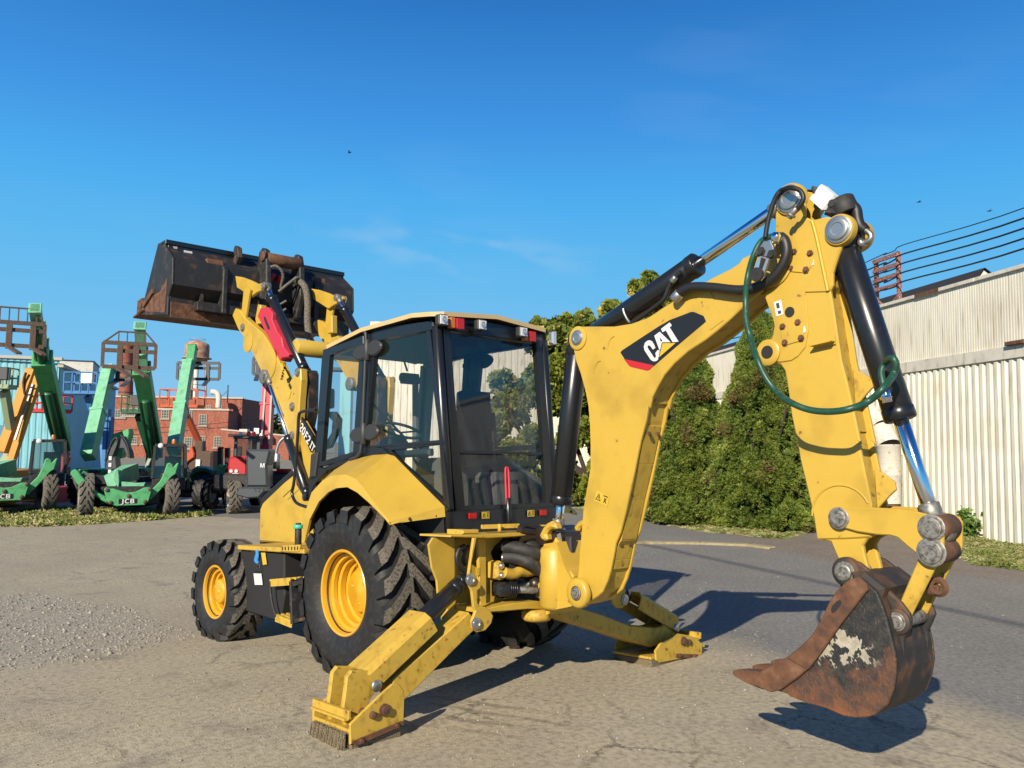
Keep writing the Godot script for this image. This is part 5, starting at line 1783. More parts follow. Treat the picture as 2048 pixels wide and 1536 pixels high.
func make_cab():
	var frame = Shape.new()
	var z = -.58
	var front = [1.114,2.696,0.93,2.694,0.354,2.746,0.284,2.781,0.308,1.768,0.531,1.649,0.906,1.563,1.25,1.359,1.254,1.496]
	var dglass = [0.889,2.596,0.381,2.649,0.484,1.706,1.013,1.64]
	var dout = [1.01,2.663,0.318,2.715,0.388,1.657,1.086,1.595]
	var wout = [0.283,2.742,-.608,2.672,-.778,1.708,0.343,1.738]
	var win = [0.133,2.64,-.559,2.64,-.736,1.744,0.278,1.747]
	var tout = [0.049,1.724,-.769,1.72,-.853,1.232,-.674,1.347]
	var tin = [-.048,1.695,-.75,1.71,-.822,1.27,-.756,1.303]
	var sill = [0.308,1.755,-.059,1.713,-.308,1.549,-.853,1.226,-.764,1.193,-.288,1.49,-.059,1.646,0.049,1.669,0.342,1.655,0.531,1.624,0.727,1.591,0.905,1.556,0.985,1.585,0.532,1.675,0.354,1.738]
	var post = [-.621,2.673,-.733,2.626,-.751,2.594,-1.02,1.228,-1.024,1.186,-.904,1.184,-.878,1.233]
	var low = [1.24,1.51,1.087,1.602,0.906,1.563,1.142,1.433,1.248,1.304]
	for sd in [0, 1]:
		var z0 = -.60 if sd == 0 else .56
		var z1 = -.56 if sd == 0 else .60
		frame.ring(wout, win, z0, z1)
		frame.ring(tout, tin, z0, z1)
		frame.plate(sill, z0, z1, .006)
		frame.plate(low, z0, z1, .006)
	var o = part("cab_frame", frame, mats.black_paint, B)
	var s = Shape.new()
	for sd in [1, -1]:
		var p0 = P(-.675, 2.63, .575 * sd)
		s.cyl(p0, P(-.80, 1.06, .555 * sd), .040, 18)
		s.beam(P(-.675, 2.62, .50 * sd), P(-.805, 1.12, .485 * sd), .07, .05, Vector3(1, 0, 0), .01)
		s.beam(P(1.02, 2.62, .56 * sd), P(1.16, 1.35, .56 * sd), .06, .05, Vector3(1, 0, 0), .01)
		s.beam(P(1.02, 2.63, .56 * sd), P(.32, 2.66, .58 * sd), .05, .07, Vector3.UP, .01)
		s.beam(P(.32, 2.66, .58 * sd), P(-.66, 2.63, .58 * sd), .05, .06, Vector3.UP, .01)
		s.beam(P(.42, 1.60, .58 * sd), P(.24, 2.64, .58 * sd), .045, .06, Vector3(1, 0, 0), .01)
	part("cab_post", s, mats.black_paint, o)
	# back: header, window frame, lower panel
	s = Shape.new()
	var ho = rear_face([.60, 2.60, .60, 2.72, -.60, 2.72, -.60, 2.60])
	s.quad(ho[0], ho[1], ho[2], ho[3], Vector3(-1, 0, 0))
	var hi = rear_face([.60, 2.60, .60, 2.72, -.60, 2.72, -.60, 2.60], -.06)
	s.quad(hi[0], hi[1], hi[2], hi[3], Vector3(1, 0, 0))
	s.quad(ho[0], ho[3], hi[3], hi[0], Vector3(0, -1, 0))
	var lo = rear_face([.56, 1.06, .56, 1.215, -.56, 1.215, -.56, 1.06], .03)
	var li = rear_face([.56, 1.06, .56, 1.235, -.56, 1.235, -.56, 1.06], -.08)
	s.quad(lo[0], lo[1], lo[2], lo[3], Vector3(-1, 0, 0))
	s.quad(lo[1], lo[2], li[2], li[1], Vector3(0, 1, 0))
	s.quad(lo[0], lo[3], li[3], li[0], Vector3(0, -1, 0))
	s.quad(lo[0], lo[1], li[1], li[0], P(0, 0, 1))
	s.quad(lo[3], lo[2], li[2], li[3], P(0, 0, -1))
	s.cut()
	s.box(P(-.30, 1.03, 0), Vector3(.95, .12, 1.1), .02)
	part("back_panel", s, mats.black_paint, o)
	s = Shape.new()
	var fo = rear_face([.515, 2.635, -.515, 2.635, -.475, 1.215, .475, 1.215], .012)
	var fi = rear_face([.48, 2.605, -.475, 2.605, -.43, 1.25, .43, 1.25], .012)
	var fb = rear_face([.48, 2.605, -.475, 2.605, -.43, 1.25, .43, 1.25], -.03)
	for i in 4:
		var j = (i + 1) % 4
		s.quad(fo[i], fo[j], fi[j], fi[i], Vector3(-1, 0, 0))
		s.quad(fi[i], fi[j], fb[j], fb[i], (fo[i] + fo[j]) * -1.0 + (fi[i] + fi[j]) * .999)
	s.beam(rear_face([.43, 1.655], .005)[0], rear_face([-.43, 1.655], .005)[0], .012, .02, Vector3.UP, .003)
	var rwf = part("rear_window", s, mats.black_paint, B)
	s = Shape.new()
	s.quad(fb[0], fb[1], fb[2], fb[3], Vector3(-1, 0, 0))
	part("pane", s, mats.dark_glass, rwf)
	# roof: a shallow crowned slab whose edge overhangs
	s = Shape.new()
	var ro = [[1.10, .50, 2.675], [.95, .60, 2.70], [.30, .645, 2.755], [-.45, .655, 2.755], [-.66, .63, 2.735], [-.735, .55, 2.735]]
	var rl = []
	for q in ro: rl.append([P(q[0], q[2], q[1]), P(q[0], q[2] + .045, 0), P(q[0], q[2], -q[1])])
	for i in rl.size() - 1:
		for k in 2:
			s.quad(rl[i][k], rl[i][k + 1], rl[i + 1][k + 1], rl[i + 1][k], Vector3.UP)
			var d0 = Vector3(0, -.035, 0)
			s.quad(rl[i][k] + d0, rl[i][k + 1] + d0, rl[i + 1][k + 1] + d0, rl[i + 1][k] + d0, Vector3.DOWN)
		for k in [0, 2]:
			s.quad(rl[i][k], rl[i + 1][k], rl[i + 1][k] + Vector3(0, -.035, 0), rl[i][k] + Vector3(0, -.035, 0), P(0, 0, 1 - k))
	for e in [0, rl.size() - 1]:
		for k in 2: s.quad(rl[e][k], rl[e][k + 1], rl[e][k + 1] + Vector3(0, -.035, 0), rl[e][k] + Vector3(0, -.035, 0), Vector3(1 if e == 0 else -1, 0, 0))
	part("cab_roof", s, mats.cab_yellow, B)
	s = Shape.new()
	for i in rl.size() - 1:
		for k in 2:
			var d0 = Vector3(0, -.04, 0)
			s.quad((rl[i][k] + d0) * Vector3(.985, 1, .985), (rl[i][k + 1] + d0) * Vector3(.985, 1, .985), (rl[i + 1][k + 1] + d0) * Vector3(.985, 1, .985), (rl[i + 1][k] + d0) * Vector3(.985, 1, .985), Vector3.DOWN)
	s.box(P(.2, 2.66, 0), Vector3(1.6, .06, 1.08), .02)
	part("roof_lining", s, mats.matt_black, o)
	# windows and door of both sides
	for sd in [1, -1]:
		var zz = -.578 * sd
		var w = pane("side_window", win, zz, B)
		pane("corner_window", tin, zz, B)
		s = Shape.new()
		s.ring(dout, dglass, zz - .022, zz + .022)
		var d = part("cab_door", s, mats.black_paint, B)
		pane("door_pane", dglass, zz, d)
		s = Shape.new()
		s.tube(pts([0.275,2.715,-.63,0.24,2.665,-.63,0.265,2.219,-.63,0.299,1.766,-.63,0.356,1.668,-.63,0.474,1.64,-.63]) if sd > 0 else mir(pts([0.275,2.715,-.63,0.24,2.665,-.63,0.265,2.219,-.63,0.299,1.766,-.63,0.356,1.668,-.63,0.474,1.64,-.63])), .016, 8)
		part("door_bar", s, mats.plastic, d)
		for q in [[0.243,2.557], [0.288,1.85]]:
			for g in [-1, 1]:
				s = Shape.new()
				var el = []
				for k in 14:
					var t = TAU * k / 14
					el.append_array([q[0] + g * -.112 + cos(t) * .112, q[1] + sin(t) * (.068 - .012 * cos(t) * g * -1.0) + g * .006])
				s.plate(el, zz - .05 * sd, zz - .015 * sd, .012)
				part("hinge", s, mats.plastic, d)
			s = Shape.new()
			s.cyl(Vector3(q[0], q[1] - .09, zz - .04 * sd), Vector3(q[0], q[1] + .09, zz - .04 * sd), .028, 14)
			part("hinge_pin", s, mats.plastic, d)
	# lamps under the roof edge
	var lamps = [0.591,2.658,0.203,2.665,-.246,2.661]
	for i in 3:
		s = Shape.new()
		var at = P(-.755, lamps[i * 2 + 1], lamps[i * 2])
		s.box(at, Vector3(.06, .085, .092), .012)
		var l = part("work_lamp", s, mats.plastic, B)
		s = Shape.new()
		s.box(at + Vector3(-.031, 0, 0), Vector3(.006, .068, .074), .002)
		part("lamp_lens", s, mats.lamp_glass, l)
		s = Shape.new()
		s.lathe([0, 0, .012, 0, .022, .003, .025, .006], at + Vector3(-.0355, 0, 0), Vector3(-1, 0, 0), 12)
		part("reflector", s, mats.mirror_silver, l)
	s = Shape.new()
	s.box(P(-.74, 2.655, -.63), Vector3(.06, .11, .06), .014)
	part("corner_lamp", s, mats.mirror_silver, B)
	var tails = [0.425,2.652,-.355,2.639]
	for i in 2:
		s = Shape.new()
		s.box(P(-.745, tails[i * 2 + 1], tails[i * 2] - .012), Vector3(.05, .082, .085), .01)
		var tl = part("tail_lamp", s, mats.red_lens, B)
		s = Shape.new()
		s.box(P(-.745, tails[i * 2 + 1], tails[i * 2] + .062), Vector3(.046, .08, .058), .01)
		part("amber_lens", s, mats.amber, tl)
	var refl = [0.393,1.175,-.351,1.175]
	for i in 2:
		s = Shape.new()
		s.box(P(-.862, refl[i * 2 + 1], refl[i * 2]), Vector3(.012, .042, .075), .003)
		part("red_reflector", s, mats.red_lens, B)
	var stk = [0.26,1.175,-.217,1.173]
	for i in 2:
		warning_label(B, P(-.857, stk[i * 2 + 1], stk[i * 2]), Basis(P(0, 0, -1), Vector3.UP, Vector3(-1, 0, 0)), .075, .052)
	# red handle in its tube behind the window
	s = Shape.new()
	s.cyl(P(-.875, 1.04, .03), P(-.86, 1.30, .03), .022, 14)
	var hs = part("handle_socket", s, mats.black_paint, B)
	s = Shape.new()
	s.tube([P(-.86, 1.25, .045), P(-.852, 1.50, .045), P(-.851, 1.535, .03), P(-.852, 1.50, .012), P(-.86, 1.25, .012)], .008, 8, 4)
	part("red_handle", s, mats.safety_red, hs)
	# the grab rail by the door
	s = Shape.new()
	s.tube(pts([0.803,2.083,-.78,1.044,2.088,-.78,1.112,2.053,-.78,1.126,1.884,-.78,1.176,1.482,-.78,1.214,1.362,-.78,1.127,1.275,-.78,0.924,1.237,-.78]), .014, 10, 4)
	part("grab_rail", s, mats.black_paint, B)
	s = Shape.new()
	s.plate([1.182,1.714,1.055,1.729,1.108,1.507,1.203,1.488], -.62, -.58, .012)
	part("door_handle", s, mats.plastic, B)
	# inside
	s = Shape.new()
	s.box(P(.02, 1.45, -.02), Vector3(.5, .16, .5), .05)
	s.box(P(.06, 1.20, -.02), Vector3(.36, .36, .36), .05)
	var seat = part("seat", s, mats.seat_cloth, B)
	s = Shape.new()
	s.xf = Transform3D(Basis(Vector3(0, 0, 1), .12), Vector3.ZERO)
	s.plate([-.16, 1.45, -.06, 1.45, -.05, 1.7, -.08, 1.95, -.10, 2.05, -.17, 2.05, -.20, 1.9, -.19, 1.6], -.23, .27, .03)
	s.plate([-.11, 2.05, -.10, 2.20, -.17, 2.22, -.20, 2.05], -.16, .2, .03)
	part("seat_back", s, mats.seat_cloth, seat)
	s = Shape.new()
	for l in [.27, -.31]:
		s.box(P(-.02, 1.68, l), Vector3(.36, .06, .07), .02)
		s.cut()
	part("arm_rest", s, mats.plastic, seat)
	s = Shape.new()
	s.beam(P(.88, 1.15, 0), P(.66, 1.86, 0), .14, .12, Vector3(1, 0, 0), .03)
	s.box(P(.95, 1.32, 0), Vector3(.22, .5, .6), .04)
	var col = part("steering_column", s, mats.plastic, B)
	s = Shape.new()
	var ring = []
	var ax = Vector3(-.42, .9, 0).normalized()
	var b1 = Vector3(0, 0, 1)
	var b2 = ax.cross(b1)
	for k in 25: ring.append(P(.63, 1.92, 0) + (b1 * cos(TAU * k / 24) + b2 * sin(TAU * k / 24)) * .19)
	s.tube(ring, .014, 8, 1)
	for k in 3: s.tube([P(.64, 1.90, 0), P(.63, 1.92, 0) + (b1 * cos(TAU * k / 3) + b2 * sin(TAU * k / 3)) * .19], .010, 6, 1)
	part("steering_wheel", s, mats.matt_black, col)
	s = Shape.new()
	s.box(P(-.45, 1.30, -.22), Vector3(.26, .42, .34), .05)
	s.box(P(-.42, 1.36, .24), Vector3(.22, .34, .26), .05)
	var con = part("control_console", s, mats.cab_grey, B)
	for q in [[-.45, -.18], [-.43, .22]]:
		s = Shape.new()
		s.tube([P(q[0], 1.50, q[1]), P(q[0] - .02, 1.62, q[1]), P(q[0] - .01, 1.74, q[1])], .012, 8)
		s.lathe([0, -.06, .024, -.05, .03, .02, .022, .05, 0, .06], P(q[0] - .01, 1.80, q[1]), Vector3.UP, 12)
		part("joystick", s, mats.matt_black, con)
	s = Shape.new()
	s.box(P(.2, 1.08, 0), Vector3(1.7, .06, 1.1), .01)
	part("cab_floor", s, mats.matt_black, B)
	s = Shape.new()
	s.box(P(.45, 1.40, -.44), Vector3(.9, .55, .14), .04)
	s.box(P(.98, 2.0, -.42), Vector3(.06, .9, .05), .01)
	for k in 9: s.box(P(.55, 1.75 + k * .05, -.5), Vector3(.10, .018, .02), .003)
	part("side_console", s, mats.cab_grey, B)
	s = Shape.new()
	s.box(P(.70, 2.42, -.15), Vector3(.05, .10, .24), .03)
	s.tube([P(.80, 2.62, -.15), P(.74, 2.5, -.15)], .01, 6, 1)
	part("inside_mirror", s, mats.plastic, B)
	s = Shape.new()
	s.tube([P(.98, 2.5, .1), P(.80, 2.2, .1), P(.86, 1.95, -.1)], .008, 6, 1)
	s.beam(P(.86, 2.3, .3), P(.82, 1.85, -.2), .012, .02)
	part("wiper", s, mats.matt_black, B)
	s = Shape.new()
	s.plate([1.101,2.106,0.941,2.093,0.856,2.026,0.873,1.932,1.013,1.77,1.134,1.755,1.094,1.808,0.977,1.911,0.965,2.006,1.019,2.037], -.53, -.47, .015)
	s.box(Vector3(1.031,2.219,-.5), Vector3(.07, .18, .06), .02)
	part("side_mirror", s, mats.plastic, B)

func warning_label(to: Node, at: Vector3, b: Basis, w: float, h: float):
	var s = Shape.new()
	s.xf = Transform3D(b, at)
	s.plate([-w / 2, -h / 2, w / 2, -h / 2, w / 2, h / 2, -w / 2, h / 2], 0, .003, .0005)
	var o = part("warning_label", s, mats.decal_yellow, to)
	s = Shape.new()
	s.xf = Transform3D(b, at)
	var c = -w * .24
	s.ring([c - h * .34, -h * .30, c + h * .34, -h * .30, c, h * .34], [c - h * .22, -h * .23, c + h * .22, -h * .23, c, h * .20], .003, .004)
	s.plate([c - h * .04, -h * .16, c + h * .04, -h * .16, c + h * .03, h * .08, c - h * .03, h * .08], .003, .004, .0002)
	s.plate([w * .10, h * .28, w * .42, h * .28, w * .42, h * .38, w * .10, h * .38], .003, .004, .0002)
	s.plate([w * .16, -h * .3, w * .22, -h * .3, w * .27, -h * .1, w * .34, -h * .3, w * .40, -h * .28, w * .30, h * .0, w * .38, h * .15, w * .33, h * .2, w * .26, h * .08, w * .18, h * .16, w * .15, h * .1, w * .22, 0], .003, .004, .0002)
	part("warning_print", s, mats.decal_black, o)

func make_loader():
	var arm = [3.076,3.407,2.988,3.386,2.875,3.395,2.785,3.267,2.673,3.224,2.296,3.037,2.24,2.916,2.01,2.745,1.91,2.641,1.822,2.472]
	var low = [1.711,2.411,1.672,2.574,1.598,2.558,1.587,2.399,1.638,2.002,1.679,1.898,1.783,1.911,1.811,2.013,1.848,2.205]
	var up = [3.104,3.396,3.032,3.405,2.915,3.345,2.784,3.254,2.508,3.136,2.333,3.013,2.166,2.953,1.987,2.777,1.875,2.648,1.789,2.514,1.574,2.204,1.729,2.129,1.998,2.422,2.101,2.571,2.266,2.648,2.35,2.54,2.488,2.734,2.682,2.868,2.871,3.068,2.976,3.171,3.125,3.258]
	for sd in [1, -1]:
		var z0 = -.55 if sd == 1 else .47
		var z1 = -.47 if sd == 1 else .55
		var s = Shape.new()
		s.plate([3.113,3.339,3.04,3.412,2.923,3.369,2.792,3.263,2.592,3.154,2.353,3.026,2.177,2.879,2.051,2.759,1.94,2.642,1.841,2.529,1.755,2.44,1.626,2.53,1.577,2.564,1.527,2.553,1.514,2.444,1.538,2.252,1.559,2.011,1.583,1.82,1.62,1.759,1.69,1.747,1.752,1.789,1.798,1.928,1.857,2.13,1.99,2.292,2.126,2.448,2.218,2.535,2.321,2.572,2.453,2.714,2.564,2.825,2.702,2.952,2.831,3.07,2.948,3.154], z0, z1, .01)
		var o = part("loader_arm", s, mats.yellow_paint, B)
		s = Shape.new()
		var rb = [[2.687,2.979], [2.192,2.687]]
		s.lathe([0, 0, .115, 0, .115, .006, .10, .012, 0, .012], Vector3(rb[0][0], rb[0][1], z0 if sd == 1 else z1), Vector3(0, 0, -sd), 24)
		s.cut()
		s.lathe([.17, 0, .17, .008, .155, .012, 0, .012], Vector3(rb[1][0], rb[1][1], z0 if sd == 1 else z1), Vector3(0, 0, -sd), 24)
		part("boss_plate", s, mats.yellow_paint, o)
		s = Shape.new()
		for q in [[2.826,3.159], [1.672,2.196], [1.669,1.914], [1.576,2.525]]:
			s.cut()
			s.pin(Vector3(q[0], q[1], (z0 if sd == 1 else z1) - .004 * sd), Vector3(0, 0, -sd), .034, .016)
		part("pivot_pin", s, mats.greasy_steel, o)
		# cylinder boss under the arm
		s = Shape.new()
		var lc = [2.235,2.55]
		s.cyl(Vector3(lc[0], lc[1], z0 - .05), Vector3(lc[0], lc[1], z1 + .05), .075, 22)
		part("lift_pivot", s, mats.greasy_steel, o)
		ram(B, "lift_cylinder", P(1.317,1.325, .56 * sd), P(2.183,2.539, .56 * sd), P(1.721,1.899, .56 * sd), .045, .024, Transform3D.IDENTITY, .04)
		# tilt levers and links
		s = Shape.new()
		s.plate([3.174,3.814,3.011,3.771,2.781,3.687,2.587,3.605,2.48,3.603,2.439,3.558,2.477,3.522,2.636,3.521,2.772,3.496,2.886,3.555,3.003,3.615,3.121,3.67], -.50 if sd == 1 else .46, -.46 if sd == 1 else .50, .006)
		var lv = part("tilt_lever", s, mats.yellow_paint, B)
		s = Shape.new()
		for q in [[2.464,3.555], [2.83,3.569]]:
			s.cut()
			s.pin(Vector3(q[0], q[1], -.50 * sd), Vector3(0, 0, -sd), .034, .014)
		part("pivot_pin", s, mats.greasy_steel, lv)
		s = Shape.new()
		s.plate([2.871,3.578,2.845,3.604,2.775,3.601,2.704,3.559,2.741,3.484,2.8,3.294,2.848,3.152,2.947,3.161,2.964,3.207,2.903,3.387], -.535 if sd == 1 else .505, -.505 if sd == 1 else .535, .005)
		part("tilt_link", s, mats.yellow_paint, B)
		s = Shape.new()
		s.plate([2.704,3.246,2.644,3.398,2.576,3.379,2.566,3.175,2.674,3.179], -.47 if sd == 1 else .40, -.40 if sd == 1 else .47, .006)
		part("coupler_ear", s, mats.yellow_paint, B)
		ram(B, "tilt_cylinder", P(1.628,2.547, .44 * sd), P(2.508,3.577, .44 * sd), P(2.384,3.406, .44 * sd), .05, .026, Transform3D.IDENTITY, .04)
	# tower of the loader frame on each side, cross tube between the arms
	for sd in [1, -1]:
		var s = Shape.new()
		s.plate([1.78,2.433,1.693,2.504,1.564,2.555,1.534,2.516,1.537,2.142,1.591,2.003,1.473,1.854,1.462,1.434,1.57,1.295,1.748,1.438,1.796,2.016,1.806,2.31], -.46 if sd == 1 else .34, -.34 if sd == 1 else .46, .01)
		var tw = part("loader_tower", s, mats.rusty_black, B)
		s = Shape.new()
		s.plate([1.62,1.887,1.524,2.051,1.364,1.901,1.393,1.434,1.447,1.38], -.50 if sd == 1 else .46, -.46 if sd == 1 else .5, .008)
		part("tower_side", s, mats.yellow_paint, tw)
	var s = Shape.new()
	var c0 = Vector3(1.792,2.809,-.45)
	s.cyl(Vector3(c0.x, c0.y, -.47), Vector3(c0.x, c0.y, .47), .085, 28)
	part("cross_tube", s, mats.yellow_paint, B)
	# the red safety strut laid on the arm
	s = Shape.new()
	var st = [2.453,3.318,2.297,3.298,2.179,3.212,2.189,3.148,2.085,3.014,1.972,2.927,1.933,2.829,1.799,2.731,1.822,2.706,1.952,2.717,1.999,2.688,2.528,3.239]
	s.plate(st, -.53, -.40, .008)
	var so = part("safety_strut", s, mats.pink_red, B, "pinkish red safety strut lying along the near loader arm")
	s = Shape.new()
	s.plate([2.373,3.21,2.334,3.198,2.226,3.067,2.238,3.045,2.276,3.063,2.358,3.172], -.533, -.5305, .0005)
	part("slot", s, mats.matt_black, so)
	# decals of the arm
	s = Shape.new()
	s.plate([1.936,2.645,1.899,2.651,1.743,2.493,1.795,2.477], -.556, -.553, .0005)
	var d1 = part("yellow_decal", s, mats.decal_yellow, B)
	var tx = [1.863,2.567]
	s = moved(text_shape("Carter", .062, .002), Transform3D(Basis(Vector3(.455, -.89, 0), Vector3(-.89, -.455, 0) * -1.0, Vector3(0, 0, -1)) , Vector3(tx[0], tx[1], -.557)))
	part("decal_lettering", s, mats.decal_black, d1)
	s = Shape.new()
	s.plate([1.795,2.477,1.758,2.495,1.73,2.453,1.771,2.436], -.556, -.553, .0005)
	s.plate([1.755,2.416,1.734,2.439,1.688,2.388,1.71,2.369], -.556, -.553, .0005)
	part("black_decal", s, mats.decal_black, B)
	s = Shape.new()
	s.plate([1.828,2.384,1.793,2.427,1.694,2.346,1.743,2.273], -.556, -.553, .0005)
	part("notice_decal", s, mats.decal_yellow, B)
	# model number on a black flash on the tower side
	s = Shape.new()
	s.plate([1.62,2.037,1.578,2.112,1.332,1.9,1.369,1.743], -.516, -.502, .001)
	var fl = part("number_flash", s, mats.decal_black, B)
	var p0 = Vector3(1.575,2.019,-.52)
	var p1 = Vector3(1.362,1.825,-.52)
	var dx = (p1 - p0).normalized()
	var dy = Vector3(0, 0, -1).cross(dx)
	s = moved(text_shape("420F2", .115, .002), Transform3D(Basis(dx, dy, Vector3(0, 0, -1)), (p0 + p1) / 2.0 - dx * .035 + Vector3(0, 0, -.002)))
	part("number", s, mats.decal_white, fl)
	s = moved(text_shape("IT", .10, .002), Transform3D(Basis(dx, dy, Vector3(0, 0, -1)), p1 + dx * .05 + Vector3(0, 0, -.002)))
	part("number", s, mats.decal_white, fl)
	make_loader_bucket()

func make_loader_bucket():
	# outline of the end plate: forward and up
	var top = [3.572,4.169]
	var topf = [3.792,4.216]
	var lip = [4.308,3.469]
	var heel = [3.434,3.327]
	var mid = [3.313,3.647]
	var s = Shape.new()
	var prof = [topf[0], topf[1], top[0] + .02, top[1] + .02, top[0], top[1] - .03, mid[0] + .01, mid[1] + .3, mid[0], mid[1], heel[0] - .01, heel[1] + .2, heel[0], heel[1], lip[0], lip[1], lip[0] - .08, lip[1] + .09]
	for z in [-1.15, 1.125]:
		s.plate(prof, z, z + .025, .005)
		s.cut()
	var o = part("loader_bucket", s, mats.bucket_black, B)
	s = Shape.new()
	var shell = [top[0] + .02, top[1] + .01, top[0], top[1] - .03, mid[0] + .01, mid[1] + .3, mid[0], mid[1], heel[0] - .01, heel[1] + .2, heel[0], heel[1], heel[0] + .3, heel[1] + (lip[1] - heel[1]) * .4, lip[0], lip[1]]
	var q = Shape.flat2(shell)
	for i in q.size() - 1:
		var e = (q[i + 1] - q[i]).normalized()
		var w = Vector2(-e.y, e.x) * .018
		if w.x < 0 and i < 5: w = -w
		if i >= 5: w = Vector2(0, .02)
		s.quad(Shape.v3(q[i], -1.125), Shape.v3(q[i + 1], -1.125), Shape.v3(q[i + 1], 1.125), Shape.v3(q[i], 1.125), Vector3(-w.x, -w.y, 0))
		s.quad(Shape.v3(q[i] + w, -1.125), Shape.v3(q[i + 1] + w, -1.125), Shape.v3(q[i + 1] + w, 1.125), Shape.v3(q[i] + w, 1.125), Vector3(w.x, w.y, 0))
	part("bucket_shell", s, mats.bucket_black, o)
	s = Shape.new()
	s.beam(P(top[0] + .06, top[1] + .015, 1.15), P(top[0] + .06, top[1] + .015, -1.15), .16, .05)
	s.beam(P(top[0] - .012, top[1] - .15, 1.12), P(top[0] - .012, top[1] - .15, -1.12), .012, .26)
	part("top_rail", s, mats.black_paint, o)
	s = Shape.new()
	s.beam(P(lip[0] + .05, lip[1] + .012, 1.17), P(lip[0] + .05, lip[1] + .012, -1.17), .26, .025, Vector3(.1, 1, 0))
	part("cutting_edge", s, mats.rust, o)
	s = Shape.new()
	s.beam(P(lip[0] - .10, lip[1] + .05, 1.165), P(topf[0] + .05, topf[1] - .55, 1.165), .03, .06, Vector3(1, 0, 0))
	s.plate([lip[0] + .03, lip[1] + .01, lip[0] + .02, lip[1] + .17, lip[0] - .12, lip[1] + .18, lip[0] - .2, lip[1] + .02], -1.18, -1.12, .01)
	part("side_cutter", s, mats.rust, o)
	s = Shape.new()   # rust that shows along the heel and the end plate's foot
	s.beam(P(heel[0] - .012, heel[1] + .06, 1.12), P(heel[0] - .012, heel[1] + .06, -.2), .014, .17, Vector3(0, 1, 0))
	s.plate([lip[0] - .12, lip[1] + .02, heel[0] + .06, heel[1] + .03, heel[0] + .02, heel[1] + .42, heel[0] + .22, heel[1] + .30, lip[0] - .30, lip[1] + .15], -1.156, -1.150, .001)
	part("rusty_wear_strip", s, mats.rust, o)
	s = Shape.new()
	s = fx()
	s.plate([0.966,4.103,0.873,4.104,0.85,3.999,0.952,3.998], 3.495, 3.50, .0005)
	part("paper_notice", s, mats.decal_white, o)
	s = fx()
	s.plate([1.088,4.125,1.038,4.128,1.041,4.101,1.075,4.102], 3.495, 3.50, .0005)
	s.cut()
	s.plate([0.56,3.934,0.385,3.926,0.391,3.885,0.552,3.885], 3.345, 3.35, .0005)
	part("pale_sticker", s, mats.stone_coping, o)
	# hooks and ears on top, the coupler frame in front of the back
	s = Shape.new()
	for l in [.36, -.42]:
		s.plate([3.60, 3.95, 3.45, 3.98, 3.36, 4.10, 3.38, 4.22, 3.46, 4.26, 3.50, 4.20, 3.46, 4.14, 3.52, 4.08, 3.64, 4.12], -l - .03, -l + .03, .008)
		s.cut()
	part("hook", s, mats.rusty_black, o)
	var cq = Shape.new()
	for l in [.10, -.33]:
		cq.plate([3.42, 3.40, 3.24, 3.45, 3.14, 3.7, 3.16, 4.05, 3.20, 4.20, 3.28, 4.24, 3.36, 4.20, 3.40, 4.02, 3.44, 3.7], -l - .035, -l + .035, .012)
	for l in [.56, -.60]:
		cq.plate([3.42, 3.38, 3.30, 3.40, 3.28, 3.9, 3.34, 3.97, 3.42, 3.92], -l - .03, -l + .03, .01)
	cq.beam(P(3.40, 3.92, .62), P(3.40, 3.92, -.62), .09, .12)
	cq.beam(P(3.38, 3.45, .86), P(3.38, 3.45, -.62), .12, .10)
	cq.beam(P(3.40, 3.65, .50), P(3.40, 3.65, -.55), .04, .42)
	cq.beam(P(3.42, 3.95, .80), P(3.36, 3.42, .80), .03, .05, Vector3(1, 0, 0))
	cq.beam(P(3.42, 3.95, .80), P(3.42, 3.95, .5), .04, .05)
	var co = part("quick_coupler", cq, mats.dusty_black, B)
	s = Shape.new()
	s.cyl(P(3.22, 4.10, .10), P(3.22, 4.10, -.33), .075, 22)
	s.cyl(P(3.22, 4.12, .16), P(3.22, 4.12, .135), .06, 18)
	part("torque_tube", s, mats.rust, co)
	s = Shape.new()
	for l in [.66, -.66]:
		s.cut()
		s.plate([3.46, 4.02, 3.36, 4.02, 3.33, 3.93, 3.46, 3.93], -l - .10, -l + .1, .01)
	part("bracket", s, mats.rust, co)
	s = Shape.new()
	for l in [.0, -.10]:
		s.cut()
		s.cyl(P(3.36, 3.86, l), P(3.24, 3.93, l), .028, 12)
	part("coupling_cap", s, mats.safety_red, co)
	s = Shape.new()
	s.tube([P(3.20, 3.98, .09), P(3.12, 4.0, .03), P(3.12, 3.92, -.06), P(3.20, 3.80, -.08), P(3.25, 3.72, -.10)], .018, 8, 4)
	s.tube([P(3.20, 3.72, -.05), P(3.12, 3.84, -.16), P(3.10, 3.9, -.24), P(3.16, 3.86, -.29)], .018, 8, 4)
	s.tube([P(3.18, 3.90, -.25), P(3.06, 3.8, -.31), P(3.02, 3.6, -.33), P(2.98, 3.35, -.31), P(2.9, 3.15, -.30), P(2.8, 3.0, -.32)], .04, 10, 4)
	s.tube([P(3.25, 3.55, -.05), P(3.18, 3.62, -.14)], .014, 8, 1)
	s.tube([P(3.25, 3.45, -.05), P(3.16, 3.52, -.13)], .014, 8, 1)
	part("coupler_hose", s, mats.dusty_rubber, co)

func fx() -> Shape:   # shapes drawn on the machine's back: x to its left, y up, z forward
	var s = Shape.new()
	s.xf = Transform3D(Basis(Vector3(0, 0, -1), Vector3.UP, Vector3(1, 0, 0)), Vector3.ZERO)
	return s

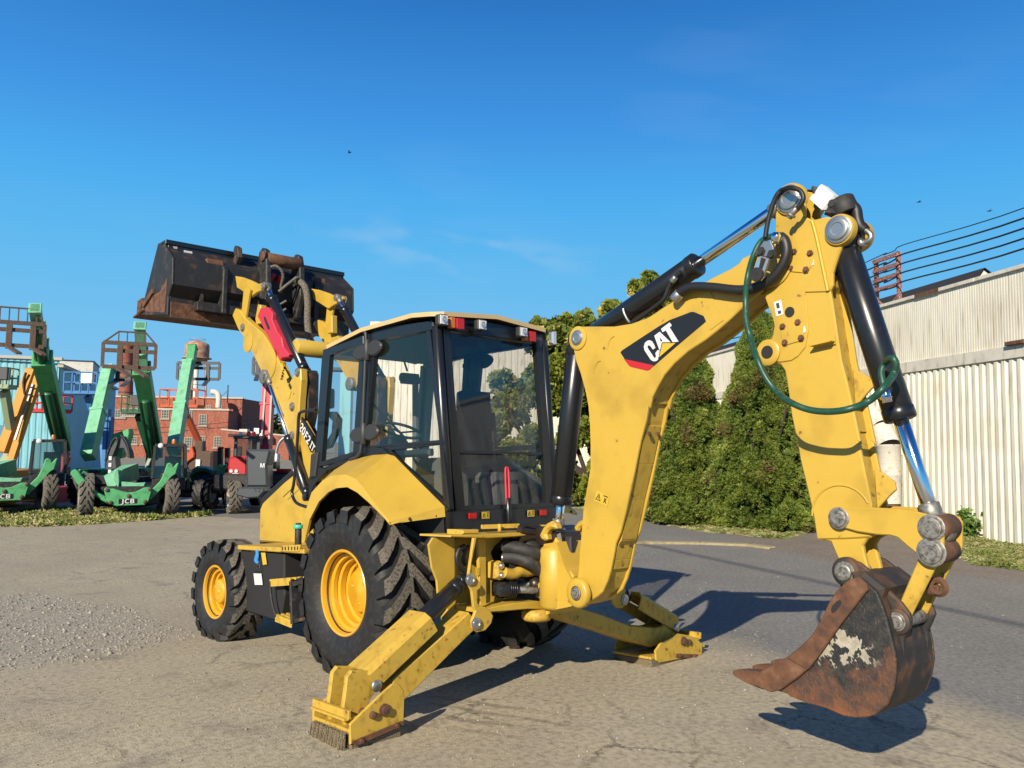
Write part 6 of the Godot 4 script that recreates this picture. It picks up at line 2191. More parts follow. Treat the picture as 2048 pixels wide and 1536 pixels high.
func make_swing():
	var s = fx()
	s.plate([0.988,1.005,0.951,1.051,0.76,1.042,0.764,0.681,0.908,0.649,0.92,0.766,0.96,0.847], -1.11, -1.09, .004)
	s.cut()
	s.plate([0.7,1.032,0.45,1.019,0.457,0.531,0.669,0.553,0.703,0.686], -1.0, -.98, .004)
	s.cut()
	s.plate([0.853,0.875,0.706,0.864,0.708,0.67,0.722,0.545,0.83,0.478,0.838,0.505,0.787,0.552,0.854,0.638], -1.06, -1.04, .004)
	var o = part("rear_frame", s, mats.yellow_paint, B)
	s = fx()
	s.plate([0.951,1.06,0.947,1.073,0.76,1.068,0.61,1.061,0.147,1.058,-.057,1.048,-.056,1.025,0.177,1.032,0.611,1.034], -1.30, -.95, .006)
	s.cut()
	s.plate([0.718,0.575,0.631,0.572,0.404,0.579,0.165,0.568,0.037,0.534,-.024,0.503,-.013,0.486,0.263,0.523,0.451,0.531,0.719,0.546], -1.32, -.95, .006)
	part("frame_shelf", s, mats.yellow_paint, o)
	s = fx()
	s.plate([0.591,1.03,0.518,1.026,0.521,0.553,0.58,0.559], -1.16, -1.13, .004)
	s.plate([0.492,1.024,0.314,1.018,0.41,0.964,0.448,0.918,0.421,0.861,0.393,0.845,0.431,0.841,0.435,0.718,0.396,0.715,0.424,0.683,0.425,0.635,0.398,0.605,0.332,0.588,0.342,0.558,0.495,0.547], -1.13, -1.10, .004)
	s.plate([0.314,1.018,0.168,1.021,0.168,1,0.276,0.992], -1.13, -1.10, .003)
	part("frame_post", s, mats.yellow_paint, o)
	for sd in [1, -1]:
		s = fx()
		var a = [0.778,1.048,0.748,1.047,0.797,0.884,0.807,0.801,0.756,0.778,0.713,0.742,0.722,0.71,0.757,0.694,0.753,0.642,0.741,0.59,0.681,0.583,0.637,0.553,0.611,0.517,0.63,0.468,0.683,0.429,0.752,0.425,0.794,0.456,0.802,0.501,0.767,0.567,0.784,0.594,0.799,0.698,0.832,0.765,0.819,0.847]
		var b = []
		for i in range(0, a.size(), 2):
			b.append(a[i] * sd)
			b.append(a[i + 1])
		for f in [-1.335, -1.05]:
			s.plate(b, f, f + .025, .005)
			s.cut()
		var t = part("stabilizer_bracket", s, mats.scuffed_yellow, o)
		s = Shape.new()
		for q in [[0.815,0.776], [0.768,0.485]]:
			s.cut()
			s.pin(P(-1.34, q[1], q[0] * sd), Vector3(-1, 0, 0), .032, .014)
		part("pivot_pin", s, mats.steel, t)
		s = fx()
		var cap = [0.828,1.103,0.681,1.097,0.681,1.063,0.829,1.071]
		s.plate([cap[0] * sd, cap[1], cap[2] * sd, cap[3], cap[4] * sd, cap[5], cap[6] * sd, cap[7]], -1.28, -1.10, .01)
		part("bracket_cap", s, mats.scuffed_yellow, t)
	s = Shape.new()
	s.tube(pts([-1.2,0.987,-.748,-1.2,0.97,-.791,-1.2,0.919,-.817,-1.2,0.859,-.801,-1.2,0.816,-.75]), .018, 8, 4)
	s.tube(pts([-1.15,0.974,-.672,-1.15,0.95,-.707,-1.15,0.897,-.721,-1.15,0.856,-.7]), .018, 8, 4)
	part("frame_hose", s, mats.hose_rubber, o)
	s = fx()
	s.plate([0.617,0.829,0.585,0.827,0.586,0.773,0.617,0.775], -1.165, -1.16, .0005)
	part("small_label", s, mats.decal_yellow, o)
	s = fx()
	s.plate([0.491,0.857,0.445,0.867,0.408,0.851,0.41,0.735,0.447,0.731,0.493,0.749], -1.24, -1.12, .02)
	part("swing_stop", s, mats.scuffed_yellow, o)
	s = Shape.new()
	for q in [[0.456,0.833], [0.454,0.766]]:
		s.lathe([0, 0, .024, 0, .024, .008, .016, .02, 0, .02], P(-1.245, q[1], q[0]), Vector3(-1, 0, 0), 14)
	part("clevis_bolt", s, mats.steel, o)
	s = fx()
	s.plate([0.37,0.844,0.317,0.84,0.304,0.797,0.31,0.735,0.329,0.719,0.377,0.723], -1.242, -1.238, .001)
	part("clevis_plate", s, mats.matt_black, o)
	s = Shape.new()
	s.tube(pts([-1.25,0.788,-.436,-1.25,0.768,-.352,-1.25,0.782,-.275,-1.25,0.773,-.208,-1.25,0.777,-.119]), .038, 12, 4)
	part("swing_arm", s, mats.scuffed_yellow, o)
	# dark inside of the frame
	s = Shape.new()
	s.box(P(-.97, .78, .05), Vector3(.06, .62, .85), .01)
	part("frame_inside", s, mats.matt_black, o)
	# swing rams
	for l in [[-1.2,0.672,-.458], [-1.1,0.677,-.303]]:
		var a = Vector3(l[0], l[1], l[2])
		var b = Vector3(-1.32,0.635,-.112) if l[0] < -1.15 else Vector3(-1.25,0.678,-.112)
		s = Shape.new()
		s.box(a + (b - a) * .04, Vector3(.09, .10, .09), .02)
		s.cyl(a, a + (b - a) * .40, .052, 22)
		for k in 4: s.cyl(a + (b - a) * (.24 + k * .04), a + (b - a) * (.262 + k * .04), .06, 22)
		var r = part("swing_cylinder", s, mats.black_paint, B)
		s = Shape.new()
		s.cyl(a + (b - a) * .4, b, .025, 16)
		part("rod", s, mats.greasy_steel, r)
		s = Shape.new()
		s.lathe([0, -.06, .05, -.055, .062, -.02, .058, .03, .03, .055, 0, .06], b, b - a, 14, -1.0)
		part("greasy_rod_end", s, mats.grease, r)
	# wrapped hose bundles that run from the frame into the swing casting
	for h in [[[-1.2,0.96,-.396], [-1.26,0.951,-.328], [-1.34,0.915,-.241], [-1.36,0.888,-.134], .050], [[-1.2,0.884,-.398], [-1.26,0.883,-.33], [-1.34,0.848,-.263], [-1.36,0.788,-.177], .046], [[-1.12,0.966,-.325], [-1.2,0.973,-.272], [-1.3,0.959,-.202], [-1.3,0.915,-.054], .04]]:
		s = Shape.new()
		var hp = []
		for k in 4: hp.append(Vector3(h[k][0], h[k][1], h[k][2]))
		s.tube(hp, h[4], 12, 5)
		var hb = part("hose_bundle", s, mats.dusty_black, B)
		s = Shape.new()
		s.cyl(hp[0] + (hp[0] - hp[1]) * .12, hp[0] + (hp[1] - hp[0]) * .1, h[4] * .55, 12)
		part("hose_end", s, mats.steel, hb)
	# the swing casting: lug plates at foot, upright body, ears for the boom ram
	s = sw()
	s.plate([0.151,0.975,0.283,0.994,0.325,0.908,0.356,0.83,0.412,0.754,0.467,0.719,0.523,0.716,0.559,0.68,0.557,0.635,0.519,0.599,0.462,0.578,0.366,0.552,0.208,0.517,0.187,0.491,0.156,0.478,0.157,0.526,0.208,0.544,0.199,0.577,0.087,0.594,0.08,0.689,0.144,0.742], -.16, .17, .03)
	var k = part("swing_casting", s, mats.yellow_paint, B)
	s = sw()
	var c0 = [0.199,0.961]
	var c1 = [0.185,0.516]
	s.cyl(Vector3(c0[0], c0[1], .10), Vector3(c1[0], c1[1], .10), .115, 28, -1, .03)
	s.cyl(Vector3(c0[0], c0[1], -.10), Vector3(c1[0], c1[1], -.10), .115, 28, -1, .03)
	part("upright", s, mats.yellow_paint, k)
	s = sw()
	for z in [.10, -.15]: s.plate([0.209,0.981,0.241,1.023,0.28,0.99,0.307,0.903,0.362,0.818,0.418,0.762,0.388,0.726,0.321,0.762,0.265,0.84], z, z + .05, .012)
	part("web", s, mats.yellow_paint, k)
	s = sw()
	for z in [.11, -.21]:
		s.plate([0.12,1.008,0.11,1.042,0.143,1.085,0.185,1.12,0.237,1.139,0.276,1.126,0.295,1.089,0.265,1.081,0.235,1.087,0.204,1.073,0.183,1.044,0.192,1.01,0.161,0.995], z, z + .07, .015)
		s.cut()
	part("boom_lock", s, mats.scuffed_yellow, k)
	s = sw()
	s.plate([0.064,0.975,0.129,1.047,0.151,1.069,0.252,1.058,0.27,0.99,0.189,0.98,0.106,0.956], -.12, .12, .02)
	s.cyl(Vector3(0.106,1.028,-.17), Vector3(0.106,1.028,.17), .07, 16)
	part("greasy_pivot", s, mats.grease, k)
	s = sw()
	s.box(Vector3(0.296,0.972,.05), Vector3(.06, .11, .05), .01)
	part("rubber_stop", s, mats.plastic, k)
	s = sw()
	var ft = [0.48,0.658]
	s.lathe([.10, -.03, .10, 0, .085, .012, .05, .012], Vector3(ft[0], ft[1], .175), Vector3(0, 0, 1), 28)
	var fb = part("foot_boss", s, mats.yellow_paint, k)
	s = sw()
	s.pin(Vector3(ft[0], ft[1], .185), Vector3(0, 0, 1), .036, .018)
	part("foot_pin", s, mats.greasy_steel, fb)
	s = Shape.new()
	var hz = [-1.2,0.475,-.138,-1.2,0.456,-.129]
	s.cyl(P(-1.27, hz[1] - .05, -hz[2] - .0), P(-1.27, hz[1] + .03, -hz[2]), .11, 26, -1, .02)
	s.cyl(P(-1.27, 1.03, -.02), P(-1.27, 1.10, -.02), .10, 22, -1, .02)
	part("king_pin", s, mats.scuffed_yellow, k)
	s = Shape.new()
	s.tube(pts([-1.25,1.094,-.277,-1.25,1.102,-.219,-1.25,1.084,-.14,-1.25,1.084,-.05]), .016, 8, 3)
	s.tube(pts([-1.28,1.075,-.306,-1.28,1.057,-.229,-1.28,1.037,-.101]), .03, 8, 3)
	s.tube(pts([-1.28,1.012,-.298,-1.28,1.015,-.21,-1.28,1.001,-.092]), .034, 8, 3)
	part("greasy_linkage", s, mats.grease, k)
	s = Shape.new()
	s.beam(Vector3(-1.12,1.105,-.528), Vector3(-1.2,1.103,-.23), .02, .03)
	s.cyl(Vector3(-1.2,1.068,-.423), Vector3(-1.2,1.123,-.423), .014, 10)
	part("lock_rod", s, mats.scuffed_yellow, o)

func mx(l: float, sd: int) -> float: return l if sd > 0 else -(.55 + (l - .55) * .84)   # the right leg is set less far out

func make_stabilizers():
	var root: MeshInstance3D
	for sd in [1, -1]:
		var P2 = func(a: Array) -> Array:
			var r = []
			for i in range(0, a.size() - 1, 2):
				r.append(a[i] if sd > 0 else mx(a[i], sd))
				r.append(a[i + 1])
			return r
		var s = fx()
		s.plate([0.795,0.557,0.732,0.502,0.747,0.435,0.797,0.409,1.323,0.081,1.372,0.09,1.42,0.18,1.402,0.225,0.989,0.449] if sd > 0 else [-.016,0.454,-.094,0.476,-.251,0.481,-.555,0.386,-.864,0.27,-1.196,0.213,-1.337,0.217,-1.448,0.148,-1.414,0.076,-1.257,0.072,-1.132,0.064,-.922,0.133,-.549,0.261,-.202,0.373], -1.30, -1.12, .008)
		var lend = [1.745,0.021,1.768,0.07,1.747,0.212,1.737,0.293,1.704,0.325,1.58,0.305,1.546,0.281,1.511,0.219,1.534,0.175,1.579,0.127,1.624,-.003,1.68,-.002] if sd > 0 else [-1.26,0.075,-1.235,0.128,-1.268,0.208,-1.342,0.258,-1.429,0.256,-1.469,0.209,-1.458,0.15,-1.401,0.056]
		var o = part("stabilizer_leg", s, mats.scuffed_yellow, B)
		s = fx()
		s.plate(lend, -1.31, -1.275, .008)
		s.cut()
		s.plate(lend, -1.145, -1.11, .008)
		part("leg_end", s, mats.scuffed_yellow, o)
		# cylinder and its cover
		var a = Vector3(-1.2, 0, 0)
		var qa = [0.767,0.75] if sd > 0 else [-.369,0.751]
		var qh = [1.227,0.483] if sd > 0 else [-.93,0.466]
		var qb = [1.592,0.243] if sd > 0 else [-1.49,0.211]
		ram(B, "stabilizer_cylinder", P(-1.2, qa[1], qa[0]), P(-1.2, qb[1], qb[0]), P(-1.2, qh[1], qh[0]), .058, .032, Transform3D(Basis(), Vector3.ZERO), .05)
		s = fx()
		var g = [1.263,0.611,1.161,0.489,1.527,0.196,1.573,0.171,1.585,0.258,1.62,0.301,1.698,0.35]
		var dir = Vector2(qa[0] - qb[0], qa[1] - qb[1]).normalized()
		var nrm = Vector2(-dir.y, dir.x)
		if nrm.y < 0: nrm = -nrm
		var e0 = Vector2(qb[0], qb[1]) + dir * .02
		var e1 = e0 + dir * .54
		var up = .068
		var dn = .07
		var sec = func(f: float, h: float, e: Vector2) -> Vector3: return P(f, (e + nrm * h).y, (e + nrm * h).x)
		var shp = Shape.new()
		var prof = [[-1.325, -dn], [-1.325, up * .45], [-1.285, up], [-1.115, up], [-1.075, up * .45], [-1.075, -dn]]
		for i in prof.size() - 1:
			var q0: Vector3 = sec.call(prof[i][0], prof[i][1], e0)
			var q1: Vector3 = sec.call(prof[i + 1][0], prof[i + 1][1], e0)
			var q2: Vector3 = sec.call(prof[i + 1][0], prof[i + 1][1], e1)
			var q3: Vector3 = sec.call(prof[i][0], prof[i][1], e1)
			var mid = (q0 + q2) / 2.0
			var cen: Vector3 = sec.call(-1.2, -.05, (e0 + e1) / 2.0)
			shp.quad(q0, q1, q2, q3, mid - cen)
			var sh = (cen - mid).normalized() * .014
			shp.quad(q0 + sh, q1 + sh, q2 + sh, q3 + sh, cen - mid)
			shp.quad(q0, q1, q1 + sh, q0 + sh, q0 - q3)
			shp.quad(q2, q3, q3 + sh, q2 + sh, q3 - q0)
		part("cylinder_cover", shp, mats.scuffed_yellow, B)
		s = Shape.new()
		s.lathe([0, 0, .036, 0, .036, .008, .03, .014, 0, .014], P(-1.325, qb[1] - .03, qb[0] - .05 * sd), Vector3(-1, 0, 0), 20)
		part("cover_pin", s, mats.steel, o)
		s = Shape.new()
		s.lathe([.045, 0, .062, .005, .062, .10, .045, .105], P(-1.26, qb[1] - .01, qb[0] - .02 * sd), Vector3(1, 0, 0), 18)
		part("greasy_eye", s, mats.grease, o)
		# foot
		var foot = [1.784,0.052,1.779,0.06,1.587,0.179,1.495,0.229,1.448,0.225,1.41,0.177,1.407,0.115,1.412,-.009,1.759,-.051,1.78,-.055]
		var f2: Array = foot if sd > 0 else [-1.651,-.05,-1.665,0.03,-1.586,0.096,-1.471,0.132,-1.328,0.163,-1.27,0.146,-1.102,0.122,-1.025,0.068,-1.027,-.005,-1.079,-.033]
		s = fx()
		for f in [-1.425, -1.01]:
			s.plate(f2, f, f + .022, .005)
			s.cut()
		var ft = part("foot_pad", s, mats.scuffed_yellow, B)
		s = Shape.new()
		var y0 = 1e9
		for i in range(1, foot.size(), 2): y0 = minf(y0, foot[i])
		var lo: float = foot[0] if sd > 0 else 1.865
		var li: float = foot[12] if sd > 0 else 1.121
		s.box(P(-1.215, y0 + .07, mx((lo + li) / 2, sd)), Vector3(.40, .02, absf(lo - li)), .004)
		s.beam(P(-1.42, y0 + .16, mx(lo, sd)), P(-1.01, y0 + .16, mx(lo, sd)), .02, .05)
		s.box(P(-1.215, y0 + .135, mx(lo - .02, sd)), Vector3(.38, .015, .10), .003)
		part("foot_plate", s, mats.scuffed_yellow, ft)
		s = fx()
		for f in [-1.436, -.995]:
			s.cut()
			s.plate(P2.call([1.778,-.038,1.43,0.009,1.418,-.018,1.751,-.068]), f, f + .012, .002)
		part("edge_strip", s, mats.rust, ft)
		s = Shape.new()
		for q in [[1.715,-.045], [1.471,-.01]]: s.bolt(P(-1.436, q[1], mx(q[0], sd)), Vector3(-1, 0, 0), .014, .014)
		var b0 = [1.554,0.094]
		var b1 = [1.636,0.08]
		s.lathe([0, 0, .036, 0, .036, .012, .026, .012, .026, .03, 0, .032], P(-1.425, b0[1], mx(b0[0], sd)), Vector3(-1, 0, 0), 16)
		s.cyl(P(-1.45, b1[1], mx(b1[0], sd)), P(-1.0, b1[1], mx(b1[0], sd)), .022, 12)
		part("foot_pin", s, mats.rust, ft)
		s = Shape.new()   # rubber and cord ends under the plates
		for i in 60:
			var t = (i + .5) / 60.0
			var yy = y0 + .055 + rng.randf() * .01
			s.beam(P(-1.40 + t * .37, yy, mx(lo + .012 + rng.randf() * .012, sd)), P(-1.40 + t * .37 + rng.randf_range(-.006, .006), y0 - .045 - rng.randf() * .02, mx(lo + .02 + rng.randf() * .03, sd)), .009, .006, Vector3(1, 0, 0), 0)
		s.box(P(-1.215, y0 + .01, mx((lo + li) / 2, sd)), Vector3(.39, .09, absf(lo - li) - .03), .006)
		part("rubber_pad", s, mats.bristle, ft)

func make_boom():
	var out = [0.425,2.458,0.432,2.501,0.471,2.514,0.64,2.489,0.834,2.458,0.989,2.452,1.123,2.467,1.197,2.489,1.269,2.516,1.326,2.534,1.45,2.567,1.557,2.601,1.636,2.626,1.774,2.655,1.842,2.678,1.863,2.701,1.921,2.713,2.003,2.706,2.003,2.553,1.994,2.486,1.94,2.458,1.843,2.404,1.756,2.349,1.668,2.3,1.577,2.255,1.444,2.204,1.334,2.142,1.248,2.075,1.188,2.003,1.142,1.94,1.12,1.877]
	out.append_array([1.108,1.89,1.083,1.795,1.03,1.661,0.97,1.468,0.885,1.218,0.83,1.071])
	out.append_array([0.785,0.995,0.757,0.898,0.73,0.815,0.699,0.745,0.654,0.673,0.609,0.642,0.529,0.6,0.459,0.576,0.408,0.575,0.369,0.607,0.371,0.664,0.425,0.76,0.439,0.846,0.447,0.931,0.479,1.11,0.493,1.218])
	out.append_array([0.572,1.504,0.579,1.67,0.578,1.814,0.569,1.935,0.547,2.034,0.502,2.174,0.462,2.265,0.439,2.356])
	var s = sw()
	for z in [.085, -.11]:
		s.plate(out, z, z + .025, .006)
		s.cut()
	var o = part("boom", s, mats.yellow_paint, B)
	s = sw()
	s.plate([1.941,2.722,2.088,2.704,2.144,2.631,2.144,2.55,2.086,2.502,1.994,2.459,1.915,2.469], -.06, .06, .01)
	part("boom_nose", s, mats.scuffed_yellow, o)
	# the box between the side plates: closed along its outer and inner curve
	var s2 = sw()
	var q = Shape.flat2(out)
	var w = Shape.new()
	var qi = w.inset(q, .018)
	for i in q.size():
		var j = (i + 1) % q.size()
		s2.quad(Shape.v3(qi[i], -.088), Shape.v3(qi[j], -.088), Shape.v3(qi[j], .088), Shape.v3(qi[i], .088), Shape.v3((q[i] + q[j]) / 2.0 - (qi[i] + qi[j]) / 2.0, 0))
	part("boom_flange", s2, mats.scuffed_yellow, o)
	# wear strip bolted along the boom's foot, its bolts
	s = sw()
	var ws = [1.05,1.773,0.969,1.526,0.884,1.29,0.8,1.023]
	var ws2 = [0.769,0.988,0.738,0.89,0.717,0.826]
	ws.append_array(ws2)
	for i in range(0, ws.size() - 2, 2):
		s.beam(Vector3(ws[i] + .004, ws[i + 1], 0), Vector3(ws[i + 2] + .004, ws[i + 3], 0), .15, .014, Vector3(1, .25, 0), .003)
	var wr = part("wear_strip", s, mats.scuffed_yellow, o)
	s = sw()
	for p in [Vector2(ws[0], ws[1] - .06), Vector2(ws2[0], ws2[1])]:
		for z in [-.045, .045]: s.bolt(Vector3(p.x + .008, p.y, z), Vector3(1, .2, 0), .013, .01)
	part("strip_bolt", s, mats.rust, wr)
	# pins, rings and welds of the near face
	s = sw()
	var tp = [0.494,2.428]
	s.lathe([.085, 0, .085, .010, .07, .016, .05, .016], Vector3(tp[0], tp[1], .11), Vector3(0, 0, 1), 28)
	s.lathe([.085, 0, .085, .010, .07, .016, .05, .016], Vector3(tp[0], tp[1], -.11), Vector3(0, 0, -1), 28)
	var tb = part("pin_boss", s, mats.yellow_paint, o)
	s = sw()
	s.pin(Vector3(tp[0], tp[1], .12), Vector3(0, 0, 1), .045, .018)
	part("boom_pin", s, mats.steel, tb)
	s = sw()
	for p in [[0.811,2.338], [0.676,2.187]]:
		var arc = []
		for k in 9:
			var t = deg_to_rad(75.0 + k * 17.0)
			arc.append(Vector3(p[0] + cos(t) * .034 + .02 * sin(t), p[1] + sin(t) * .052, .111))
		s.tube(arc, .005, 6, 1)
	part("weld_ring", s, mats.yellow_paint, o)
	s = sw()
	var bd = [1.574,2.543,1.6,2.549,1.67,2.333,1.708,2.338]
	s.beam(Vector3(bd[0], bd[1], .112), Vector3(bd[4], bd[5], .112), .004, .11, Vector3(1, .3, 0), .001)
	part("doubler", s, mats.yellow_paint, o)
	# cable lug on top edge
	s = sw()
	s.plate([1.117,2.507,1.134,2.551,1.171,2.564,1.213,2.543,1.211,2.508,1.174,2.492], .02, .05, .004)
	var lg = part("hose_lug", s, mats.yellow_paint, o)
	s = sw()
	s.bolt(Vector3(1.161,2.526,.05), Vector3(0, 0, 1), .012)
	s.bolt(Vector3(1.197,2.537,.05), Vector3(0, 0, 1), .012)
	part("lug_bolt", s, mats.rust, lg)
	# maker's panel
	s = sw()
	s.plate([0.889,2.27,0.895,2.277,0.906,2.284,1.071,2.343,1.226,2.397,1.316,2.423,1.478,2.446,1.496,2.445,1.508,2.441,1.583,2.401,1.597,2.389,1.598,2.379,1.587,2.366,1.345,2.239,1.174,2.146,1.124,2.123,1.108,2.124,0.974,2.166,0.96,2.173], .1105, .1135, .0006)
	var dp = part("boom_panel", s, mats.decal_black, o)
	s = sw()
	s.plate([0.919,2.223,1.173,2.148,1.134,2.124,1.121,2.123,1.108,2.124,0.977,2.164,0.961,2.174], .1137, .1145, .0003)
	part("red_flash", s, mats.decal_red, dp)
	for l in [[1.192,2.26,1.181,2.285,1.166,2.307,1.146,2.317,1.125,2.316,1.106,2.306,1.095,2.281,1.1,2.257,1.147,2.191,1.162,2.179,1.179,2.173,1.199,2.175,1.211,2.183,1.225,2.232,1.223,2.238,1.21,2.244,1.189,2.226,1.194,2.207,1.191,2.197,1.182,2.195,1.176,2.201,1.13,2.265,1.126,2.276,1.131,2.284,1.14,2.284,1.151,2.278,1.17,2.252], [1.186,2.34,1.232,2.36,1.316,2.279,1.252,2.286,1.244,2.276,1.226,2.236], [1.244,2.377,1.314,2.407,1.329,2.39,1.328,2.382,1.313,2.376,1.379,2.274,1.333,2.276,1.282,2.361,1.256,2.353,1.25,2.362]]:
		s = sw()
		s.plate(l, .1140, .1147, .0002)
		part("letter", s, mats.decal_white, dp)
	s = sw()
	s.plate([1.229,2.325,1.252,2.299,1.237,2.292], .1147, .1149, .0000)
	part("letter_gap", s, mats.decal_black, dp)
	s = sw()
	s.plate([1.211,2.186,1.247,2.289,1.373,2.271], .1150, .1154, .0001)
	part("triangle_edge", s, mats.decal_black, dp)
	s = sw()
	s.plate([1.22,2.195,1.252,2.282,1.356,2.268], .1155, .1160, .0001)
	part("triangle", s, mats.decal_yellow, dp)
	var wl = [0.678,1.297,0.111]
	warning_label(o, S0 * Vector3(wl[0], wl[1], .111), S0.basis * Basis(Vector3(0, 0, 1), -.32), .125, .075)
	# rams of the boom
	ram(B, "boom_cylinder", Vector3(0.386,2.449,0), Vector3(0.111,1.028,0), Vector3(0.193,1.266,0), .078, .034, S0, .07)
	ram(B, "stick_cylinder", Vector3(0.399,2.403,0), Vector3(2.125,3.007,0), Vector3(1.463,2.748,0), .075, .036, S0, .07)
	s = sw()
	for p in [[0.85,2.563]]:
		pass
	s.tube(pts([1.395,2.725,0.08,1.338,2.694,0.08,1.294,2.646,0.08,1.248,2.575,0.08,1.16,2.534,0.08,1.07,2.497,0.08,0.963,2.46,0.08]), .016, 8, 4)
	part("ram_hose", s, mats.hose_rubber, B)
	s = sw()
	s.tube(pts([0.903,2.573,0.085,0.909,2.542,0.085,0.938,2.49,0.085,0.96,2.468,0.085]), .010, 6, 3)
	s.cyl(Vector3(1.36,2.7,0.09), Vector3(1.324,2.673,0.09), .02, 10)
	part("hose_clip", s, mats.steel, B)

func make_stick():
	# clevis plates round the boom nose, then the tapering box
	var plate = [2.091,2.944,2.095,3.015,2.108,3.047,2.137,3.067,2.186,3.064,2.233,3.042,2.265,3.007,2.279,2.963,2.276,2.914,2.269,2.856,2.314,2.822,2.395,2.82,2.453,2.797,2.505,2.764,2.52,2.722,2.512,2.682,2.482,2.651,2.449,2.587,2.426,2.535,2.413,2.5,2.409,2.434,2.392,2.407,2.402,2.335,2.429,2.022,2.45,1.909,2.485,1.701,2.502,1.575]
	plate.append_array([2.492,1.583,2.507,1.489,2.521,1.395,2.539,1.263,2.534,1.109,2.52,1.098,2.387,1.086,2.224,1.077,2.214,1.191,2.195,1.303,2.178,1.387,2.154,1.508])
	plate.append_array([2.143,1.607,2.118,1.747,2.111,1.834,2.101,1.942,2.092,2.006,2.067,2.044,2.03,2.061,1.981,2.074,1.957,2.107,1.96,2.152,1.998,2.172,2.029,2.217,2.043,2.27,2.035,2.317,2.011,2.386,1.986,2.465,2.032,2.549,2.054,2.626,2.072,2.744])
	var s = sw()
	s.plate(plate, .065, .095, .008)
	s.cut()
	var mirr = plate
	s.plate(mirr, -.095, -.065, .008)
	var o = part("stick", s, mats.yellow_paint, B)
	s = sw()
	var q = Shape.flat2(plate)
	var w = Shape.new()
	var qi = w.inset(q, .03)
	for i in q.size():
		var j = (i + 1) % q.size()
		if i > 18 and i < q.size() - 12:
			s.quad(Shape.v3(qi[i], -.07), Shape.v3(qi[j], -.07), Shape.v3(qi[j], .07), Shape.v3(qi[i], .07), Shape.v3((q[i] + q[j]) / 2.0 - (qi[i] + qi[j]) / 2.0, 0))
	part("stick_flange", s, mats.scuffed_yellow, o)
	# raised second plate with its seam
	s = sw()
	s.plate([2.198,2.783,2.263,2.806,2.316,2.82,2.329,2.78,2.346,2.649,2.38,2.41,2.37,2.406,2.249,2.426,2.254,2.347,2.256,2.212,2.229,2.119,2.184,2.077,2.141,2.058,2.077,2.057,2.033,2.067,1.968,2.095,1.967,2.151,2.006,2.168,2.036,2.216,2.049,2.269,2.041,2.315,2.018,2.384,1.993,2.463,2.116,2.511,2.165,2.601,2.178,2.718], .095, .103, .004)
	part("side_doubler", s, mats.yellow_paint, o)
	s = sw()
	var se = pts([2.318,2.816,0.104,2.34,2.708,0.104,2.362,2.557,0.104,2.384,2.407,0.104])
	s.tube(se, .009, 6, 2)
	part("weld_seam", s, mats.decal_yellow, o)
	# cover plates with bolts
	for c in [[[2.184,2.676,2.307,2.635,2.314,2.587,2.274,2.527,2.165,2.56,2.158,2.582], [2.202,2.664], [2.297,2.634], [2.173,2.578], [2.267,2.548]], [[2.09,2.257,2.104,2.272,2.21,2.269,2.235,2.243,2.226,2.187,2.214,2.159,2.107,2.146,2.092,2.162], [2.199,2.263], [2.105,2.254], [2.213,2.173], [2.113,2.162]]]:
		s = sw()
		s.plate(c[0], .103, .110, .003)
		var cp = part("cover_plate", s, mats.yellow_paint, o)
		for k in range(1, 5):
			s = sw()
			s.bolt(Vector3(c[k][0], c[k][1], .110), Vector3(0, 0, 1), .014, .012)
			part("bolt", s, mats.rust, cp)
	s = sw()
	s.plate([2.296,2.599,2.315,2.598,2.313,2.566,2.296,2.564], .103, .108, .001)
	s.plate([2.224,2.235,2.239,2.237,2.241,2.202,2.227,2.2], .103, .108, .001)
	part("small_plate", s, mats.white_paint, o)
	s = sw()
	s.plate([2.055,2.404,2.102,2.41,2.112,2.324,2.066,2.32], .103, .106, .001)
	var wp = part("notice_plate", s, mats.white_paint, o)
	s = sw()
	s.plate([2.069,2.395,2.088,2.396,2.093,2.365,2.073,2.363], .106, .1065, .0001)
	s.plate([2.077,2.348,2.097,2.351,2.1,2.332,2.08,2.33], .106, .1065, .0001)
	part("notice_print", s, mats.dark_grey, wp)
	s = sw()
	s.lathe([0, 0, .03, 0, .03, .002, 0, .002], Vector3(2.15,2.331,.103), Vector3(0, 0, 1), 20)
	part("plate_hole", s, mats.matt_black, o)
	s = sw()
	var lh = [2.004,2.121]
	s.lathe([.075, -.05, .075, .01, .062, .018, .038, .018, .036, 0], Vector3(lh[0], lh[1], .103), Vector3(0, 0, 1), 24)
	var lb = part("lug_boss", s, mats.yellow_paint, o)
	s = sw()
	s.lathe([0, 0, .036, 0, .036, .006, 0, .006], Vector3(lh[0], lh[1], .118), Vector3(0, 0, 1), 18)
	part("lug_hole", s, mats.matt_black, lb)
	s = sw()
	s.beam(Vector3(2.281,2.116,.13), Vector3(2.408,2.126,.13), .05, .006, Vector3(0, 0, 1).cross(Vector3(1, .2, 0)), .001)
	s.beam(Vector3(2.281,2.125,.105), Vector3(2.408,2.135,.105), .006, .045, Vector3(0, 1, 0), .001)
	var bk = part("angle_bracket", s, mats.yellow_paint, o)
	s = sw()
	s.lathe([0, 0, .012, 0, .012, .002, 0, .002], Vector3(2.298,2.12,.103), Vector3(0, 0, 1), 12)
	s.lathe([0, 0, .012, 0, .012, .002, 0, .002], Vector3(2.376,2.128,.103), Vector3(0, 0, 1), 12)
	part("bracket_hole", s, mats.matt_black, bk)
	# small side lugs low on the narrow face
	for p in [[2.509,1.881], [2.588,1.348]]:
		s = sw()
		s.plate([p[0] - .05, p[1] + .1, p[0], p[1] + .07, p[0] + .05, p[1] + .03, p[0] + .055, p[1] - .01, p[0] + .02, p[1] - .04, p[0] - .05, p[1] - .11], .02, .04, .004)
		part("side_lug", s, mats.scuffed_yellow, o)
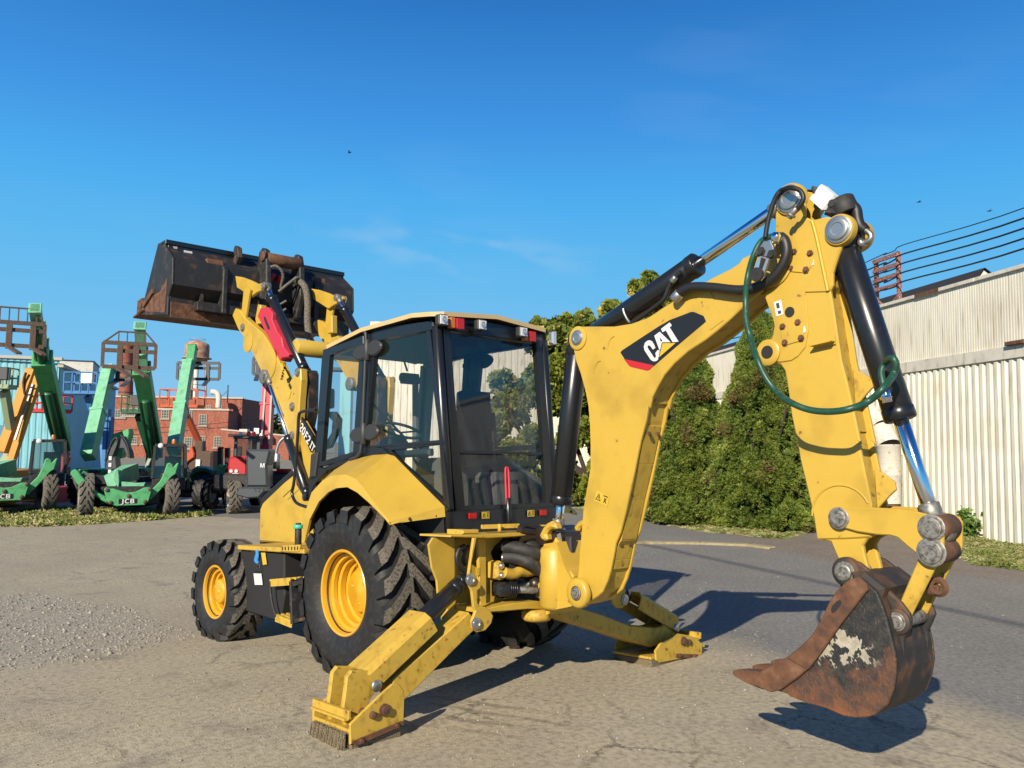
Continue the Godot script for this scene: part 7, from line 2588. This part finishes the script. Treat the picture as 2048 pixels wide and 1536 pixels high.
	# big pins
	for c in [[[2.194,2.975], .062], [[2.47,2.726], .058]]:
		s = sw()
		s.lathe([c[1] * 1.5, -.03, c[1] * 1.5, .0, c[1] * 1.42, .012, c[1] * 1.1, .012], Vector3(c[0][0], c[0][1], .10), Vector3(0, 0, 1), 32)
		s.cut()
		s.lathe([0, 0, c[1] * 1.5, 0, c[1] * 1.5, .05], Vector3(c[0][0], c[0][1], -.12), Vector3(0, 0, 1), 32)
		var b = part("pin_boss", s, mats.yellow_paint, o)
		s = sw()
		s.pin(Vector3(c[0][0], c[0][1], .112), Vector3(0, 0, 1), c[1], .022)
		part("pivot_pin", s, mats.steel, b)
	s = sw()
	var pv = [2.054,2.626]
	s.lathe([.135, -.02, .135, .02, .12, .028, .075, .028, .072, .006, 0, .006], Vector3(pv[0], pv[1], .095), Vector3(0, 0, 1), 32)
	part("nose_boss", s, mats.yellow_paint, o)
	s = sw()
	var wc = [2.373,1.201]
	var arc = []
	for k in 15:
		var t = deg_to_rad(25.0 + k * 11.0)
		arc.append(Vector3(wc[0] + cos(t) * .165, wc[1] + sin(t) * .165, .095))
	s.tube(arc, .006, 6, 1)
	part("curved_weld", s, mats.yellow_paint, o)
	# nose plates for the dig bucket's pivot
	s = sw()
	var ns = [2.227,1.08,2.298,1.067,2.32,1.011,2.345,0.952,2.343,0.918,2.361,0.88,2.411,0.877,2.446,0.892,2.496,0.915,2.491,0.947,2.476,1.018,2.472,1.054,2.494,1.085,2.537,1.109,2.529,1.138,2.357,1.133]
	for z in [.05, -.085]:
		s.plate(ns, z, z + .035, .008)
		s.cut()
	part("stick_nose", s, mats.yellow_paint, o)
	ram(B, "bucket_cylinder", Vector3(2.415,2.748,0), Vector3(2.812,1.145,0), Vector3(2.688,1.711,0), .076, .038, S0, .078, mats.black_paint)
	s = sw()
	s.plate([2.38,2.619,2.438,2.723,2.499,2.756,2.525,2.72,2.515,2.637,2.499,2.621,2.42,2.61], -.05, .05, .015)
	part("ram_foot", s, mats.dusty_black, B)
	# levers that turn the dig bucket
	for z in [.095, -.12]:
		s = sw()
		s.plate([2.328,1.194,2.334,1.22,2.356,1.24,2.389,1.249,2.439,1.252,2.576,1.25,2.681,1.246,2.769,1.233,2.847,1.214,2.881,1.201,2.893,1.173,2.883,1.057,2.872,1.026,2.852,1.003,2.824,0.996,2.795,1.005,2.774,1.018,2.718,1.062,2.671,1.104,2.633,1.114,2.567,1.115,2.465,1.127,2.382,1.148,2.344,1.164], z, z + .025, .006)
		part("bell_lever", s, mats.yellow_paint, B)
		s = sw()
		s.plate([2.753,1.01,2.776,1.045,2.815,1.072,2.851,1.061,2.865,1.032,2.832,0.973,2.683,0.706,2.651,0.673,2.611,0.66,2.582,0.691,2.594,0.735,2.642,0.782], z - .025 * signf(z) + .0, z - .003 * signf(z) + .0, .006)
		part("bucket_link", s, mats.scuffed_yellow, B)
	s = sw()
	for c in [[[2.371,1.194], .044], [[2.837,1.156], .050], [[2.828,1.042], .054]]:
		s.cut()
		s.pin(Vector3(c[0][0], c[0][1], .118), Vector3(0, 0, 1), c[1], .018)
		s.cyl(Vector3(c[0][0], c[0][1], -.125), Vector3(c[0][0], c[0][1], .115), c[1] * .9, 20)
	part("lever_pin", s, mats.greasy_steel, B)
	s = sw()
	s.cyl(Vector3(2.837,1.156,-.085), Vector3(2.837,1.156,.085), .062, 22)
	s.cut()
	s.cyl(Vector3(2.828,1.042,-.085), Vector3(2.828,1.042,.085), .058, 22)
	part("lever_tube", s, mats.rust, B)
	s = sw()
	s.lathe([.02, -.015, .035, -.02, .05, 0, .035, .02, .02, .015], Vector3(2.798,0.867,0), Vector3(0, 0, 1), 16)
	s.box(Vector3(2.773,0.85,0), Vector3(.06, .05, .03), .008)
	part("lifting_eye", s, mats.rust, B)

func make_dig_bucket():
	var side = [2.567,0.876,2.551,0.841,2.412,0.674,2.298,0.522,2.224,0.434,2.14,0.368,2.054,0.301,2.104,0.273,2.203,0.255,2.299,0.25,2.391,0.23,2.454,0.233,2.509,0.245,2.554,0.264,2.618,0.322,2.653,0.4,2.672,0.484,2.67,0.573,2.655,0.66,2.633,0.765,2.604,0.845]
	# side plates wear through: bare paint scratches, rust along the edges
	var N = 384
	var im = Image.create(N, N, false, Image.FORMAT_RGB8)
	var nz = noise(201, .022, 5)
	var nb = noise(202, .010, 4)
	var nf = noise(203, .09, 3)
	var fl = Shape.flat2(side)
	var lo = fl[0]
	var hi = fl[0]
	for p in fl:
		lo = lo.min(p)
		hi = hi.max(p)
	var sp = hi - lo
	for j in N:
		for i in N:
			var p = lo + Vector2(i + .5, j + .5) / N * sp
			var u = (p.x - lo.x) / sp.x
			var v = (p.y - lo.y) / sp.y
			var a = nz.get_noise_2d(i, j)
			var b = nb.get_noise_2d(i, j)
			var c = Color(.014, .015, .016).lerp(Color(.04, .035, .03), clampf(a + .3, 0, 1))
			var rust = clampf((.36 - v + b * .30 + maxf(0, u - .80) * 1.6) * 6.0, 0, 1)
			c = c.lerp(Color(.105, .045, .022).lerp(Color(.055, .032, .024), clampf(a * 1.5 + .5, 0, 1)), rust)
			var edge = clampf((.10 - v + b * .12 + maxf(0, u - .9) * .8) * 10.0, 0, 1)
			c = c.lerp(Color(.20, .065, .022), edge * .8)
			var du = (u - .57) / .30
			var dv = (v - .52) / .20
			var blob = 1.0 - sqrt(du * du + dv * dv * (1.0 + .5 * du)) + a * 1.1 + b * .5
			blob += .35 * nf.get_noise_2d(i * 1.0 + j * .45, j * .4 - i * .1)
			c = c.lerp(Color(.40, .365, .28).lerp(Color(.26, .24, .19), clampf(a * 1.4 + .4, 0, 1)), clampf((blob - .46) * 9.0, 0, 1) * (1.0 - rust * .8))
			var scr = nf.get_noise_2d(i * .16 + j * .5, j * .12 - i * 2.2)
			if scr > .42: c = c.lerp(Color(.16, .12, .09), (scr - .42) * 3.0)
			im.set_pixel(i, j, c.linear_to_srgb())
	var m = mat("bucket_side", 1, 1, 1, .55)
	m.albedo_texture = ImageTexture.create_from_image(im)
	m.uv1_scale = Vector3(1.0 / sp.x, 1.0 / sp.y, 1)
	m.uv1_offset = Vector3(-lo.x / sp.x, -lo.y / sp.y, 0)
	m.heightmap_enabled = true
	m.heightmap_texture = height(8, .05)
	m.heightmap_scale = .2
	var s = sw()
	for z in [.215, -.20]:
		s.plate(side, z, z + .025, .005)
		s.cut()
	var o = part("dig_bucket", s, m, B, "worn black digging bucket, rusty along its edges")
	s = sw()
	var n = fl.size()
	for i in range(6, n - 1):
		var e = (fl[i + 1] - fl[i]).normalized()
		var w = Vector2(e.y, -e.x) * .016
		var o3 = Shape.v3(w, 0)
		s.quad(Shape.v3(fl[i], -.175), Shape.v3(fl[i + 1], -.175), Shape.v3(fl[i + 1], .215), Shape.v3(fl[i], .215), o3)
		s.quad(Shape.v3(fl[i] - w, -.175), Shape.v3(fl[i + 1] - w, -.175), Shape.v3(fl[i + 1] - w, .215), Shape.v3(fl[i] - w, .215), -o3)
	part("bucket_back", s, mats.rusty_black, o)
	var cut = [2.455,0.879,2.489,0.905,2.53,0.914,2.568,0.885,2.573,0.856,2.558,0.841,2.418,0.675,2.366,0.606,2.304,0.523,2.235,0.438,2.22,0.427,2.107,0.473,2.198,0.546,2.261,0.606,2.325,0.701,2.363,0.774,2.41,0.839]
	s = sw()
	for z in [.241, -.226]:
		s.plate(cut, z, z + .025, .006)
		s.cut()
	var sc = part("side_cutter", s, mats.rust, o, "rust brown side cutter of the digging bucket")
	s = sw()
	s.plate([2.377,0.747,2.386,0.765,2.408,0.788,2.425,0.797,2.436,0.791,2.431,0.773,2.405,0.741,2.388,0.728,2.378,0.732], .2662, .2672, .0002)
	part("cutter_slot", s, mats.matt_black, sc)
	s = sw()
	var lipo = [2.107,0.473,2.22,0.427,2.156,0.372,2.06,0.301,2.007,0.281,1.911,0.297,1.902,0.323,1.949,0.38,2.016,0.422,2.065,0.456]
	for z in [.237, -.222]:
		s.plate(lipo, z, z + .03, .006)
		s.cut()
	var li = [1.911,0.313]
	var lj = [2.054,0.299]
	s.beam(Vector3((li[0] + lj[0]) / 2, (li[1] + lj[1]) / 2, -.195), Vector3((li[0] + lj[0]) / 2, (li[1] + lj[1]) / 2, .235), .19, .03, Vector3(li[1] - lj[1], lj[0] - li[0], 0), .006)
	part("bucket_lip", s, mats.rust, o)
	var t0 = [1.899,0.327]
	var t1 = [1.746,0.336]
	for k in 3:
		var z = .215 - k * .19
		s = sw()
		var a = Vector3(t0[0], t0[1], z)
		var b = Vector3(t1[0], t1[1], z)
		var d = (b - a)
		var up = d.normalized().cross(Vector3(0, 0, -1)).normalized()
		if up.y < 0: up = -up
		var rows = [[-.35, .05, .036], [0.0, .045, .034], [.5, .034, .028], [.92, .016, .018], [1.0, .006, .010]]
		var prev = []
		for r in rows:
			var c: Vector3 = a + d * r[0]
			var ring = [c + up * r[1] + Vector3(0, 0, r[2]), c + up * r[1] - Vector3(0, 0, r[2]), c - up * r[1] * .8 - Vector3(0, 0, r[2]), c - up * r[1] * .8 + Vector3(0, 0, r[2])]
			if prev.size():
				for i in 4: s.quad(prev[i], prev[(i + 1) % 4], ring[(i + 1) % 4], ring[i], (prev[i] + prev[(i + 1) % 4]) / 2.0 - c)
			prev = ring
		s.quad(prev[0], prev[1], prev[2], prev[3], d)
		part("tooth", s, mats.rust, o)
	# hinge ears on the back of the bucket
	var ear = [2.362,0.888,2.361,0.923,2.385,0.965,2.429,0.99,2.479,0.975,2.523,0.943,2.574,0.903,2.622,0.847,2.679,0.793,2.713,0.747,2.719,0.714,2.699,0.671,2.675,0.627,2.673,0.544,2.651,0.541,2.627,0.621,2.603,0.702,2.589,0.751,2.559,0.825,2.518,0.873,2.474,0.905,2.402,0.869,2.375,0.818]
	s = sw()
	for z in [.115, -.15]:
		s.plate(ear, z, z + .035, .008)
		s.cut()
	s.plate([2.465,0.932,2.531,0.936,2.629,0.863,2.6,0.782,2.572,0.762,2.47,0.869], -.19, .22, .02)
	var er = part("bucket_ear", s, mats.rusty_black, o)
	s = sw()
	var pa = [2.412,0.925]
	var pb = [2.657,0.705]
	s.lathe([.075, -.02, .075, .01, .06, .022, .045, .022], Vector3(pa[0], pa[1], .15), Vector3(0, 0, 1), 26)
	s.cut()
	s.lathe([.062, -.02, .062, .01, .05, .018, .04, .018], Vector3(pb[0], pb[1], .15), Vector3(0, 0, 1), 26)
	part("ear_boss", s, mats.rusty_black, er)
	s = sw()
	s.pin(Vector3(pa[0], pa[1], .165), Vector3(0, 0, 1), .042, .03)
	s.cut()
	s.pin(Vector3(pb[0], pb[1], .16), Vector3(0, 0, 1), .036, .02)
	s.cyl(Vector3(pa[0], pa[1], -.17), Vector3(pa[0], pa[1], .16), .035, 16)
	s.cyl(Vector3(pb[0], pb[1], -.17), Vector3(pb[0], pb[1], .16), .035, 16)
	part("hinge_pin", s, mats.greasy_steel, er)

func make_hoses():
	var s = sw()
	var gh = [2.097,2.78,0.13,2.018,2.771,0.13]
	gh.append_array([1.968,2.687,0.15,1.921,2.564,0.15])
	gh.append_array([1.948,2.426,0.22,1.946,2.296,0.22,1.968,2.193,0.22])
	gh.append_array([2.077,2.06,0.34,2.124,1.95,0.34,2.191,1.859,0.34])
	gh.append_array([2.327,1.787,0.44,2.42,1.744,0.44,2.529,1.725,0.44,2.635,1.73,0.44])
	gh.append_array([2.692,1.767,0.36,2.763,1.819,0.36])
	gh.append_array([2.763,1.895,0.24,2.781,1.943,0.24,2.765,1.978,0.24])
	gh.append_array([2.693,1.974,0.16,2.669,1.929,0.16,2.672,1.876,0.16,2.682,1.823,0.16])
	s.tube(pts(gh), .017, 10, 5)
	var o = part("green_hose", s, mats.green_hose, B, "green hydraulic hose hanging in a loop over the stick")
	s = sw()
	s.cyl(Vector3(2.68,1.836,0.16), Vector3(2.689,1.77,0.16), .024, 12)
	s.cyl(Vector3(2.683,1.801,0.16), Vector3(2.685,1.788,0.16), .032, 6)
	s.cyl(Vector3(2.136,2.745,0.2), Vector3(2.175,2.738,0.2), .034, 8)
	part("hose_fitting", s, mats.chrome, o)
	s = sw()
	s.tube(pts([1.407,2.548,0.16,1.463,2.577,0.16,1.542,2.586,0.16,1.681,2.556,0.16,1.871,2.502,0.16]) + pts([1.98,2.501,0.15,2.071,2.523,0.15,2.14,2.578,0.15,2.179,2.649,0.15,2.176,2.719,0.15,2.146,2.761,0.15]), .030, 10, 5)
	var b = part("black_hose", s, mats.hose_rubber, B, "thick black hose curving round the top of the boom")
	s = sw()
	s.cyl(Vector3(1.393,2.535,0.16), Vector3(1.442,2.567,0.16), .035, 12)
	part("hose_fitting", s, mats.steel, b)
	s = sw()
	s.tube(pts([2.053,2.779,0.15,2.072,2.856,0.15,2.108,2.948,0.15,2.143,3.004,0.15,2.179,3.024,0.15]) + pts([2.261,2.999,0.2,2.311,2.969,0.2,2.329,2.925,0.2,2.312,2.891,0.2,2.284,2.869,0.2]), .014, 8, 5)
	var t = part("pin_hose", s, mats.hose_rubber, B)
	s = sw()
	s.cyl(Vector3(2.287,2.878,0.2), Vector3(2.235,2.833,0.2), .018, 10)
	s.cyl(Vector3(2.257,2.852,0.2), Vector3(2.246,2.842,0.2), .026, 6)
	part("hose_fitting", s, mats.greasy_steel, t)
	# the bright swivel link in front of the boom nose
	s = sw()
	s.plate([2.016,2.669,2.035,2.695,2.077,2.741,2.12,2.73,2.134,2.692,2.135,2.652,2.114,2.637], .185, .21, .004)
	var k = part("swivel_bracket", s, mats.steel, B)
	s = sw()
	s.plate([2.059,2.654,2.116,2.626,2.107,2.604,2.072,2.532,2.051,2.514,2.016,2.521,1.997,2.547,2.005,2.576], .205, .235, .006)
	part("swivel_link", s, mats.mirror_silver, k)
	s = sw()
	s.plate([2.075,2.639,2.101,2.625,2.058,2.542,2.047,2.549], .235, .245, .003)
	part("black_strap", s, mats.matt_black, k)
	s = sw()
	s.bolt(Vector3(2.056,2.68,.21), Vector3(0, 0, 1), .022, .016)
	s.bolt(Vector3(2.124,2.649,.21), Vector3(0, 0, 1), .022, .016)
	s.lathe([0, 0, .04, 0, .04, .02, 0, .02], Vector3(2.045,2.546,.235), Vector3(0, 0, 1), 16)
	part("bolt", s, mats.dusty_black, k)
	# work bracket on top of the stick with its lamp arm and hose
	s = sw()
	s.plate([2.361,2.851,2.389,2.893,2.42,2.909,2.451,2.915,2.477,2.869,2.479,2.829,2.444,2.824], -.06, .06, .01)
	s.cyl(Vector3(2.439,2.919,0), Vector3(2.474,2.826,0), .07, 18)
	var br = part("top_bracket", s, mats.dusty_black, B)
	s = sw()
	s.beam(Vector3(2.314,3.004,.02), Vector3(2.4,2.9,.02), .07, .10, Vector3(.6, .8, 0), .015)
	part("bright_arm", s, mats.white_paint, br)
	s = sw()
	s.beam(Vector3(2.298,3.001,.02), Vector3(2.327,3.009,.02), .07, .05, Vector3(.6, .8, 0), .01)
	part("arm_end", s, mats.dark_grey, br)
	s = sw()
	s.bolt(Vector3(2.419,2.893,.06), Vector3(0, 0, 1), .02)
	part("bolt", s, mats.plastic, br)
	s = sw()
	s.tube(pts([2.463,2.882,0,2.497,2.875,0,2.52,2.843,0,2.525,2.788,0,2.537,2.746,0,2.563,2.716,0]), .030, 10, 4)
	var h2 = part("ram_feed_hose", s, mats.hose_rubber, B)
	s = sw()
	s.tube(pts([2.55,2.731,0,2.581,2.702,0,2.591,2.68,0,2.579,2.661,0,2.53,2.654,0]), .016, 8, 3)
	s.cyl(Vector3(2.55,2.662,0), Vector3(2.525,2.651,0), .028, 8)
	part("hose_fitting", s, mats.steel, h2)
